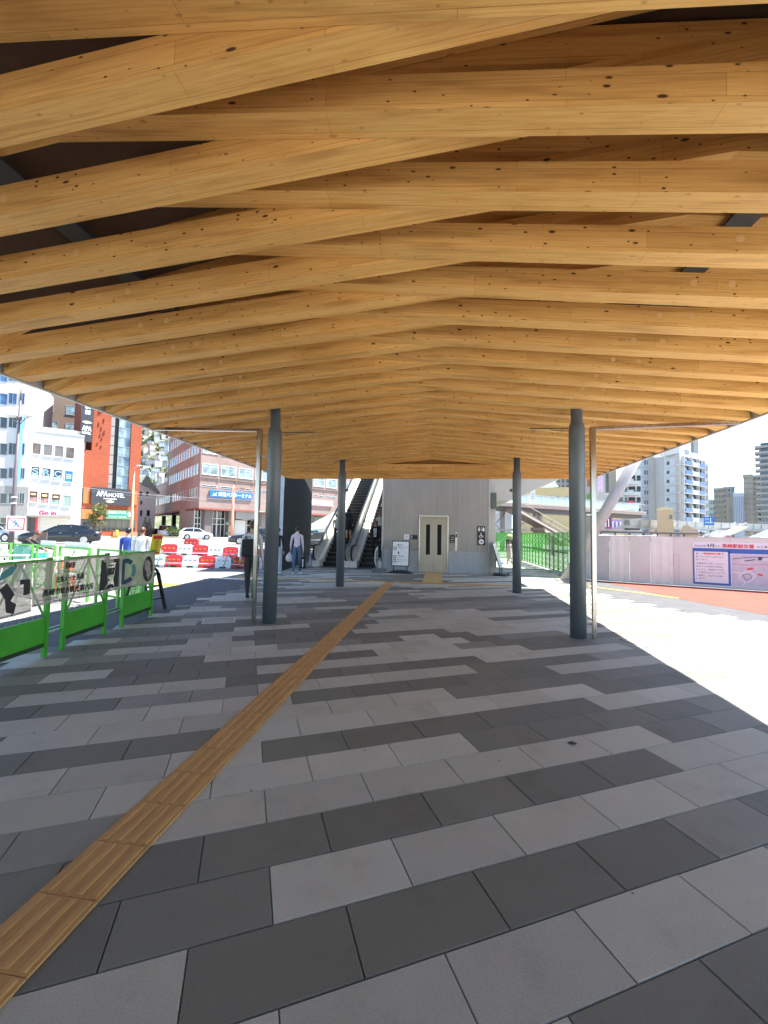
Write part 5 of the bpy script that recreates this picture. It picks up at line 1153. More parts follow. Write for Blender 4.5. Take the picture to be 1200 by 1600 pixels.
        for x in (xf, xr_):
            y = s*(hw-.10)
            b = MB(); b.cyl((x, y-s*.02, R+.02), (x, y+s*.106, R+.02), R+.055, 28); b.build('wheel_arch', TRIM, t)
            b = MB(); b.tube([(x, y-s*.10, R), (x, y-s*.08, R), (x, y+s*.085, R), (x, y+s*.11, R)], [R*.8, R, R, R*.86], 28); w = b.build('wheel', TYR, t)
            b = MB(); b.tube([(x, y+s*.100, R), (x, y+s*.114, R)], [R*.72, R*.70], 24); 
            for q in range(5): a = 2*pi*q/5; b.obox((x-.03*sin(a), y+s*.114, R-.03*-cos(a)), Vector((cos(a), 0, sin(a)))*R*.66, (0, s*.012, 0), Vector((-sin(a), 0, cos(a)))*.05, 0)
            b.build('rim', RIM, w)
    b = MB(); b.box(L/2-.05, L/2+.012, -.17, .17, .36, .46); b.build('number_plate', PLT, t); b = MB(); b.box(L/2-.10, L/2+.004, -.48, .48, .22, .34); b.build('grille', TRIM, t)
    return t
PBK = mat('paint_black', (.012, .013, .016), .16, .3, var=.1, coat=1); PWT = mat('paint_white', (.78, .78, .78), .25, var=.04, coat=1); PSV = mat('paint_silver', (.52, .54, .55), .25, .7, var=.06, coat=1); PTL = mat('paint_teal', (.03, .40, .45), .25, var=.06, coat=1); PDK = mat('paint_dark_grey', (.03, .034, .042), .18, .4, var=.1, coat=1); PGR = mat('paint_pale', (.62, .62, .60), .3, var=.05, coat=1)
def put(px, yb, D):
    q = at(px, yb, D); return (q.x, q.y, gz(q.x, q.y))
RD = .50     # road heading seen from above: rows of house fronts run about this way
def heading(a, b): return atan2(b[1]-a[1], b[0]-a[0])
a = put(38, 850, 29.5); c = put(148, 850, 31.5); car('saloon_car', 'black low saloon car on the road behind the brown board', 'car', put(96, 852, 30.5), heading(c, a), PBK, 4.9, 1.84, 1.44)
a = put(283, 845, 53); c = put(331, 845, 55); car('hatchback_car', 'white hatchback car before the brick terminal', 'car', put(306, 845, 54), heading(a, c), PWT, 4.0, 1.7, 1.52, 'hatch')
a = put(357, 848, 37); c = put(435, 848, 38.5); car('saloon_car', 'dark grey car partly behind the walker with the backpack', 'car', put(399, 850, 37.5), heading(c, a), PDK, 4.7, 1.8, 1.46)
car('hatchback_car', 'silver car cut off at the left picture edge before the white office', 'car', put(-2, 850, 33), heading(put(-40, 850, 33), put(20, 850, 33)), PSV, 4.3, 1.75, 1.5, 'hatch')
car('taxi', 'turquoise car seen between the dark wall and the escalator', 'taxi', put(488, 851, 39), heading(put(470, 850, 39), put(520, 850, 41)), PTL, 4.5, 1.7, 1.5)
car('saloon_car', 'dark car nearer than the turquoise one beyond the dark wall', 'car', put(489, 872, 31), heading(put(500, 870, 31), put(460, 870, 30)), PDK, 4.6, 1.75, 1.42)
car('delivery_van', 'white van parked under the brick terminal beside the planting', 'van', put(263, 838, 70), radians(100), PWT, 4.2, 1.7, 1.95, 'van', 'vans')
car('saloon_car', 'dark car parked deep under the brick terminal', 'car', put(243, 836, 78), radians(100), PBK, 4.4, 1.7, 1.45)
for px, D, lb, p_, k in ((944, 47, 'white car roof showing above the hoarding near the leaning column', PWT, 'van'), (968, 50, 'yellow taxi left of the pale pole above the hoarding', mat('paint_yellow', (.75, .60, .05), .3, coat=1), 'van'), (983, 52, 'yellow taxi right of the pale pole above the hoarding', MATS['paint_yellow'] if 'paint_yellow' in MATS else PWT, 'van'), (1018, 50, 'white van under the dark shelter roof above the hoarding', PWT, 'van')):
    q = at(px, 840, D); car('van', lb, 'van', (q.x, q.y, .05), radians(10), p_, 4.0, 1.7, 1.85, k, 'vehicles behind the hoarding')
# ------------------------------------------------------------------ buildings
class Front:
    """a vertical facade through two points of known distance; pixels of the photo are read off onto it"""
    def __init__(s, pa, Da, pb, Db, y=835):
        A, B = at(pa, y, Da), at(pb, y, Db); s.A = Vector((A.x, A.y, 0)); s.B = Vector((B.x, B.y, 0)); s.d = (s.B-s.A); s.L = s.d.length; s.d.normalize()
        s.n = Vector((s.d.y, -s.d.x, 0))
        if s.n.dot(-s.A) < 0: s.n = -s.n
        s.g = gz(*((s.A+s.B)/2)[:2])+.05
    @classmethod
    def face(c, x0, x1, D):
        s = c(x0, D, x1, D); q = at((x0+x1)/2, 835, D); q.z = 0; s.n = -q.normalized(); s.d = Vector((-s.n.y, s.n.x, 0)); s.A = q.copy()
        ua, ub = s.uz(x0, 835)[0], s.uz(x1, 835)[0]; s.A = q+s.d*ua; s.B = q+s.d*ub; s.L = ub-ua; return s
    def uz(s, x, y):
        r = ray(x, y); t = (s.n.dot(s.A))/(s.n.dot(Vector((r.x, r.y, 0)))); p = CAM+r*t
        return (p-s.A).dot(s.d), p.z
    def P(s, u, n, z): return s.A+s.d*u+s.n*n+Vector((0, 0, z))
    def box(s, mb, u0, u1, z0, z1, n0, n1, mi=0):
        a, ax, ay, az = s.P(u0, n0, z0), s.d*(u1-u0), s.n*(n1-n0), Vector((0, 0, z1-z0))
        if mb_uv(mb): 
            v = [a, a+ax, a+ax+ay, a+ay, a+az, a+ax+az, a+ax+ay+az, a+ay+az]; fs = [(0, 3, 2, 1), (4, 5, 6, 7), (0, 1, 5, 4), (1, 2, 6, 5), (2, 3, 7, 6), (3, 0, 4, 7)]
            uv = []
            for f in fs:
                q = []
                for i in f:
                    w = v[i]-s.A; q.append((w.dot(s.d)+w.dot(s.n), v[i].z) if f not in (fs[0], fs[1]) else (w.dot(s.d), w.dot(s.n)))
                uv.append(q)
            if ax.cross(ay).dot(az) < 0: fs = [f[::-1] for f in fs]; uv = [q[::-1] for q in uv]
            mb.add(v, fs, mi, False, uv)
        else: mb.obox(a, ax, ay, az, mi)
    def quad(s, mb, u0, u1, z0, z1, n, mi=0):
        q = [s.P(u0, n, z0), s.P(u1, n, z0), s.P(u1, n, z1), s.P(u0, n, z1)]
        if s.d.cross(Vector((0, 0, 1))).dot(s.n) < 0: q = q[::-1]
        mb.add(q, [(0, 1, 2, 3)], mi, False, [[(u0, z0), (u1, z0), (u1, z1), (u0, z1)]])
def mb_uv(mb): return getattr(mb, 'want_uv', False)
class Bld:
    def __init__(s, name, label, cat, F, group=None):
        s.F = F; m = F.P(F.L/2, 0, F.g-.05); s.t = thing(name, label, cat, m, 0, group); s.o = m
    def put(s, mb, name, m, par=None):
        mb.v = [tuple(Vector(v)-s.o) for v in mb.v]; return mb.build(name, m, par or s.t)
    def body(s, z1, depth, m, z0=None, u0=0, u1=None, name='wall', n0=0.0, uv=False):
        b = MB(); b.want_uv = uv; s.F.box(b, u0, s.F.L if u1 is None else u1, s.F.g-.3 if z0 is None else z0, z1, n0-depth, n0); return s.put(b, name, m)
    def win(s, u0, u1, z0, z1, fm, gm, bars=1, fw=.07, n0=0.0, name='window', sill=True, tb=False):
        """framed window standing 3 cm proud with its pane set back inside the frame"""
        F = s.F; b = MB()
        F.box(b, u0, u0+fw, z0, z1, n0-.02, n0+.05); F.box(b, u1-fw, u1, z0, z1, n0-.02, n0+.05); F.box(b, u0+fw, u1-fw, z1-fw, z1, n0-.02, n0+.05); F.box(b, u0+fw, u1-fw, z0, z0+fw, n0-.02, n0+.05)
        for k in range(bars): u = u0+(u1-u0)*(k+1)/(bars+1); F.box(b, u-fw*.3, u+fw*.3, z0+fw, z1-fw, n0-.02, n0+.045)
        if tb: F.box(b, u0+fw, u1-fw, z1-(z1-z0)*.3, z1-(z1-z0)*.3+fw*.6, n0-.02, n0+.044)
        if sill: F.box(b, u0-.04, u1+.04, z0-.06, z0-.004, n0-.02, n0+.10)
        w = s.put(b, name, fm); g = MB(); F.box(g, u0+fw, u1-fw, z0+fw, z1-fw, n0-.015, n0+.012); s.put(g, 'pane', gm, w); return w
    def pwin(s, x0, x1, y0, y1, *a, **k):
        xm, ym = (x0+x1)/2, (y0+y1)/2; u0 = s.F.uz(x0, ym)[0]; u1 = s.F.uz(x1, ym)[0]; zt = s.F.uz(xm, y0)[1]; zb = s.F.uz(xm, y1)[1]; return s.win(min(u0, u1), max(u0, u1), zb, zt, *a, **k)
    def prect(s, x0, x1, y0, y1, n0, n1, name, m, par=None, draw=None):
        xm, ym = (x0+x1)/2, (y0+y1)/2; u0 = s.F.uz(x0, ym)[0]; u1 = s.F.uz(x1, ym)[0]; zt = s.F.uz(xm, y0)[1]; zb = s.F.uz(xm, y1)[1]
        b = MB(); s.F.box(b, u0, u1, zb, zt, n0, n1); 
        if draw: draw(b, u0, u1, zb, zt, n1)
        return s.put(b, name, m, par)
    def text(s, b, txt, u, z, w, h, n, mi, bold=0): letters(b, txt, s.F.P(u, n+.02, z), s.F.d, (0, 0, 1), w, h, mi, bold=bold, n=s.F.n)
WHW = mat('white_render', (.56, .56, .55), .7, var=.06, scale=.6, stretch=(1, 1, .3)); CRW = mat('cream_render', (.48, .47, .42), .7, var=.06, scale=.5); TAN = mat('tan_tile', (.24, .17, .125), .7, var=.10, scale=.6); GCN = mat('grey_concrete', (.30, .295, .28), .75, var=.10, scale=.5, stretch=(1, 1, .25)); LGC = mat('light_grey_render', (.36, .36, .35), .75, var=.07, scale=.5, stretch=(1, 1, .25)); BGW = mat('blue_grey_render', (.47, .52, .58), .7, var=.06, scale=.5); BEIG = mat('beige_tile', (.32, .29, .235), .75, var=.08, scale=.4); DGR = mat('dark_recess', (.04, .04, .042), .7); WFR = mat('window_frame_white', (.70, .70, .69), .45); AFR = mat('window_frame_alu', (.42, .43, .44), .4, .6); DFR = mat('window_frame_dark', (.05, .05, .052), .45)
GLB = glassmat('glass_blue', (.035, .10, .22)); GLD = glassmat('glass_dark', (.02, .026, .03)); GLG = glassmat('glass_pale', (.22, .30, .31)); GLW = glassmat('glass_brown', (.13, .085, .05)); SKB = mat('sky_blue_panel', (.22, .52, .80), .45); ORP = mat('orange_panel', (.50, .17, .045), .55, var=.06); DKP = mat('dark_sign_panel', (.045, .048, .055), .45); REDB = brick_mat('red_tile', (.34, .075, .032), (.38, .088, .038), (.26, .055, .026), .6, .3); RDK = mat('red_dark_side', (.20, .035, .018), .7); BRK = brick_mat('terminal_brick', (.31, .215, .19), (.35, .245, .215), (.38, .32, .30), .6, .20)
PINK = mat('signal_red', (.68, .05, .07), .45)

# --- white office at the left edge
F = Front(-60, 50, 40, 53); B = Bld('office_building', 'white office block with bands of blue windows at the left picture edge', 'building', F); zt = 22
B.body(zt, 12, WHW)
zc = F.uz(20, 760)[1]; b = MB(); F.box(b, -.02, F.L+.02, F.g-.3, zc, -11.9, .06); B.put(b, 'lower_storeys', GCN)
for (y0, y1), gm in zip(((582, 596), (614, 632), (651, 669), (692, 711), (731, 748), (770, 787), (808, 828)), (GLB, GLB, GLD, GLD, GLD, GLD, GLD)):
    for x0, x1 in ((-57, -36), (-34, -13), (-11, 12), (13, 27), (30, 39)): B.pwin(x0, x1, y0, y1, AFR, gm, bars=1, n0=.0 if y1 < 760 else .06, fw=.06, sill=False)
B.prect(27, 34.5, 651, 757, .08, .35, 'hanging_banner', SKB)
# --- tan block behind
F = Front(46, 66, 130, 70); B = Bld('apartment_block', 'tan tiled block rising behind the white restaurant building', 'building', F); B.body(30, 14, TAN)
for q in ((68, 84, 628, 643), (103, 118, 634, 648), (66, 91, 657, 668), (102, 117, 662, 676), (70, 85, 590, 606), (104, 119, 598, 612)): B.pwin(*q, AFR, GLG, bars=1, fw=.06)
B.prect(76, 80, 658, 667, .1, .6, 'air_conditioner', WFR)
# --- white restaurant building
F = Front(37, 53.5, 122, 56.5); B = Bld('restaurant_building', 'white four-storey building with red lettering over its shutter and lettered windows', 'building', F)
z1 = F.uz(80, 677)[1]; B.body(z1, 10, WHW); b = MB(); F.box(b, -.05, F.L+.05, z1+.003, z1+.22, -10.05, .06); F.box(b, .4, F.L-.3, z1+.222, z1+.9, -9, -.8); B.put(b, 'parapet', CRW)
cols = [(50, 64.5), (67.5, 82), (85, 99.5), (102.5, 116.5)]
for i, (x0, x1) in enumerate(cols):
    dy = i*2.2; B.pwin(x0, x1, 692+dy, 710+dy, WFR, GLW if i in (0, 3) else mat('glass_brown_grey', (.20, .18, .16), .15), bars=0, fw=.05)
    x0 -= 2; x1 -= 2.2
    w = B.pwin(x0, x1, 729+dy, 747+dy, WFR, GLD if i < 3 else mat('window_blue_film', (.04, .22, .60), .3), bars=0, fw=.05)
    u0, zm = F.uz(x0, 738+dy); u1 = F.uz(x1, 738+dy)[0]; b = MB()
    if i < 3:
        B.text(b, 'SRC'[i], u0+.18, zm-.15, (u1-u0)-.36, .72, .012, 0, bold=.03); B.text(b, 'SRC'[i], u0+.22, zm-.11, (u1-u0)-.44, .64, .02, 1); F.quad(b, u0+.12, u1-.12, zm-.62, zm-.26, .034, 2)
        B.put(b, 'lettering', [mat('letter_white', (.78, .80, .80), .5), mat('letter_blue', (.06, .28, .45), .5), mat('strip_cyan', (.45, .72, .82), .4)], w)
    else:
        for z in (.22, -.02, -.24): F.quad(b, u0+.2, u1-.2, zm+z, zm+z+.10, .034, 0)
        B.put(b, 'lettering', [MATS['letter_white']], w)
    x0 -= 2.6; x1 -= 3
    w = B.pwin(x0, x1, 767+dy, 785+dy, WFR, mat('curtain_rose', (.45, .25, .24), .6, stretch=(9, 9, .1), var=.4) if i < 2 else mat('curtain_green', (.30, .40, .34), .6, stretch=(9, 9, .1), var=.35), bars=0, fw=.05)
    if i < 3:
        u0, zm = F.uz(x0, 772+dy); u1 = F.uz(x1, 772+dy)[0]; b = MB(); F.box(b, u0+.06, u1-.06, zm-.35, zm+.35, .013, .018, 0); F.box(b, (u0+u1)/2-.22, (u0+u1)/2+.22, zm-.06, zm+.10, .02, .12, 1); B.put(b, 'lamp_niche', [mat('niche_brown', (.10, .05, .03), .7), emit('lamp_glow', (1, .62, .25), 1.6)], w)
u, z = F.uz(61, 804); b = MB(); B.text(b, 'Go in', u, z, 1.75, .52, .0, 0, bold=.035); u, z = F.uz(90, 805.5); B.text(b, 'Restaurant', u, z, 1.55, .22, .0, 0); B.put(b, 'lettering', [mat('letter_crimson', (.60, .02, .09), .5)])
B.prect(40, 112, 804.5, 807.5, .0, .9, 'awning', LGC)
B.prect(63, 107, 808, 835, .0, .05, 'shutter', mat('shutter_cream', (.62, .60, .52), .5, stretch=(.1, .1, 14), var=.10)); B.prect(44, 55, 808.5, 835, .0, .04, 'door', mat('shutter_dark', (.09, .08, .075), .5, stretch=(.1, .1, 10), var=.5)); B.prect(55.5, 58.5, 808.5, 835, .0, .12, 'red_post', PINK)
# --- red hotel tower
F = Front(121, 58, 214, 63); B = Bld('hotel_building', 'red tiled hotel tower with a glass stair shaft and a wide dark name board', 'building', F)
ua = F.uz(144, 690)[0]; ub = F.uz(172, 700)[0]; uc = F.uz(204, 700)[0]; zs = F.uz(135, 703)[1]; z2 = F.uz(160, 772)[1]
b = MB(); b.want_uv = True
F.box(b, 0, ub, F.g-.3, zs, -12, 0); F.box(b, ua, ub, zs, 27, -12, 0); F.box(b, ub, F.L, F.g-.3, z2, -12, 0); F.box(b, uc, F.L, z2, 27, -12, 0); B.put(b, 'wall', REDB)
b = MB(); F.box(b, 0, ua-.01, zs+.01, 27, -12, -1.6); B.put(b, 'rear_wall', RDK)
b = MB(); rg = random.Random(5)
for i in range(26): u = ua+.6+rg.random()*(ub-ua-1.4); z = zs+.4+rg.random()*11; F.box(b, u, u+.10, z, z+rg.uniform(.3, .8), .003, .10)
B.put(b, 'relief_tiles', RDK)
# glass shaft in storeys
zz = [F.uz(188, y)[1] for y in (772, 757, 742, 727, 712, 697, 682, 667, 652, 637, 622)]
us = [ub, ub+(uc-ub)*.22, ub+(uc-ub)*.40, ub+(uc-ub)*.66, uc]
b = MB(); F.box(b, ub+.002, uc-.002, z2, 27, -12, -1.0); B.put(b, 'shaft_core', mat('shaft_grey', (.14, .13, .125), .6))
for i in range(len(zz)-1):
    for j, (m, nn_) in enumerate(((mat('shaft_panel_grey', (.30, .30, .29), .4), -.5), (mat('shaft_dark', (.07, .065, .06), .5), -.9), (GLG if i % 2 else glassmat('glass_steel', (.16, .22, .25)), -.25), (glassmat('glass_steel2', (.12, .18, .22)) if (i % 2) else GLG, -.35))):
        b = MB(); F.box(b, us[j]+.03, us[j+1]-.03, zz[i]+.05, zz[i+1]-.04, nn_-.3, nn_+(.03 if j < 2 else 0)); o = B.put(b, 'glass_panel' if j > 1 else 'metal_panel', m)
        if j > 1: f = MB(); F.box(f, us[j], us[j+1], zz[i]-.04, zz[i]+.045, nn_-.2, nn_+.06); F.box(f, us[j]-.02, us[j]+.026, zz[i]+.05, zz[i+1]-.05, nn_-.2, nn_+.05); B.put(f, 'mullion', AFR, o)
# signs (each a thing)
def front_sign(name, label, F, x0, x1, y0, y1, n0, n1, mats, draw, cat='sign'):
    xm, ym = (x0+x1)/2, (y0+y1)/2; u0 = F.uz(x0, ym)[0]; u1 = F.uz(x1, ym)[0]; zt = F.uz(xm, y0)[1]; zb = F.uz(xm, y1)[1]
    b = MB(); F.box(b, u0, u1, zb, zt, n0, n1); o = F.P((u0+u1)/2, 0, (zb+zt)/2); W_, H_ = u1-u0, zt-zb
    T = lambda s, fx, fz, fw, fh, mi, bo=0: letters(b, s, F.P(u0+W_*fx, n1+.03, zb+H_*fz), F.d, (0, 0, 1), W_*fw, H_*fh, mi, bold=bo, n=F.n)
    Q = lambda fx0, fx1, fz0, fz1, mi, l=0: F.quad(b, u0+W_*fx0, u0+W_*fx1, zb+H_*fz0, zb+H_*fz1, n1+.012+.006*l, mi)
    draw(T, Q, b, F, u0, zb, W_, H_, n1); b.v = [tuple(Vector(v)-o) for v in b.v]; return tag(b.build(name, mats, loc=o), label, cat)
SW = mat('sign_letter_white', (.80, .80, .80), .5); GLDN = mat('gold_emblem', (.72, .62, .35), .4)
def emblem(b, F, u, z, w, h, n, mi): b.add([F.P(u+w*cos(a)*(1+.12*cos(4*a)), n+.03, z+h*sin(a)) for a in np.linspace(0, 2*pi, 25)[:-1]], [tuple(range(24))], mi)
def apa(T, Q, b, F, u0, zb, W_, H_, n):
    T('APA', .13, .50, .27, .30, 1, .035); T('HOTEL', .43, .48, .41, .24, 1, .02); Q(.30, .64, .335, .40, 1); T('NAGASAKI EKIMAE', .31, .345, .32, .045, 0); emblem(b, F, u0+W_*.47, zb+H_*.21, W_*.10, H_*.08, n, 2)
front_sign('name_board', 'wide dark hotel name board with white letters on the red tower', F, 142, 203, 763, 789.5, .02, .35, [DKP, SW, GLDN], apa)
def apv(T, Q, b, F, u0, zb, W_, H_, n):
    for i, s in enumerate('長崎駅前'): T(s, .26, .93-.105*(i+1), .48, .085, 1, .03)
    emblem(b, F, u0+W_*.5, zb+H_*.36, W_*.40, H_*.028, n, 2); T('APA', .10, .20, .80, .09, 1, .03); T('HOTEL', .10, .135, .80, .045, 1, .015)
front_sign('vertical_sign', 'tall narrow dark hotel sign high on the left edge of the red tower', F, 126, 143.5, 610, 692, .3, 1.2, [DKP, SW, GLDN], apv)
B.prect(130, 139.5, 763, 786.5, .02, .12, 'orange_panel', ORP); B.prect(206.5, 214, 767, 789, .02, .12, 'orange_panel', ORP); B.prect(126.5, 130, 763, 786.5, .02, .10, 'dark_panel', DKP)
B.prect(118.5, 160, 794.5, 839, -.2, .06, 'entrance_front', mat('entrance_dark', (.075, .07, .07), .5)); B.prect(126.5, 160, 796, 811, .07, .14, 'orange_panel', ORP)
for x0, x1 in ((129, 138), (139, 148), (149, 157)): B.prect(x0, x1, 815, 837, .065, .10, 'entrance_glass', GLD)
B.prect(121.5, 125, 812, 818.5, .07, .2, 'wall_lamp', SW)
B.prect(160.5, 211, 812, 829.5, .003, .05, 'pub_window', GLD)
for x in (170, 180, 190, 200): B.prect(x-.4, x+.4, 812, 829.5, .052, .09, 'mullion', DFR)
B.prect(176, 214, 831, 841, .0, .35, 'planter_wall', mat('orange_brick', (.55, .22, .12), .8, var=.15, scale=3))
GSN = mat('pub_green', (.04, .30, .20), .45)
def pub(T, Q, b, F, u0, zb, W_, H_, n):
    T('IRISH PUB', .08, .60, .62, .26, 1, .02); T('RESTAURANT', .10, .16, .30, .16, 1); T('DINING & BAR', .44, .14, .28, .18, 1); Q(.0, 1.0, .95, 1.0, 2); Q(.0, 1.0, .0, .05, 2); b.add([F.P(u0+W_*(.83+.07*cos(a)), n+.03, zb+H_*(.55+.28*sin(a))) for a in np.linspace(0, 2*pi, 7)[:-1]], [tuple(range(6))], 1)
front_sign('pub_sign', 'green pub sign with white letters below the dark hotel board', F, 165.5, 209, 797.5, 811, .05, .16, [GSN, SW, mat('olive_trim', (.38, .42, .12), .5)], pub)
# --- pale green house and lane
F = Front(213, 80, 241, 83); B = Bld('house', 'pale green rendered house with dark roof between hotel and brick terminal', 'house', F); z1 = F.uz(225, 752)[1]
B.body(z1, 12, mat('pale_green_render', (.78, .84, .79), .7)); b = MB(); u = F.L
b.prism([F.P(-.4, .5, z1-.2), F.P(u+.5, .5, z1-2.2), F.P(u+.5, .5, z1-1.9), F.P(u*.3, .5, z1+1.3), F.P(-.4, .5, z1+.5)], F.n*-12.5); B.put(b, 'roof', mat('roof_slate', (.26, .34, .31), .7))
for q in ((218, 222, 768, 774), (228, 232, 768, 774), (218.5, 222, 797, 806), (229, 234, 797, 806), (219, 222, 782, 788)): B.pwin(*q, AFR, GLD, bars=0, fw=.05)
# --- brick bus terminal
FR = Front(309, 66, 640, 99.5); FLf = Front(232, 101, 309, 66)
B = Bld('bus_terminal', 'large brick bus terminal on the corner with rows of windows', 'building', FR)
zo = FR.uz(311, 793)[1]; ZT = 21; uw = FLf.uz(262, 740)[0]
def wallq(F_, u0, u1, z0, z1):
    b = MB(); F_.quad(b, u0, u1, z0, z1, .0); return B.put(b, 'wall', BRK)
wallq(FR, 0, FR.L, zo, ZT); wallq(FLf, uw, FLf.L, zo, ZT); zw = FLf.uz(250, 760)[1]; wallq(FLf, 0, uw, zo, zw)
bk_ = FR.B+(FLf.P(uw, 0, 0)-FLf.B); cw = FLf.P(uw, 0, 0)
b = MB(); inn = lambda p, q: p+(q-p)*.004; core = [inn(p, (FR.A+bk_)/2) for p in (FR.A, FR.B, bk_, cw)]
b.prism([Vector((p.x, p.y, zo)) for p in core], (0, 0, ZT-zo)); B.put(b, 'core', mat('terminal_roof', (.30, .22, .19), .8))
b = MB(); c2 = [cw, FLf.A, FLf.A+(FR.B-FR.A)*.3, cw+(FR.B-FR.A)*.3]; c2 = [inn(p, (c2[0]+c2[2])/2) for p in c2]
b.prism([Vector((p.x, p.y, zo)) for p in c2], (0, 0, zw-zo)); b.prism([Vector((p.x, p.y, zw+.003)) for p in c2], (0, 0, .5)); B.put(b, 'wing', mat('terminal_roof', (.30, .22, .19), .8))
# soffit and recessed ground floor
b = MB(); FR.box(b, .5, FR.L, FR.g-.3, zo-.005, -11.5, -2.4); B.put(b, 'ground_wall', mat('ground_floor_stone', (.30, .28, .25), .7)); b = MB(); FR.box(b, -.02, FR.L, zo-.28, zo-.006, -2, .12); B.put(b, 'lower_band', mat('red_band', (.30, .09, .07), .7))
rows = [(723, 740), (757.5, 759.5)]
def zrow(F_, x, y): return F_.uz(x, y)[1]
zA0, zA1 = zrow(FR, 312, 740), zrow(FR, 312, 723); fl = zrow(FR, 312, 690)-zrow(FR, 312, 723)
fl = 3.5
for k in range(0, 4):
    z0, z1 = zA0+fl*k, zA1+fl*k; n = int(FR.L/3.05)
    for i in range(n):
        u = .25+3.05*i
        if k < 3 : B.win(u, u+2.6, z0, z1, WFR, GLG, bars=1, fw=.09, tb=True)
        if k == 0: bb = MB(); FR.box(bb, u-.1, u+2.7, z0-.62, z0-.5, .003, .16); FR.box(bb, u+2.55, u+2.70, z0-1.1, z0-.62, .003, .14); B.put(bb, 'drip_ledge', BRK2 if 'BRK2' in globals() else TAN)
zb = zrow(FR, 312, 759.5)
for i in range(int(FR.L/3.05)): u = .25+3.05*i; B.win(u, u+2.5, zb-.05, zb+.28, WFR, GLD, bars=1, fw=.05, sill=False)
B.F = FLf
for k in range(0, 4):
    z0, z1 = zA0+fl*k+.1, zA1+fl*k+.1; n = int(FLf.L/1.9)
    for i in range(n):
        u = .5+1.9*i
        if u > FLf.L-1.5 or u < uw+.3: continue
        if k < 3: B.win(u, u+1.25, z0, z1, WFR, GLG, bars=0, fw=.08)
zc = zA0-3.1
for i in range(int(FLf.L/1.9)):
    u = .5+1.9*i
    if u < FLf.L-2 and (i % 7 not in (5,)): B.win(u, u+1.25, zc-.5, zc+1.0, WFR, GLG, bars=0, fw=.08)
b = MB(); FLf.box(b, .0, FLf.L-.02, zo-.28, zo-.006, -2, .12); B.put(b, 'lower_band', BRKD if 'BRKD' in globals() else RDK)
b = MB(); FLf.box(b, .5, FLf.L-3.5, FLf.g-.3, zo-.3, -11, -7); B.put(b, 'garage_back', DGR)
for u in (3, 14, 24, 33):
    if u < FLf.L-4: b = MB(); FLf.box(b, u, u+.8, FLf.g-.3, zo-.29, -3, -2.2); B.put(b, 'garage_column', DGR)
# glazed corner lobby
B.F = FR
for x0, x1 in ((311, 321), (334, 346), (347, 359), (386, 402)):
    u0, u1 = FR.uz(x0, 815)[0], FR.uz(x1, 815)[0]
    b = MB(); FR.box(b, u0, u1, FR.g, zo-.3, -2.39, -2.33); g = B.put(b, 'lobby_glass', GLD); b = MB()
    for q in (0, .5, 1): u = u0+(u1-u0)*q; FR.box(b, u-.05, u+.05, FR.g, zo-.3, -2.32, -2.22)
    for z in (FR.g+2.2, FR.g+3.2): FR.box(b, u0, u1, z, z+.12, -2.32, -2.23)
    B.put(b, 'lobby_frame', WFR, g)
for x0, x1 in ((322, 333), (359.5, 369), (402.5, 411)):
    u0, u1 = FR.uz(x0, 815)[0], FR.uz(x1, 815)[0]; b = MB(); FR.box(b, u0, u1, FR.g-.3, zo-.29, -2.38, -.6); B.put(b, 'pier', mat('pier_grey', (.16, .14, .135), .7))
b = MB(); u0, u1 = FR.uz(370, 815)[0], FR.uz(392, 815)[0]; FR.box(b, u0, u1, FR.g, FR.g+3.1, -2.30, -2.1); B.put(b, 'white_hoarding', WFR)
b = MB(); u0, u1 = FR.uz(370, 808)[0], FR.uz(402, 808)[0]; FR.box(b, u0, u1, FR.g+3.3, FR.g+4.6, -2.3, -.4); B.put(b, 'balcony', GCN)
b = MB(); u0, u1 = FR.uz(470, 800)[0], FR.uz(600, 815)[0]
for i in range(10): u = u0+(u1-u0)*i/10; FR.box(b, u, u+(u1-u0)/10-.2, FR.g+2.6, zo-.5, -2.32, -2.25)
B.put(b, 'upper_lights', GLD)
BSB = mat('sign_blue', (.02, .17, .52), .45)
def bus(T, Q, b, F, u0, zb, W_, H_, n):
    T('県営バスターミナル', .19, .20, .78, .60, 1, .03); b.add([F.P(u0+W_*x, n+.03, zb+H_*z) for x, z in [(.03, .18), (.08, .30), (.07, .62), (.10, .42), (.16, .80), (.13, .40), (.155, .22)]], [tuple(range(7))], 1)
front_sign('terminal_sign', 'long blue bus terminal sign with white characters on the brick front', FR, 327, 394, 768.5, 778.5, .02, .25, [BSB, SW], bus)
def bus2(T, Q, b, F, u0, zb, W_, H_, n):
    Q(.0, 1, .0, .06, 1); Q(.0, 1, .94, 1, 1)
    for i, s in enumerate('長崎県物産館'): Q(.04+.155*i, .17+.155*i, .15, .85, 1, 0); T(s, .05+.155*i, .22, .11, .56, 0, .02)
front_sign('shop_sign', 'white sign with six red character tiles on the brick front between wall and escalator', FR, 482, 519, 781, 790.5, .02, .25, [SW, mat('tile_red', (.62, .06, .12), .5)], bus2)
# stepped stair canopy in front of the terminal seen left of the escalator
F = Front(484, 56, 560, 60); B = Bld('stair_roof', 'cream sloping stair with rails between the dark wall and the escalator', 'stair', F); b = MB()
b.prism([F.P(-4, 0, .3), F.P(F.L*.3, 0, .6), F.P(F.L, 0, 5.2), F.P(F.L, 0, 5.9), F.P(F.L*.25, 0, 2.9), F.P(-4, 0, 2.6)], F.n*-4); B.put(b, 'flight', mat('stair_cream', (.62, .58, .48), .6))
for k in range(4): b = MB(); b.tube([F.P(-3, .1, .9+.45*k), F.P(F.L*.28, .1, 1.1+.45*k), F.P(F.L, .1, 5.3+.15*k)], .05, 6); B.put(b, 'rail', LGC)

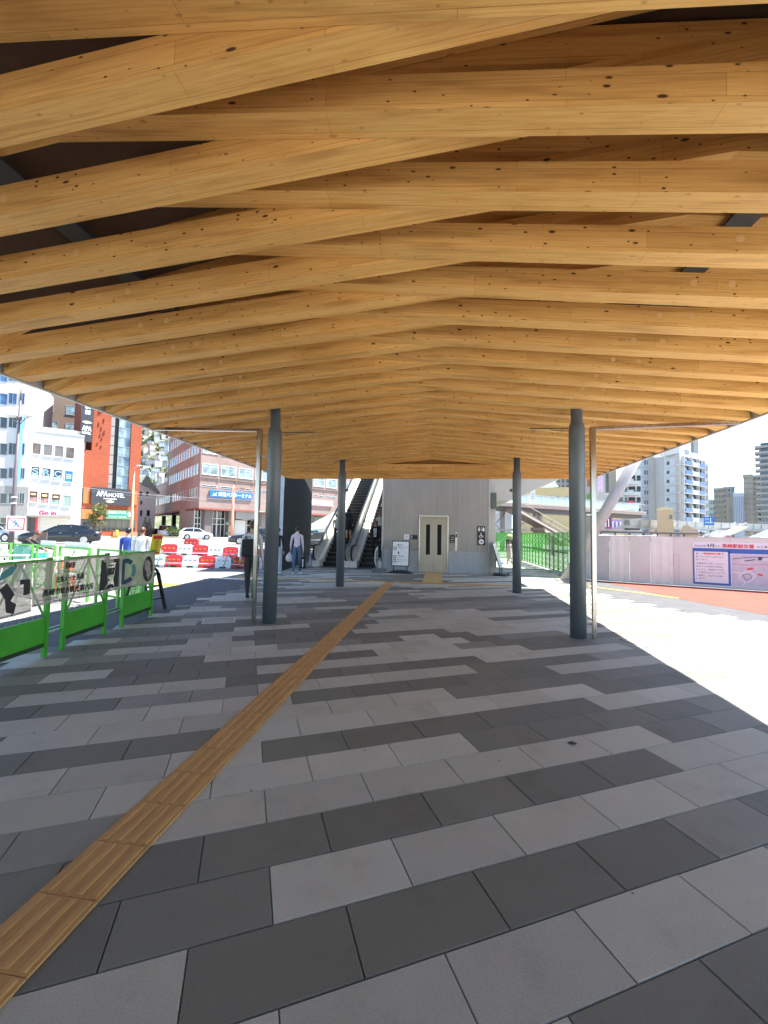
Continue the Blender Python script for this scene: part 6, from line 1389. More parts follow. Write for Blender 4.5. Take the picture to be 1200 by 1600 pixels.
# --- far pavement and kerb along the house fronts
ed = [at(x, 845, D) for x, D in ((-80, 46), (60, 49.5), (170, 54), (214, 57), (246, 60), (318, 60), (420, 70), (560, 84))]; bk = [at(x, 840, D) for x, D in ((-80, 52), (60, 56), (170, 61), (214, 70), (246, 76), (318, 70), (420, 82), (560, 98))]
b = MB(); zk = .404; n = len(ed)
b.add([(p.x, p.y, zk+.13) for p in ed]+[(p.x, p.y, zk+.13) for p in bk]+[(p.x, p.y, zk-.2) for p in ed], [(i, i+1, n+i+1, n+i) for i in range(n-1) if i != 3]+[(2*n+i, 2*n+i+1, i+1, i) for i in range(n-1) if i != 3])
tag(b.build('far_pavement', mat('far_pavement_tile', (.42, .38, .30), .8, var=.15)), kind='structure')

# --- hill with houses behind
HX, HY = [at(238, 700, 760)[i] for i in (0, 1)]
hz_ = lambda x, y: max(-2, 400*exp(-((x-HX+70)/330)**2-((y-HY-340)/410)**2)-38 + 6*sin(x*.03)*cos(y*.026))
b = MB(); gx = np.linspace(HX-740, HX+470, 46); gy = np.linspace(HY-420, HY+740, 40)
b.add([(x, y, hz_(x, y)) for y in gy for x in gx], [(j*46+i, j*46+i+1, (j+1)*46+i+1, (j+1)*46+i) for j in range(39) for i in range(45)], 0, True); tag(b.build('hill', hill_mat()), kind='structure')
rg = random.Random(21); protos = []
wm = [WHW, CRW, LGC, mat('house_tan', (.50, .44, .36), .8), mat('house_pink', (.56, .48, .44), .8), BGW]; rm = [mat('roof_grey', (.27, .27, .27), .7), mat('roof_brown', (.28, .19, .14), .7), mat('roof_blue', (.20, .25, .30), .6)]
def hill_house(i, w, d, h, flat, m, r):
    t = bpy.data.objects.new('hillside_house', None); COL.objects.link(t)
    b = MB(); b.box(-w/2, w/2, -d/2, d/2, -4, h); b.build('wall', m, t); b = MB()
    if flat: b.box(-w/2-.2, w/2+.2, -d/2-.2, d/2+.2, h+.003, h+.5)
    else:
        b.prism([(-w/2-.5, -d/2-.5, h+.003), (w/2+.5, -d/2-.5, h+.003), (0, -d/2-.5, h+w*.28)], (0, d+1, 0))
    b.build('roof', r, t); n = max(1, int(w/3))
    for fl_ in range(int(h/2.9)):
        b = MB()
        for k in range(n): x = -w/2+w*(k+.5)/n; b.box(x-.7, x+.7, -d/2-.06, -d/2+.02, fl_*2.9+.9, fl_*2.9+2.2)
        b.build('windows', GLG, t)
    return t
k = 0; tries = 0; pos = []
while k < 260 and tries < 9000:
    tries += 1; px = rg.uniform(206, 268); D = rg.uniform(600, 1150); q = at(px, 760, D); x, y = q.x, q.y; z = hz_(x, y)
    if z < 6 or any((x-a)**2+(y-c)**2 < 150 for a, c in pos): continue
    pos.append((x, y)); ang = heading((0, 0), (x, y))-pi/2+rg.uniform(-.5, .5)
    flat = rg.random() < .35; w, d, h = rg.uniform(7, 13), rg.uniform(7, 11), rg.choice([5.8, 5.8, 8.7, 8.7, 11.6]); t = hill_house(k, w, d, h, flat, rg.choice(wm), rg.choice(rm))
    t.location = (x, y, z); t.rotation_euler.z = ang; tag(t, 'small house among the many stepped up the far hillside', 'house', 'houses on the far hillside'); k += 1
# scrub and tree cover between the houses
b = MB()
for i in range(900):
    px = rg.uniform(200, 275); D = rg.uniform(590, 1150); q = at(px, 760, D); x, y = q.x, q.y; z = hz_(x, y)
    if z < 3 or any((x-a)**2+(y-c)**2 < 60 for a, c in pos): continue
    for j in range(14):
        s = rg.uniform(1.0, 2.4); c = Vector((x+rg.gauss(0, 3.2), y+rg.gauss(0, 3.2), z+rg.uniform(.5, 6))); u = Vector((rg.gauss(0, 1), rg.gauss(0, 1), rg.gauss(0, 1))).normalized(); v = u.orthogonal().normalized(); w_ = u.cross(v)
        b.add([c-v*s-w_*s, c+v*s-w_*s*.7, c+v*s*.8+w_*s, c-v*s*.7+w_*s], [(0, 1, 2, 3)])
tag(b.build('hillside_trees', mat('far_leaf', (.12, .155, .055), .8, var=.5, scale=.3)), kind='stuff'); 

# ------------------------------------------------------------------ right side of the picture
def simple_block(name, label, F, z1, depth, wall): B = Bld(name, label, 'building', F); B.body(z1, depth, wall); return B
# white corner building with balconies
F = Front.face(972, 1003, 108); B = simple_block('balcony_building', 'white building with rounded balconies and one red banner above the hoarding', F, F.uz(988, 734)[1], 10, WHW)
for (y0, y1), red in zip(((743, 757), (760, 774), (777, 791), (795, 809)), (0, 0, 1, 0)):
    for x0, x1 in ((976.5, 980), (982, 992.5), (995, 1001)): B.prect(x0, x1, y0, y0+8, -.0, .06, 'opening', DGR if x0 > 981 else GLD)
    zt = F.uz(987, y1-5)[1]; zb = F.uz(987, y1)[1]; b = MB(); n = 8
    pts = [F.P(F.L*(.02+.9*i/n), .10+.9*sin(pi*i/n)**.6, zb) for i in range(n+1)]
    b.prism(pts, (0, 0, zt-zb)); B.put(b, 'balcony', WHW)
    b = MB(); zr_ = F.uz(987, y0+6)[1]; b.tube([p+Vector((0, 0, zr_-zb)) for p in pts], .04, 6); B.put(b, 'balcony_rail', AFR)
    b = MB(); F.box(b, F.L*.30, F.L*.62, zt, zr_, .96, 1.0); B.put(b, 'red_banner' if red else 'balcony_panel', PINK if red else mat('balcony_glass', (.42, .50, .50), .2))
B.prect(976, 1000, 813, 828, .0, .08, 'shop_front', GLD)
# lower shops left of it
F = Front.face(932, 974, 100); B = simple_block('shop_building', 'white shop building with orange and purple screens behind the leaning column', F, F.uz(950, 770)[1], 10, CRW)
B.prect(960, 973, 777, 789, .0, .06, 'window', GLD); B.prect(934, 942, 774, 786, .0, .06, 'window', GLD); B.prect(943, 948, 774, 786, .0, .06, 'window', GLG)
def scr(T, Q, b, F, u0, zb, W_, H_, n):
    for i in range(5): Q(.05+.18*i, .2+.18*i, .15, .85-.1*(i % 2), 1+i % 2)
front_sign('shop_sign', 'peach shop sign with brown pattern above the purple screen', F, 957, 972, 796, 812, .05, .3, [mat('sign_peach', (.75, .50, .36), .5), mat('sign_brown', (.38, .16, .10), .5), SW], scr)
front_sign('screen', 'purple and white advertising screen near the pale pole above the hoarding', F, 956, 972, 813, 826, .05, .3, [mat('screen_lilac', (.42, .30, .58), .4), mat('screen_white', (.7, .68, .75), .4), mat('screen_blue', (.12, .14, .35), .4)], scr)
front_sign('shop_sign', 'magenta and black patterned sign low beside the leaning column', F, 943, 955, 806, 826, .05, .3, [mat('sign_magenta', (.45, .06, .20), .5), SGB, SW], scr)
B.prect(932, 945, 788, 791, .02, .6, 'awning', mat('awning_orange', (.70, .26, .12), .6))
F = Front.face(930, 946, 86); B = simple_block('advert_tower', 'pale block with a pink advertising panel beside the right drain pipe', F, F.uz(938, 735)[1], 6, CRW); B.prect(933, 942.5, 744, 769, .02, .12, 'pink_panel', mat('advert_pink', (.72, .50, .66), .4, var=.25, scale=1.5))
F = Front.face(944, 964, 112); B = simple_block('narrow_block', 'narrow beige block with dark window strip behind the leaning column', F, F.uz(954, 728)[1], 8, BEIG); B.prect(947, 951, 735, 770, .0, .05, 'window_strip', GLD)
# grey blocks
F = Front.face(988, 1015, 126); B = simple_block('apartment_block', 'blue-grey block with pairs of slot windows behind the balcony building', F, 42, 12, BGW)
for k in range(8):
    y = 735+15.6*(k-1)
    for x0, x1 in ((1006.8, 1009), (1010.8, 1012.6)): B.pwin(x0, x1, y, y+6.5, DFR, GLD, bars=0, fw=.05, sill=False)
    zl = F.uz(1000, y-4)[1]; b = MB(); F.box(b, 0, F.L, zl, zl+.12, .003, .08); B.put(b, 'string_course', LGC)
F = Front.face(1014, 1040, 122); B = simple_block('concrete_tower', 'plain concrete stair tower with rooftop railings between two blocks', F, F.uz(1030, 714)[1], 9, LGC)
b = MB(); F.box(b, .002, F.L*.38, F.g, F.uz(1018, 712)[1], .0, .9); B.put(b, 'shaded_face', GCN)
for u in np.linspace(F.L*.4, F.L-.2, 6): b = MB(); z = F.uz(1030, 714)[1]; b.cyl(F.P(u, -.3, z), F.P(u, -.3, z+1.1), .05, 6); B.put(b, 'railing_post', WFR)
b = MB(); z = F.uz(1030, 714)[1]; b.cyl(F.P(F.L*.4, -.3, z+1.1), F.P(F.L-.2, -.3, z+1.1), .05, 6); B.put(b, 'railing', WFR)
# apartment tower: left side and balcony front
FA_ = Front(1040, 141, 1064.5, 132); FB_ = Front(1064.5, 132, 1097, 139)
zt = FB_.uz(1080, 693)[1]
B = Bld('apartment_tower', 'tall white and blue apartment tower with balcony rows under the canopy edge', 'building', FB_)
b = MB(); pa, pb_, pc = FB_.A, FB_.B, FA_.A; b.prism([Vector((p.x, p.y, FB_.g)) for p in (pa, pb_, pb_+(pc-pa)*1.0, pc)], (0, 0, zt-4.2-FB_.g)); B.put(b, 'wall', WHW); b = MB(); FB_.box(b, 0, FB_.L*.55, zt-4.19, zt, -6, -.01); FB_.box(b, FB_.L*.55, FB_.L, zt-4.19, zt-3.0, -6, -.01); B.put(b, 'penthouse', WHW)
b = MB(); FB_.box(b, FB_.L*.75, FB_.L*.99, zt-3.0, zt+2.2, -4, -.4); B.put(b, 'roof_tower', mat('roof_tower_grey', (.18, .20, .20), .6))
B.F = FA_
b = MB(); FA_.box(b, 0, FA_.L-.003, FA_.g, zt-1, .003, .03); B.put(b, 'shaded_side_wall', BGW); b = MB(); u0 = FA_.uz(1058, 760)[0]; FA_.box(b, u0, FA_.L-.004, FA_.g, FA_.uz(1060, 716)[1], .032, .5); B.put(b, 'tan_corner', mat('tan_corner_tile', (.42, .38, .34), .7))  # blue-grey of this left side is shade put into the colour
for k in range(10):
    y = 706+14.2*k; B.pwin(1041.8, 1046.2, y+1, y+6, DFR, GLD, bars=0, fw=.06, sill=False, n0=.032); zl = FA_.uz(1050, y+9.3)[1]; b = MB(); FA_.box(b, 0, FA_.L, zl, zl+.22, .034, .62); B.put(b, 'white_band', WHW)
B.pwin(1042, 1048, 706, 711, DFR, GLD, bars=0, fw=.06, sill=False, n0=.032)
B.F = FB_
B.pwin(1070, 1076, 703.5, 709, DFR, GLG, bars=1, fw=.08, sill=False)
for k in range(10):
    y = 716+14.3*k; zb = FB_.uz(1080, y+13.4)[1]; zt_ = FB_.uz(1080, y)[1]; zr_ = FB_.uz(1080, y+7.2)[1]
    for j, (x0, x1) in enumerate(((1066, 1075.6), (1076.6, 1087), (1088, 1096))):
        u0, u1 = FB_.uz(x0, y+5)[0], FB_.uz(x1, y+5)[0]
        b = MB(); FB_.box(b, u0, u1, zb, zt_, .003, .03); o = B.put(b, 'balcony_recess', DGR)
        b = MB(); FB_.box(b, u0+(u1-u0)*.15, u0+(u1-u0)*.75, zr_, zt_-.5, .032, .06); B.put(b, 'balcony_door', GLG if j < 2 else GLD, o)
        b = MB(); FB_.box(b, u0, u1, zb, zr_, 1.0, 1.08); B.put(b, 'balcony_front', mat('balcony_blue', (.07, .15, .30), .35) if j != 1 else WHW)
    b = MB(); FB_.box(b, -.05, FB_.L, zb-.16, zb-.005, .004, 1.1); B.put(b, 'floor_slab', WHW)
    for x in (1065, 1076.1, 1087.5, 1096.6): u = FB_.uz(x, y+5)[0]; b = MB(); FB_.box(b, u-.10, u+.10, zb, zt_, .03, .98); B.put(b, 'party_screen', WHW)
# slim block, far blocks
F = Front.face(1096.5, 1109, 165); B = simple_block('slim_block', 'slim grey block with a rippled side right of the apartment tower', F, F.uz(1102, 727)[1], 10, LGC)
for k in range(11): z = F.g+3*k+1; b = MB(); F.box(b, F.L*.45, F.L*.98, z, z+1.2, .02, 1.1); B.put(b, 'balcony', WHW)
def farblock(label, x0, x1, yt, D0, D1, wall, nx_, ny_, dep=12, yb=812, gm=GLD, wf=.5, hf=.45, nm='far_block'):
    F = Front.face(x0, x1, (D0+D1)/2); z1 = F.uz((x0+x1)/2, yt)[1]; B = simple_block(nm, label, F, z1, dep, wall); fh = (z1-F.g)/max(1, ny_)
    for r in range(ny_):
        z = F.g+fh*r
        if z+fh < 4: continue
        for c in range(nx_):
            u = F.L*(c+.5)/nx_; w = F.L/nx_*wf/2; b = MB(); F.box(b, u-w, u+w, z+fh*.35, z+fh*(.35+hf), -.01, .05); B.put(b, 'window', gm)
    b = MB(); F.box(b, -.2, F.L+.2, z1+.003, z1+.7, -dep-.2, .2); B.put(b, 'parapet', wall); return B
farblock('small teal-grey block far between slim block and grid-windowed block', 1107, 1118, 782, 270, 275, mat('teal_grey_render', (.40, .50, .50), .7), 3, 7)
farblock('beige far block with a grid of square dark windows', 1117, 1134, 764, 250, 256, BEIG, 5, 10, wf=.6)
farblock('pale far block stepped behind the grid-windowed one', 1132, 1150, 762, 262, 268, LGC, 3, 10, 10)
farblock('plain tan far block before the stepped pale one', 1136, 1147, 778, 240, 243, BEIG, 1, 1, 8, wf=.1)
farblock('blue and white striped far block with a curved top', 1147, 1164, 772, 232, 236, BGW, 6, 1, 9, gm=mat('stripe_blue_grey', (.20, .24, .32), .4), wf=.45, hf=.6)
farblock('tall tan far block with small square windows and side balconies', 1164, 1178.5, 743, 236, 240, BEIG, 4, 13, 12, wf=.25, hf=.25)
Bq = farblock('tan far wing with balcony slots beside the tall tan block', 1178.5, 1192, 744, 240.5, 252, BEIG, 2, 13, 10, wf=.7, hf=.4)
F = Front.face(1190, 1240, 205); B = simple_block('apartment_tower', 'dark grey high tower with jutting balconies at the right picture edge', F, F.uz(1200, 700)[1], 16, mat('tower_grey', (.24, .25, .28), .6))
for k in range(17): z = F.g+3*k+1; b = MB(); F.box(b, -1.6, F.L*.5, z, z+1.1, -6, 1.2); B.put(b, 'balcony', GCN); b = MB(); F.box(b, .6, F.L*.45, z+1.15, z+2.5, .01, .05); B.put(b, 'window', GLD)
for px, y0, y1, D, lb in ((1140, 752, 764, 260, 'thin roof aerial on the pale stepped far block'), (1170, 726, 744, 238, 'thin roof aerial on the tall tan far block')):
    a, c = at(px, y1, D), at(px, y0, D); b = MB(); b.cyl((0, 0, 0), c-a, .14, 6); tag(b.build('roof_aerial', AFR, loc=a), lb, 'aerial')
b = MB(); gx = np.linspace(120, 520, 30); hh = lambda x, y: 46*exp(-((x-310)/120)**2-((y-480)/90)**2)-2
gy = np.linspace(360, 640, 20); b.add([(x, y, hh(x, y)) for y in gy for x in gx], [(j*30+i, j*30+i+1, (j+1)*30+i+1, (j+1)*30+i) for j in range(19) for i in range(29)], 0, True); tag(b.build('far_hill', MATS.get('hs') or bpy.data.materials['hill_scrub']), kind='structure')
# ------------------------------------------------------------------ footbridges, lamps, trees, wires
def along(A, B_, mb, u0, u1, z0, z1, n0, n1):
    d = (B_-A).normalized(); n = Vector((d.y, -d.x, 0)); n = n if n.dot(-A) > 0 else -n
    mb.obox(A+d*u0+n*n0+Vector((0, 0, z0)), d*(u1-u0), n*(n1-n0), (0, 0, z1-z0))
BRST = mat('bridge_cream_steel', (.50, .44, .36), .55, var=.08); BRDK = mat('bridge_dark_steel', (.10, .09, .085), .6); BRPK = mat('bridge_pink_steel', (.46, .34, .30), .55); RGL = clear('railing_glass', (.55, .68, .72), .45, .1)
A = at(762, 835, 41); Bq = at(1010, 835, 54); A.z = Bq.z = 0; L_ = (Bq-A).length; d = (Bq-A).normalized(); nrm = Vector((d.y, -d.x, 0)); nrm = nrm if nrm.dot(-A) > 0 else -nrm
bu = lambda x: (at(x, 835, 41+(54-41)*(x-762)/248.)-A).dot(d)
zd = CAM.z+(837.6-785.5)*42/FOC
t = thing('footbridge', 'pinkish steel footbridge with glass railings beyond the green gate', 'footbridge', A); T = Matrix.Translation(-A)
def fb(draw, name, m):
    b = MB(); draw(b); b.v = [tuple(Vector(v)-A) for v in b.v]; return b.build(name, m, t)
fb(lambda b: along(A, Bq, b, -4, L_, zd-.32, zd, -3, 0), 'deck', BRPK)
fb(lambda b: along(A, Bq, b, -4, L_, zd+.003, zd+.10, -.12, .08), 'edge_beam', BRST)
fb(lambda b: along(A, Bq, b, -4, L_, zd-.75, zd-.323, -2.6, -.5), 'girder', BRDK)
for k in range(int(L_/2.0)+2): u = -4+2.0*k; fb(lambda b: along(A, Bq, b, u+.05, u+1.95, zd+.16, zd+1.0, -.06, -.04), 'glass_panel', RGL); fb(lambda b: along(A, Bq, b, u-.03, u+.03, zd+.103, zd+1.05, -.08, -.02), 'railing_post', WFR)
fb(lambda b: along(A, Bq, b, -4, L_, zd+1.052, zd+1.10, -.09, -.01), 'handrail', BRST)
for x in (797, 846, 853, 905): 
    u = bu(x); fb(lambda b: along(A, Bq, b, u-.17, u+.17, 0, zd-.753, -1.6, -1.2), 'pier', mat('bridge_pier_grey', (.26, .25, .24), .6))
for (xa, za, xb, zb_) in ((768, 4.0, 797, 1.6), (768, 1.6, 797, 4.0), (800, 2.0, 846, 3.9), (853, 1.4, 868, 3.4), (846, 3.9, 868, 2.0)):
    fb(lambda b: b.cyl(A+d*bu(xa)-nrm*1.0+Vector((0, 0, za)), A+d*bu(xb)-nrm*1.0+Vector((0, 0, zb_)), .055, 8), 'cross_brace', BRST if xa > 790 else mat('brace_grey', (.30, .29, .28), .5))
# stair hanging below it
def stair(x0, z0, x1, z1, nn0):
    p, q = A+d*bu(x0)+nrm*nn0+Vector((0, 0, z0)), A+d*bu(x1)+nrm*nn0+Vector((0, 0, z1)); ax = q-p
    fb(lambda b: b.obox(p, ax, nrm*-1.8, (0, 0, .28)), 'stair_flight', mat('stair_brown', (.20, .15, .12), .7)); fb(lambda b: b.obox(p+nrm*.003+Vector((0, 0, -.12)), ax, nrm*.06, (0, 0, .22)), 'stair_stringer', BRST); fb(lambda b: b.obox(p+nrm*.003+Vector((0, 0, 1.0)), ax, nrm*.05, (0, 0, .06)), 'stair_handrail', BRST)
stair(792, 4.2, 884, .7, 1.2); stair(815, 2.2, 855, .6, 2.6)
p = A+d*bu(880); tag_ = thing('pole', 'tall slim pinkish pole standing before the footbridge near the right column', 'pole', (p.x, p.y-1.5, 0)); b = MB(); b.cyl((0, 0, 0), (0, 0, 9.5), .16, 14); b.build('shaft', BRPK, tag_)
F = Front.face(818, 836, 39); front_sign('bridge_sign', 'white notice board hung on the footbridge railing', Front.face(826, 838, 43.5), 849.5-21, 857.5-21, 764, 783, .05, .12, [SW, AFR, AFR], lambda T, Q, b, F, u0, zb, W_, H_, n: [Q(.15, .85, .2+.15*i, .26+.15*i, 1) for i in range(4)])
# blocks seen behind the footbridge
F = Front.face(812, 895, 88); B = simple_block('shop_building', 'ochre building with pale green glazed roof behind the footbridge', F, F.uz(850, 762)[1], 12, mat('ochre_render', (.58, .46, .24), .7))
for i in range(6): B.prect(816+13*i, 824+13*i, 775, 784, 0, .06, 'window', GLG)
b = MB(); z1 = F.uz(850, 762)[1]; b.prism([F.P(0, .3, z1+.004), F.P(F.L*.75, .3, z1+.004), F.P(F.L*.55, -3, z1+3.2), F.P(F.L*.1, -3, z1+3.2)], (0, 0, .12)); B.put(b, 'glazed_roof', mat('roof_glass_green', (.34, .46, .36), .2))
F = Front.face(868, 900, 100); B = simple_block('office_building', 'pale office with dark slot windows behind the footbridge pole', F, F.uz(884, 700)[1], 12, LGC)
for r in range(9):
    for c in range(4): B.prect(871+7*c, 874.5+7*c, 738+10*r, 744+10*r, 0, .06, 'window', GLD)
F = Front.face(898, 935, 92); B = simple_block('shop_building', 'white shop block with green sign strip between right column and drain pipe', F, F.uz(916, 735)[1], 10, WHW)
B.prect(917, 924, 772, 786, .0, .25, 'green_sign', mat('sign_green', (.10, .48, .10), .5)); B.prect(917, 931, 742, 760, .0, .2, 'orange_sign', ORP)
for c in range(3): B.prect(919+4.5*c, 922+4.5*c, 789, 798, 0, .06, 'window', GLD)
F = Front.face(762, 800, 120); B = simple_block('glass_building', 'white building with slanted glass roof far beyond the lift tower', F, F.uz(780, 800)[1], 12, WHW); b = MB(); z1 = F.uz(780, 800)[1]; b.prism([F.P(F.L*.35, .2, F.g), F.P(F.L, .2, F.g), F.P(F.L*.85, -1, z1*.62), F.P(F.L*.5, -1, z1*.62)], F.n*.3); B.put(b, 'glass_wedge', glassmat('glass_steel', (.16, .22, .25)))

# second footbridge, farther, with three stairs and a tiled stair house
A2 = at(985, 835, 78); B2 = at(1290, 835, 96); A2.z = B2.z = 0; A = A2; Bq = B2; L_ = (B2-A2).length; d = (B2-A2).normalized(); nrm = Vector((d.y, -d.x, 0)); nrm = nrm if nrm.dot(-A) > 0 else -nrm
bu = lambda x: (lambda r: (Vector((r.x, r.y, 0))*((nrm.dot(A))/(nrm.dot(Vector((r.x, r.y, 0)))))-A).dot(d))(ray(x, 835))
zz2 = CAM.z+(842-823)*85/FOC
t = thing('footbridge', 'grey concrete footbridge with sunlit stairs above the hoarding notice', 'footbridge', A2); 
GRB = mat('bridge_grey', (.42, .41, .38), .7, var=.1); YST = mat('stair_sunlit_cream', (.66, .60, .42), .6)
fb(lambda b: along(A, Bq, b, 0, L_, zz2-.5, zz2, -3, 0), 'deck', GRB)
fb(lambda b: along(A, Bq, b, 0, L_, zz2+.003, zz2+1.1, -.10, -.02), 'parapet', mat('bridge_parapet', (.50, .49, .44), .6))
for k in range(24): u = L_*k/24; fb(lambda b: along(A, Bq, b, u, u+.1, zz2+.003, zz2+1.2, -.018, .06), 'parapet_post', GRB)
for x in (1052, 1098, 1140, 1185): u = bu(x); fb(lambda b: along(A, Bq, b, u-.4, u+.4, 0, zz2-.503, -2.2, -1.2), 'pier', GRB)
for xt, xb_, n0 in ((1150, 1083, 2.0), (1204, 1135, 4.5), (1043, 1000, 1.5)):
    p, q = A+d*bu(xb_)+nrm*n0+Vector((0, 0, .1)), A+d*bu(xt)+nrm*n0+Vector((0, 0, zz2)); ax = q-p
    fb(lambda b: b.obox(p, ax, nrm*-2.0, (0, 0, .35)), 'stair_flight', GRB); fb(lambda b: b.obox(p+nrm*.005+Vector((0, 0, -.05)), ax, nrm*.08, (0, 0, .5)), 'stair_stringer', YST); fb(lambda b: b.obox(p+nrm*.005+Vector((0, 0, 1.1)), ax, nrm*.08, (0, 0, .12)), 'stair_handrail', YST); fb(lambda b: b.obox(p-nrm*2.05+Vector((0, 0, .4)), ax, nrm*.05, (0, 0, .95)), 'stair_screen', WHW)
F = Front.face(1027, 1053, 74); B = simple_block('stair_house', 'small tan tiled stair house with domed roof above the hoarding', F, F.uz(1040, 797)[1], 5, mat('tan_stair_tile', (.55, .38, .22), .7)); z1 = F.uz(1040, 797)[1]
b = MB(); b.prism([F.P(-.1, .1, z1+.004)]+[F.P(F.L*(.5-.52*cos(a)), .1, z1+.004+.55*sin(a)**.7) for a in np.linspace(.05, pi-.05, 12)]+[F.P(F.L+.1, .1, z1+.004)], F.n*-5.2); B.put(b, 'dome_roof', mat('dome_yellow', (.62, .52, .30), .6)); B.prect(1046, 1050, 805, 811, 0, .06, 'window', GLD)
F = Front.face(1068, 1090, 72); B = Bld('kiosk', 'low tan kiosk with sloping roof above the hoarding', 'kiosk', F); z1 = F.uz(1079, 836)[1]; B.body(z1, 5, MATS['tan_stair_tile']); b = MB(); b.prism([F.P(-.6, .4, z1+.004), F.P(F.L+.6, .4, z1+.004), F.P(F.L*.35, .4, z1+1.7), F.P(0, .4, z1+1.7)], F.n*-5.4); B.put(b, 'roof', mat('roof_tan', (.50, .36, .24), .7))
# long dark shelter roof
A, Bq = at(938, 835, 56), at(1092, 835, 60); A.z = Bq.z = 0; L_ = (Bq-A).length; d = (Bq-A).normalized(); t = thing('tram_shelter', 'long thin dark shelter roof above the hoarding', 'shelter', A)
zs = CAM.z+(841-833)*58/FOC
fb(lambda b: along(A, Bq, b, 0, L_, zs, zs+.16, -2.2, 0), 'roof', BRDK); fb(lambda b: along(A, Bq, b, 0, L_, zs+.165, zs+.26, -2.1, .05), 'roof_edge', mat('roof_edge_red', (.30, .20, .17), .6))
for k in range(7): u = L_*(k+.4)/7; fb(lambda b: along(A, Bq, b, u, u+.15, 0, zs-.003, -1.2, -1.05), 'post', BRDK)
# road sign, red van box, lamps
t = None
F = Front.face(1099, 1117, 66); o = front_sign('road_sign', 'blue direction road sign above the hoarding notice', F, 1099.5, 1116, 807.5, 820.5, 0, .06, [BSB, SW, SW], lambda T, Q, b, F, u0, zb, W_, H_, n: (T('長崎駅', .1, .62, .45, .22, 1), T('Nagasaki Sta.', .1, .45, .5, .10, 1), Q(.1, .9, .25, .33, 1), Q(.62, .70, .33, .85, 1)))
p = at(1108, 835, 66.3); b = MB(); b.cyl((0, 0, 0), (0, 0, CAM.z+(844-808)*66/FOC-.1), .07, 8); tag(b.build('sign_post', AFR, loc=(p.x, p.y, 0)), 'grey post behind the blue direction road sign', 'post')
F = Front.face(1131, 1143, 58); B = simple_block('red_booth', 'small white booth with a red panel above the hoarding notice', F, F.uz(1137, 836)[1], 2, WHW); B.prect(1135, 1142, 838, 843, 0, .06, 'red_panel', PINK)
def lamp(name, lab, px, yb, yt, D, r, m, head, grp=None):
    q = at(px, yb, D); z0 = gz(q.x, q.y); zt = at(px, yt, D).z; t = thing(name, lab, 'street lamp', (q.x, q.y, z0), 0, grp); H_ = zt-z0
    b = MB(); b.tube([(0, 0, 0), (0, 0, H_*.3), (0, 0, H_)], [r*1.25, r, r*.55], 12); b.build('pole', m, t); head(t, H_); return t
LPB = mat('lamp_brown', (.13, .10, .11), .5); LPO = mat('lamp_orange', (.62, .30, .18), .55)
def head_a(t, H_):
    zc = H_-.95
    b = MB(); b.tube([(0, 0, H_-.02), (0, 0, H_+.9)], [.05, .008], 8); b.build('finial', LPB, t)
    for s in (-1, 1):
        b = MB(); b.tube([(s*.05, 0, zc-.35), (s*.35, 0, zc-.05), (s*.75, 0, zc+.15)], .022, 6); b.build('arm', LPB, t); b = MB(); b.ball((s*.48, 0, zc+.12), (.36, .18, .06)); b.build('lamp_head', mat('lamp_pale', (.62, .64, .66), .3), t)
    b = MB(); b.cyl((0, 0, zc-.1), (0, 0, zc+.08), .12, 12); b.build('collar', LPB, t)
    for z in (H_*.30, H_*.34): b = MB(); b.cyl((0, 0, z), (0, 0, z+.07), .135, 12); b.build('band', mat('lamp_pale', (.62, .64, .66), .3), t)
lamp('street_lamp', 'tall brown lamp post with two flat lamps before the white office', 17, 852, 622, 21.5, .095, LPB, head_a)
def head_b(t, H_):
    b = MB(); b.tube([(0, 0, H_-.02), (.1, 0, H_+.45), (.35, 0, H_+.6), (.7, 0, H_+.62)], .05, 8); b.build('arm', LPO, t); b = MB(); b.ball((.62, 0, H_+.66), (.42, .16, .07)); b.build('lamp_head', mat('lamp_pale', (.62, .64, .66), .3), t)
lamp('street_lamp', 'salmon lamp post with curved arm in front of the red hotel', 204.5, 838, 735, 50, .17, LPO, head_b)
def head_c(t, H_):
    b = MB(); b.tube([(0, 0, H_*.93), (4, 0, H_*.96), (7.5, 0, H_*.98)], .07, 8); b.build('arm', LPO, t)
    for z, x, s in ((H_*.30, -.45, 1), (H_*.12, -.35, 1), (H_*.97, 6.6, 1)):
        b = MB(); b.bbox(x-.42, x+.42, -.16, .12, z-.18, z+.18, .03); h = b.build('traffic_light', mat('signal_body', (.22, .20, .19), .5), t)
        for k, c in ((-.27, (.02, .25, .18)), (0, (.45, .30, .03)), (.27, (.5, .03, .02))): b = MB(); b.cyl((x+k, -.22, z), (x+k, -.163, z), .11, 12); b.build('lens', mat('lens%d' % int(k*100+50), c, .2), h)
lamp('signal_post', 'salmon traffic signal post in front of the brick terminal', 362, 839, 757, 54, .20, LPO, head_c)
q = at(25, 818, 21.3); z0 = gz(q.x, q.y)
nd2 = Vector((-q.y, q.x, 0)).normalized()
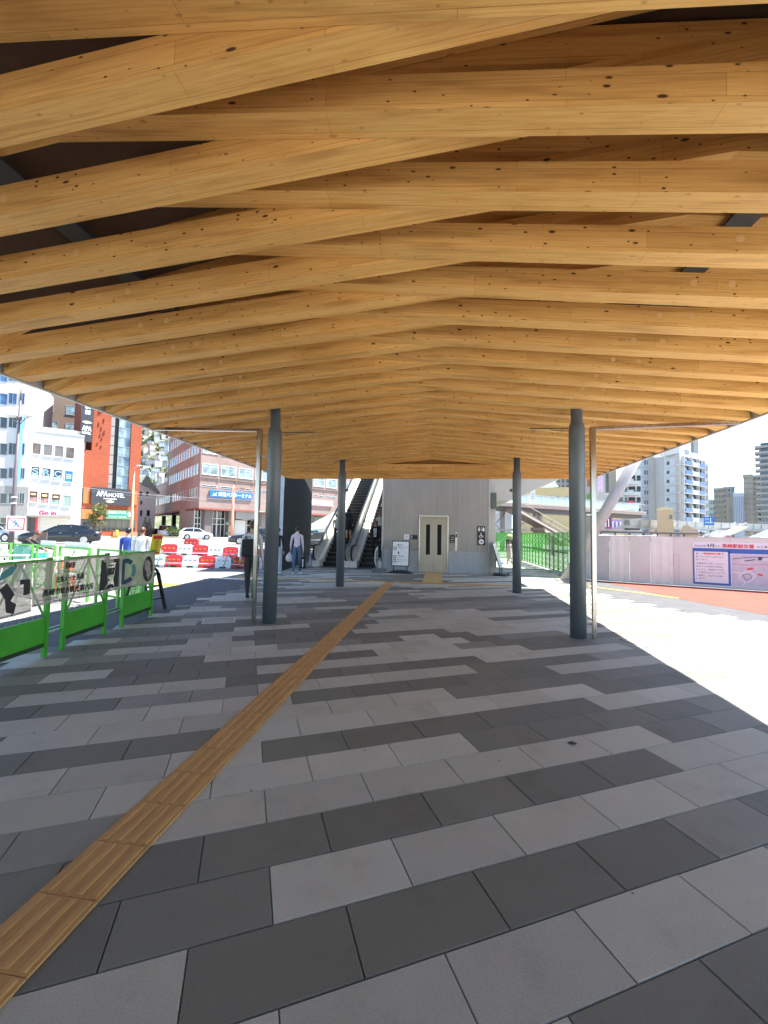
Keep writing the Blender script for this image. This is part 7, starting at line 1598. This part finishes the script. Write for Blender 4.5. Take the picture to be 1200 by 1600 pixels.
def noent(Q, T, b, ex, ezv, n):
    for x0, x1, z0, z1 in ((.03, .72, .64, .70), (.03, .72, .06, .12), (.03, .09, .12, .64), (.66, .72, .12, .64)): Q(x0, x1, z0+.0, z1, 1)
    f = lambda pts, mi: b.add([ex*x+ezv*z+n*.004 for x, z in pts], [tuple(range(len(pts)))], mi)
    f([(.33+.045*cos(a), .54+.045*sin(a)) for a in np.linspace(0, 2*pi, 13)[:-1]], 2); f([(.30, .48), (.40, .48), (.43, .34), (.34, .34)], 2); f([(.34, .34), (.40, .34), (.30, .17), (.25, .19)], 2); f([(.38, .34), (.43, .34), (.50, .20), (.45, .18)], 2); f([(.40, .47), (.52, .40), (.50, .37), (.38, .43)], 2); f([(.30, .47), (.20, .38), (.22, .36), (.33, .43)], 2)
    f([(.10, .60), (.13, .63), (.66, .16), (.63, .13)], 1); T('横断禁止', .2, -.07, .35, .08, 1)
slab_sign('crossing_sign', 'white no-crossing sign with red frame and walking figure on the brown lamp post', 'sign', q+Vector((0, 0, 0)), -nd2, (0, 0, 1), .75, .78, [SGW, PINK, mat('sign_figure_blue', (.08, .22, .50), .5)], noent)
# overhead wires
WIR = mat('wire_black', (.30, .30, .31), .6)
for k, (xa, ya, xb, yb, lab) in enumerate(((118, 760.5, 420, 782, 'upper overhead cable crossing before the hotel and the terminal'), (118, 764, 420, 786.5, 'lower overhead cable crossing before the hotel and the terminal'))):
    a, c = at(xa, ya, 44), at(xb, yb, 50); n = 14; b = MB(); b.tube([a+(c-a)*(i/n)-a+Vector((0, 0, -.35*sin(pi*i/n))) for i in range(n+1)], .028, 5); tag(b.build('overhead_cable', WIR, loc=a), lab, 'cable', 'overhead cables')
# hydrant-like yellow post at the far kerb
q = at(182, 842, 50); t = thing('hydrant', 'small yellow hydrant post on the far pavement before the pub', 'hydrant', (q.x, q.y, .53)); b = MB(); b.cyl((0, 0, 0), (0, 0, .75), .14, 12); b.ball((0, 0, .8), (.2, .2, .16)); b.build('body', mat('hydrant_yellow', (.72, .42, .03), .5), t); b = MB(); b.bbox(-.75, -.25, -.1, .1, 0, .22, .03); b.build('valve_box', MATS['hydrant_yellow'], t)
# trees
LEAF = [mat('leaf_green', (.10, .13, .03), .7, var=.45, scale=2.5), mat('leaf_olive', (.16, .14, .04), .7, var=.45, scale=2.5), mat('leaf_deep', (.045, .08, .025), .7, var=.4, scale=2.5)]; BARK = mat('bark', (.16, .12, .09), .9, bump=.5)
def tree(name, lab, loc, h, rw, n, seed, mats, clear_=.35, leaf=.16, cat='tree'):
    rg = random.Random(seed); t = thing(name, lab, cat, loc); b = MB()
    b.tube([(0, 0, 0), (.03, 0, h*.3), (-.02, .03, h*.6), (0, 0, h*.92)], [h*.022, h*.017, h*.010, h*.003], 8); ends = []
    for i in range(9):
        a = rg.uniform(0, 2*pi); z = h*rg.uniform(clear_*.9, .78); e = Vector((rw*.85*cos(a)*rg.uniform(.5, 1), rw*.85*sin(a)*rg.uniform(.5, 1), z+h*rg.uniform(.08, .2))); b.tube([(0, 0, z), e*.5+Vector((0, 0, z*.5)), e], [h*.009, h*.006, h*.002], 5); ends.append(e)
    b.build('trunk', BARK, t); b = MB(); ends += [Vector((0, 0, h*q)) for q in (.7, .8, .9)]
    for i in range(n):
        c = rg.choice(ends)+Vector((rg.gauss(0, rw*.24), rg.gauss(0, rw*.24), rg.gauss(0, h*.06))); s = leaf*rg.uniform(.6, 1.3); u = Vector((rg.gauss(0, 1), rg.gauss(0, 1), rg.gauss(0, .7))).normalized(); v = u.orthogonal().normalized(); w_ = u.cross(v)
        b.add([c-v*s, c+w_*s*.55, c+v*s, c-w_*s*.55], [(0, 1, 2, 3)], rg.randint(0, len(mats)-1))
    b.build('crown', mats, t); return t
q = at(150, 840, 51); tree('street_tree', 'young olive-green street tree in front of the red hotel entrance', (q.x, q.y, .52), 4.1, 1.05, 1200, 4, [LEAF[0], LEAF[1], LEAF[1]], .36, .13)
q = at(268, 838, 64); tree('shrub', 'low green shrub beside the white van under the brick terminal', (q.x, q.y, .5), 1.5, .9, 700, 9, [LEAF[0], LEAF[2]], .15, .12, 'shrub')
q = at(276, 838, 62); tree('shrub', 'low green shrub nearer the white hatchback, by the brick terminal', (q.x, q.y, .5), 1.2, .8, 600, 10, [LEAF[2], LEAF[0]], .15, .12, 'shrub')
for k, (px, h) in enumerate(((232, 3.2), (226, 3.6))):
    q = at(px, 838, 76); t = thing('conical_shrub', ('left' if px < 230 else 'right')+' one of two pale clipped cone shrubs in the side lane', 'shrub', (q.x, q.y, .5), 0, 'cone shrubs'); b = MB(); rg = random.Random(k)
    for i in range(500): z = h*(1-sqrt(rg.random())); r = .75*(1-z/h); a = rg.uniform(0, 2*pi); c = Vector((r*cos(a), r*sin(a), z+.1)); v = Vector((rg.gauss(0, 1), rg.gauss(0, 1), rg.gauss(0, 1))).normalized()*.12; w_ = v.orthogonal().normalized()*.10; b.add([c-v, c+w_, c+v, c-w_], [(0, 1, 2, 3)])
    b.build('crown', mat('leaf_pale_grey', (.30, .30, .24), .8, var=.3), t); b = MB(); b.cyl((0, 0, 0), (0, 0, .5), .06, 6); b.build('stem', BARK, t)
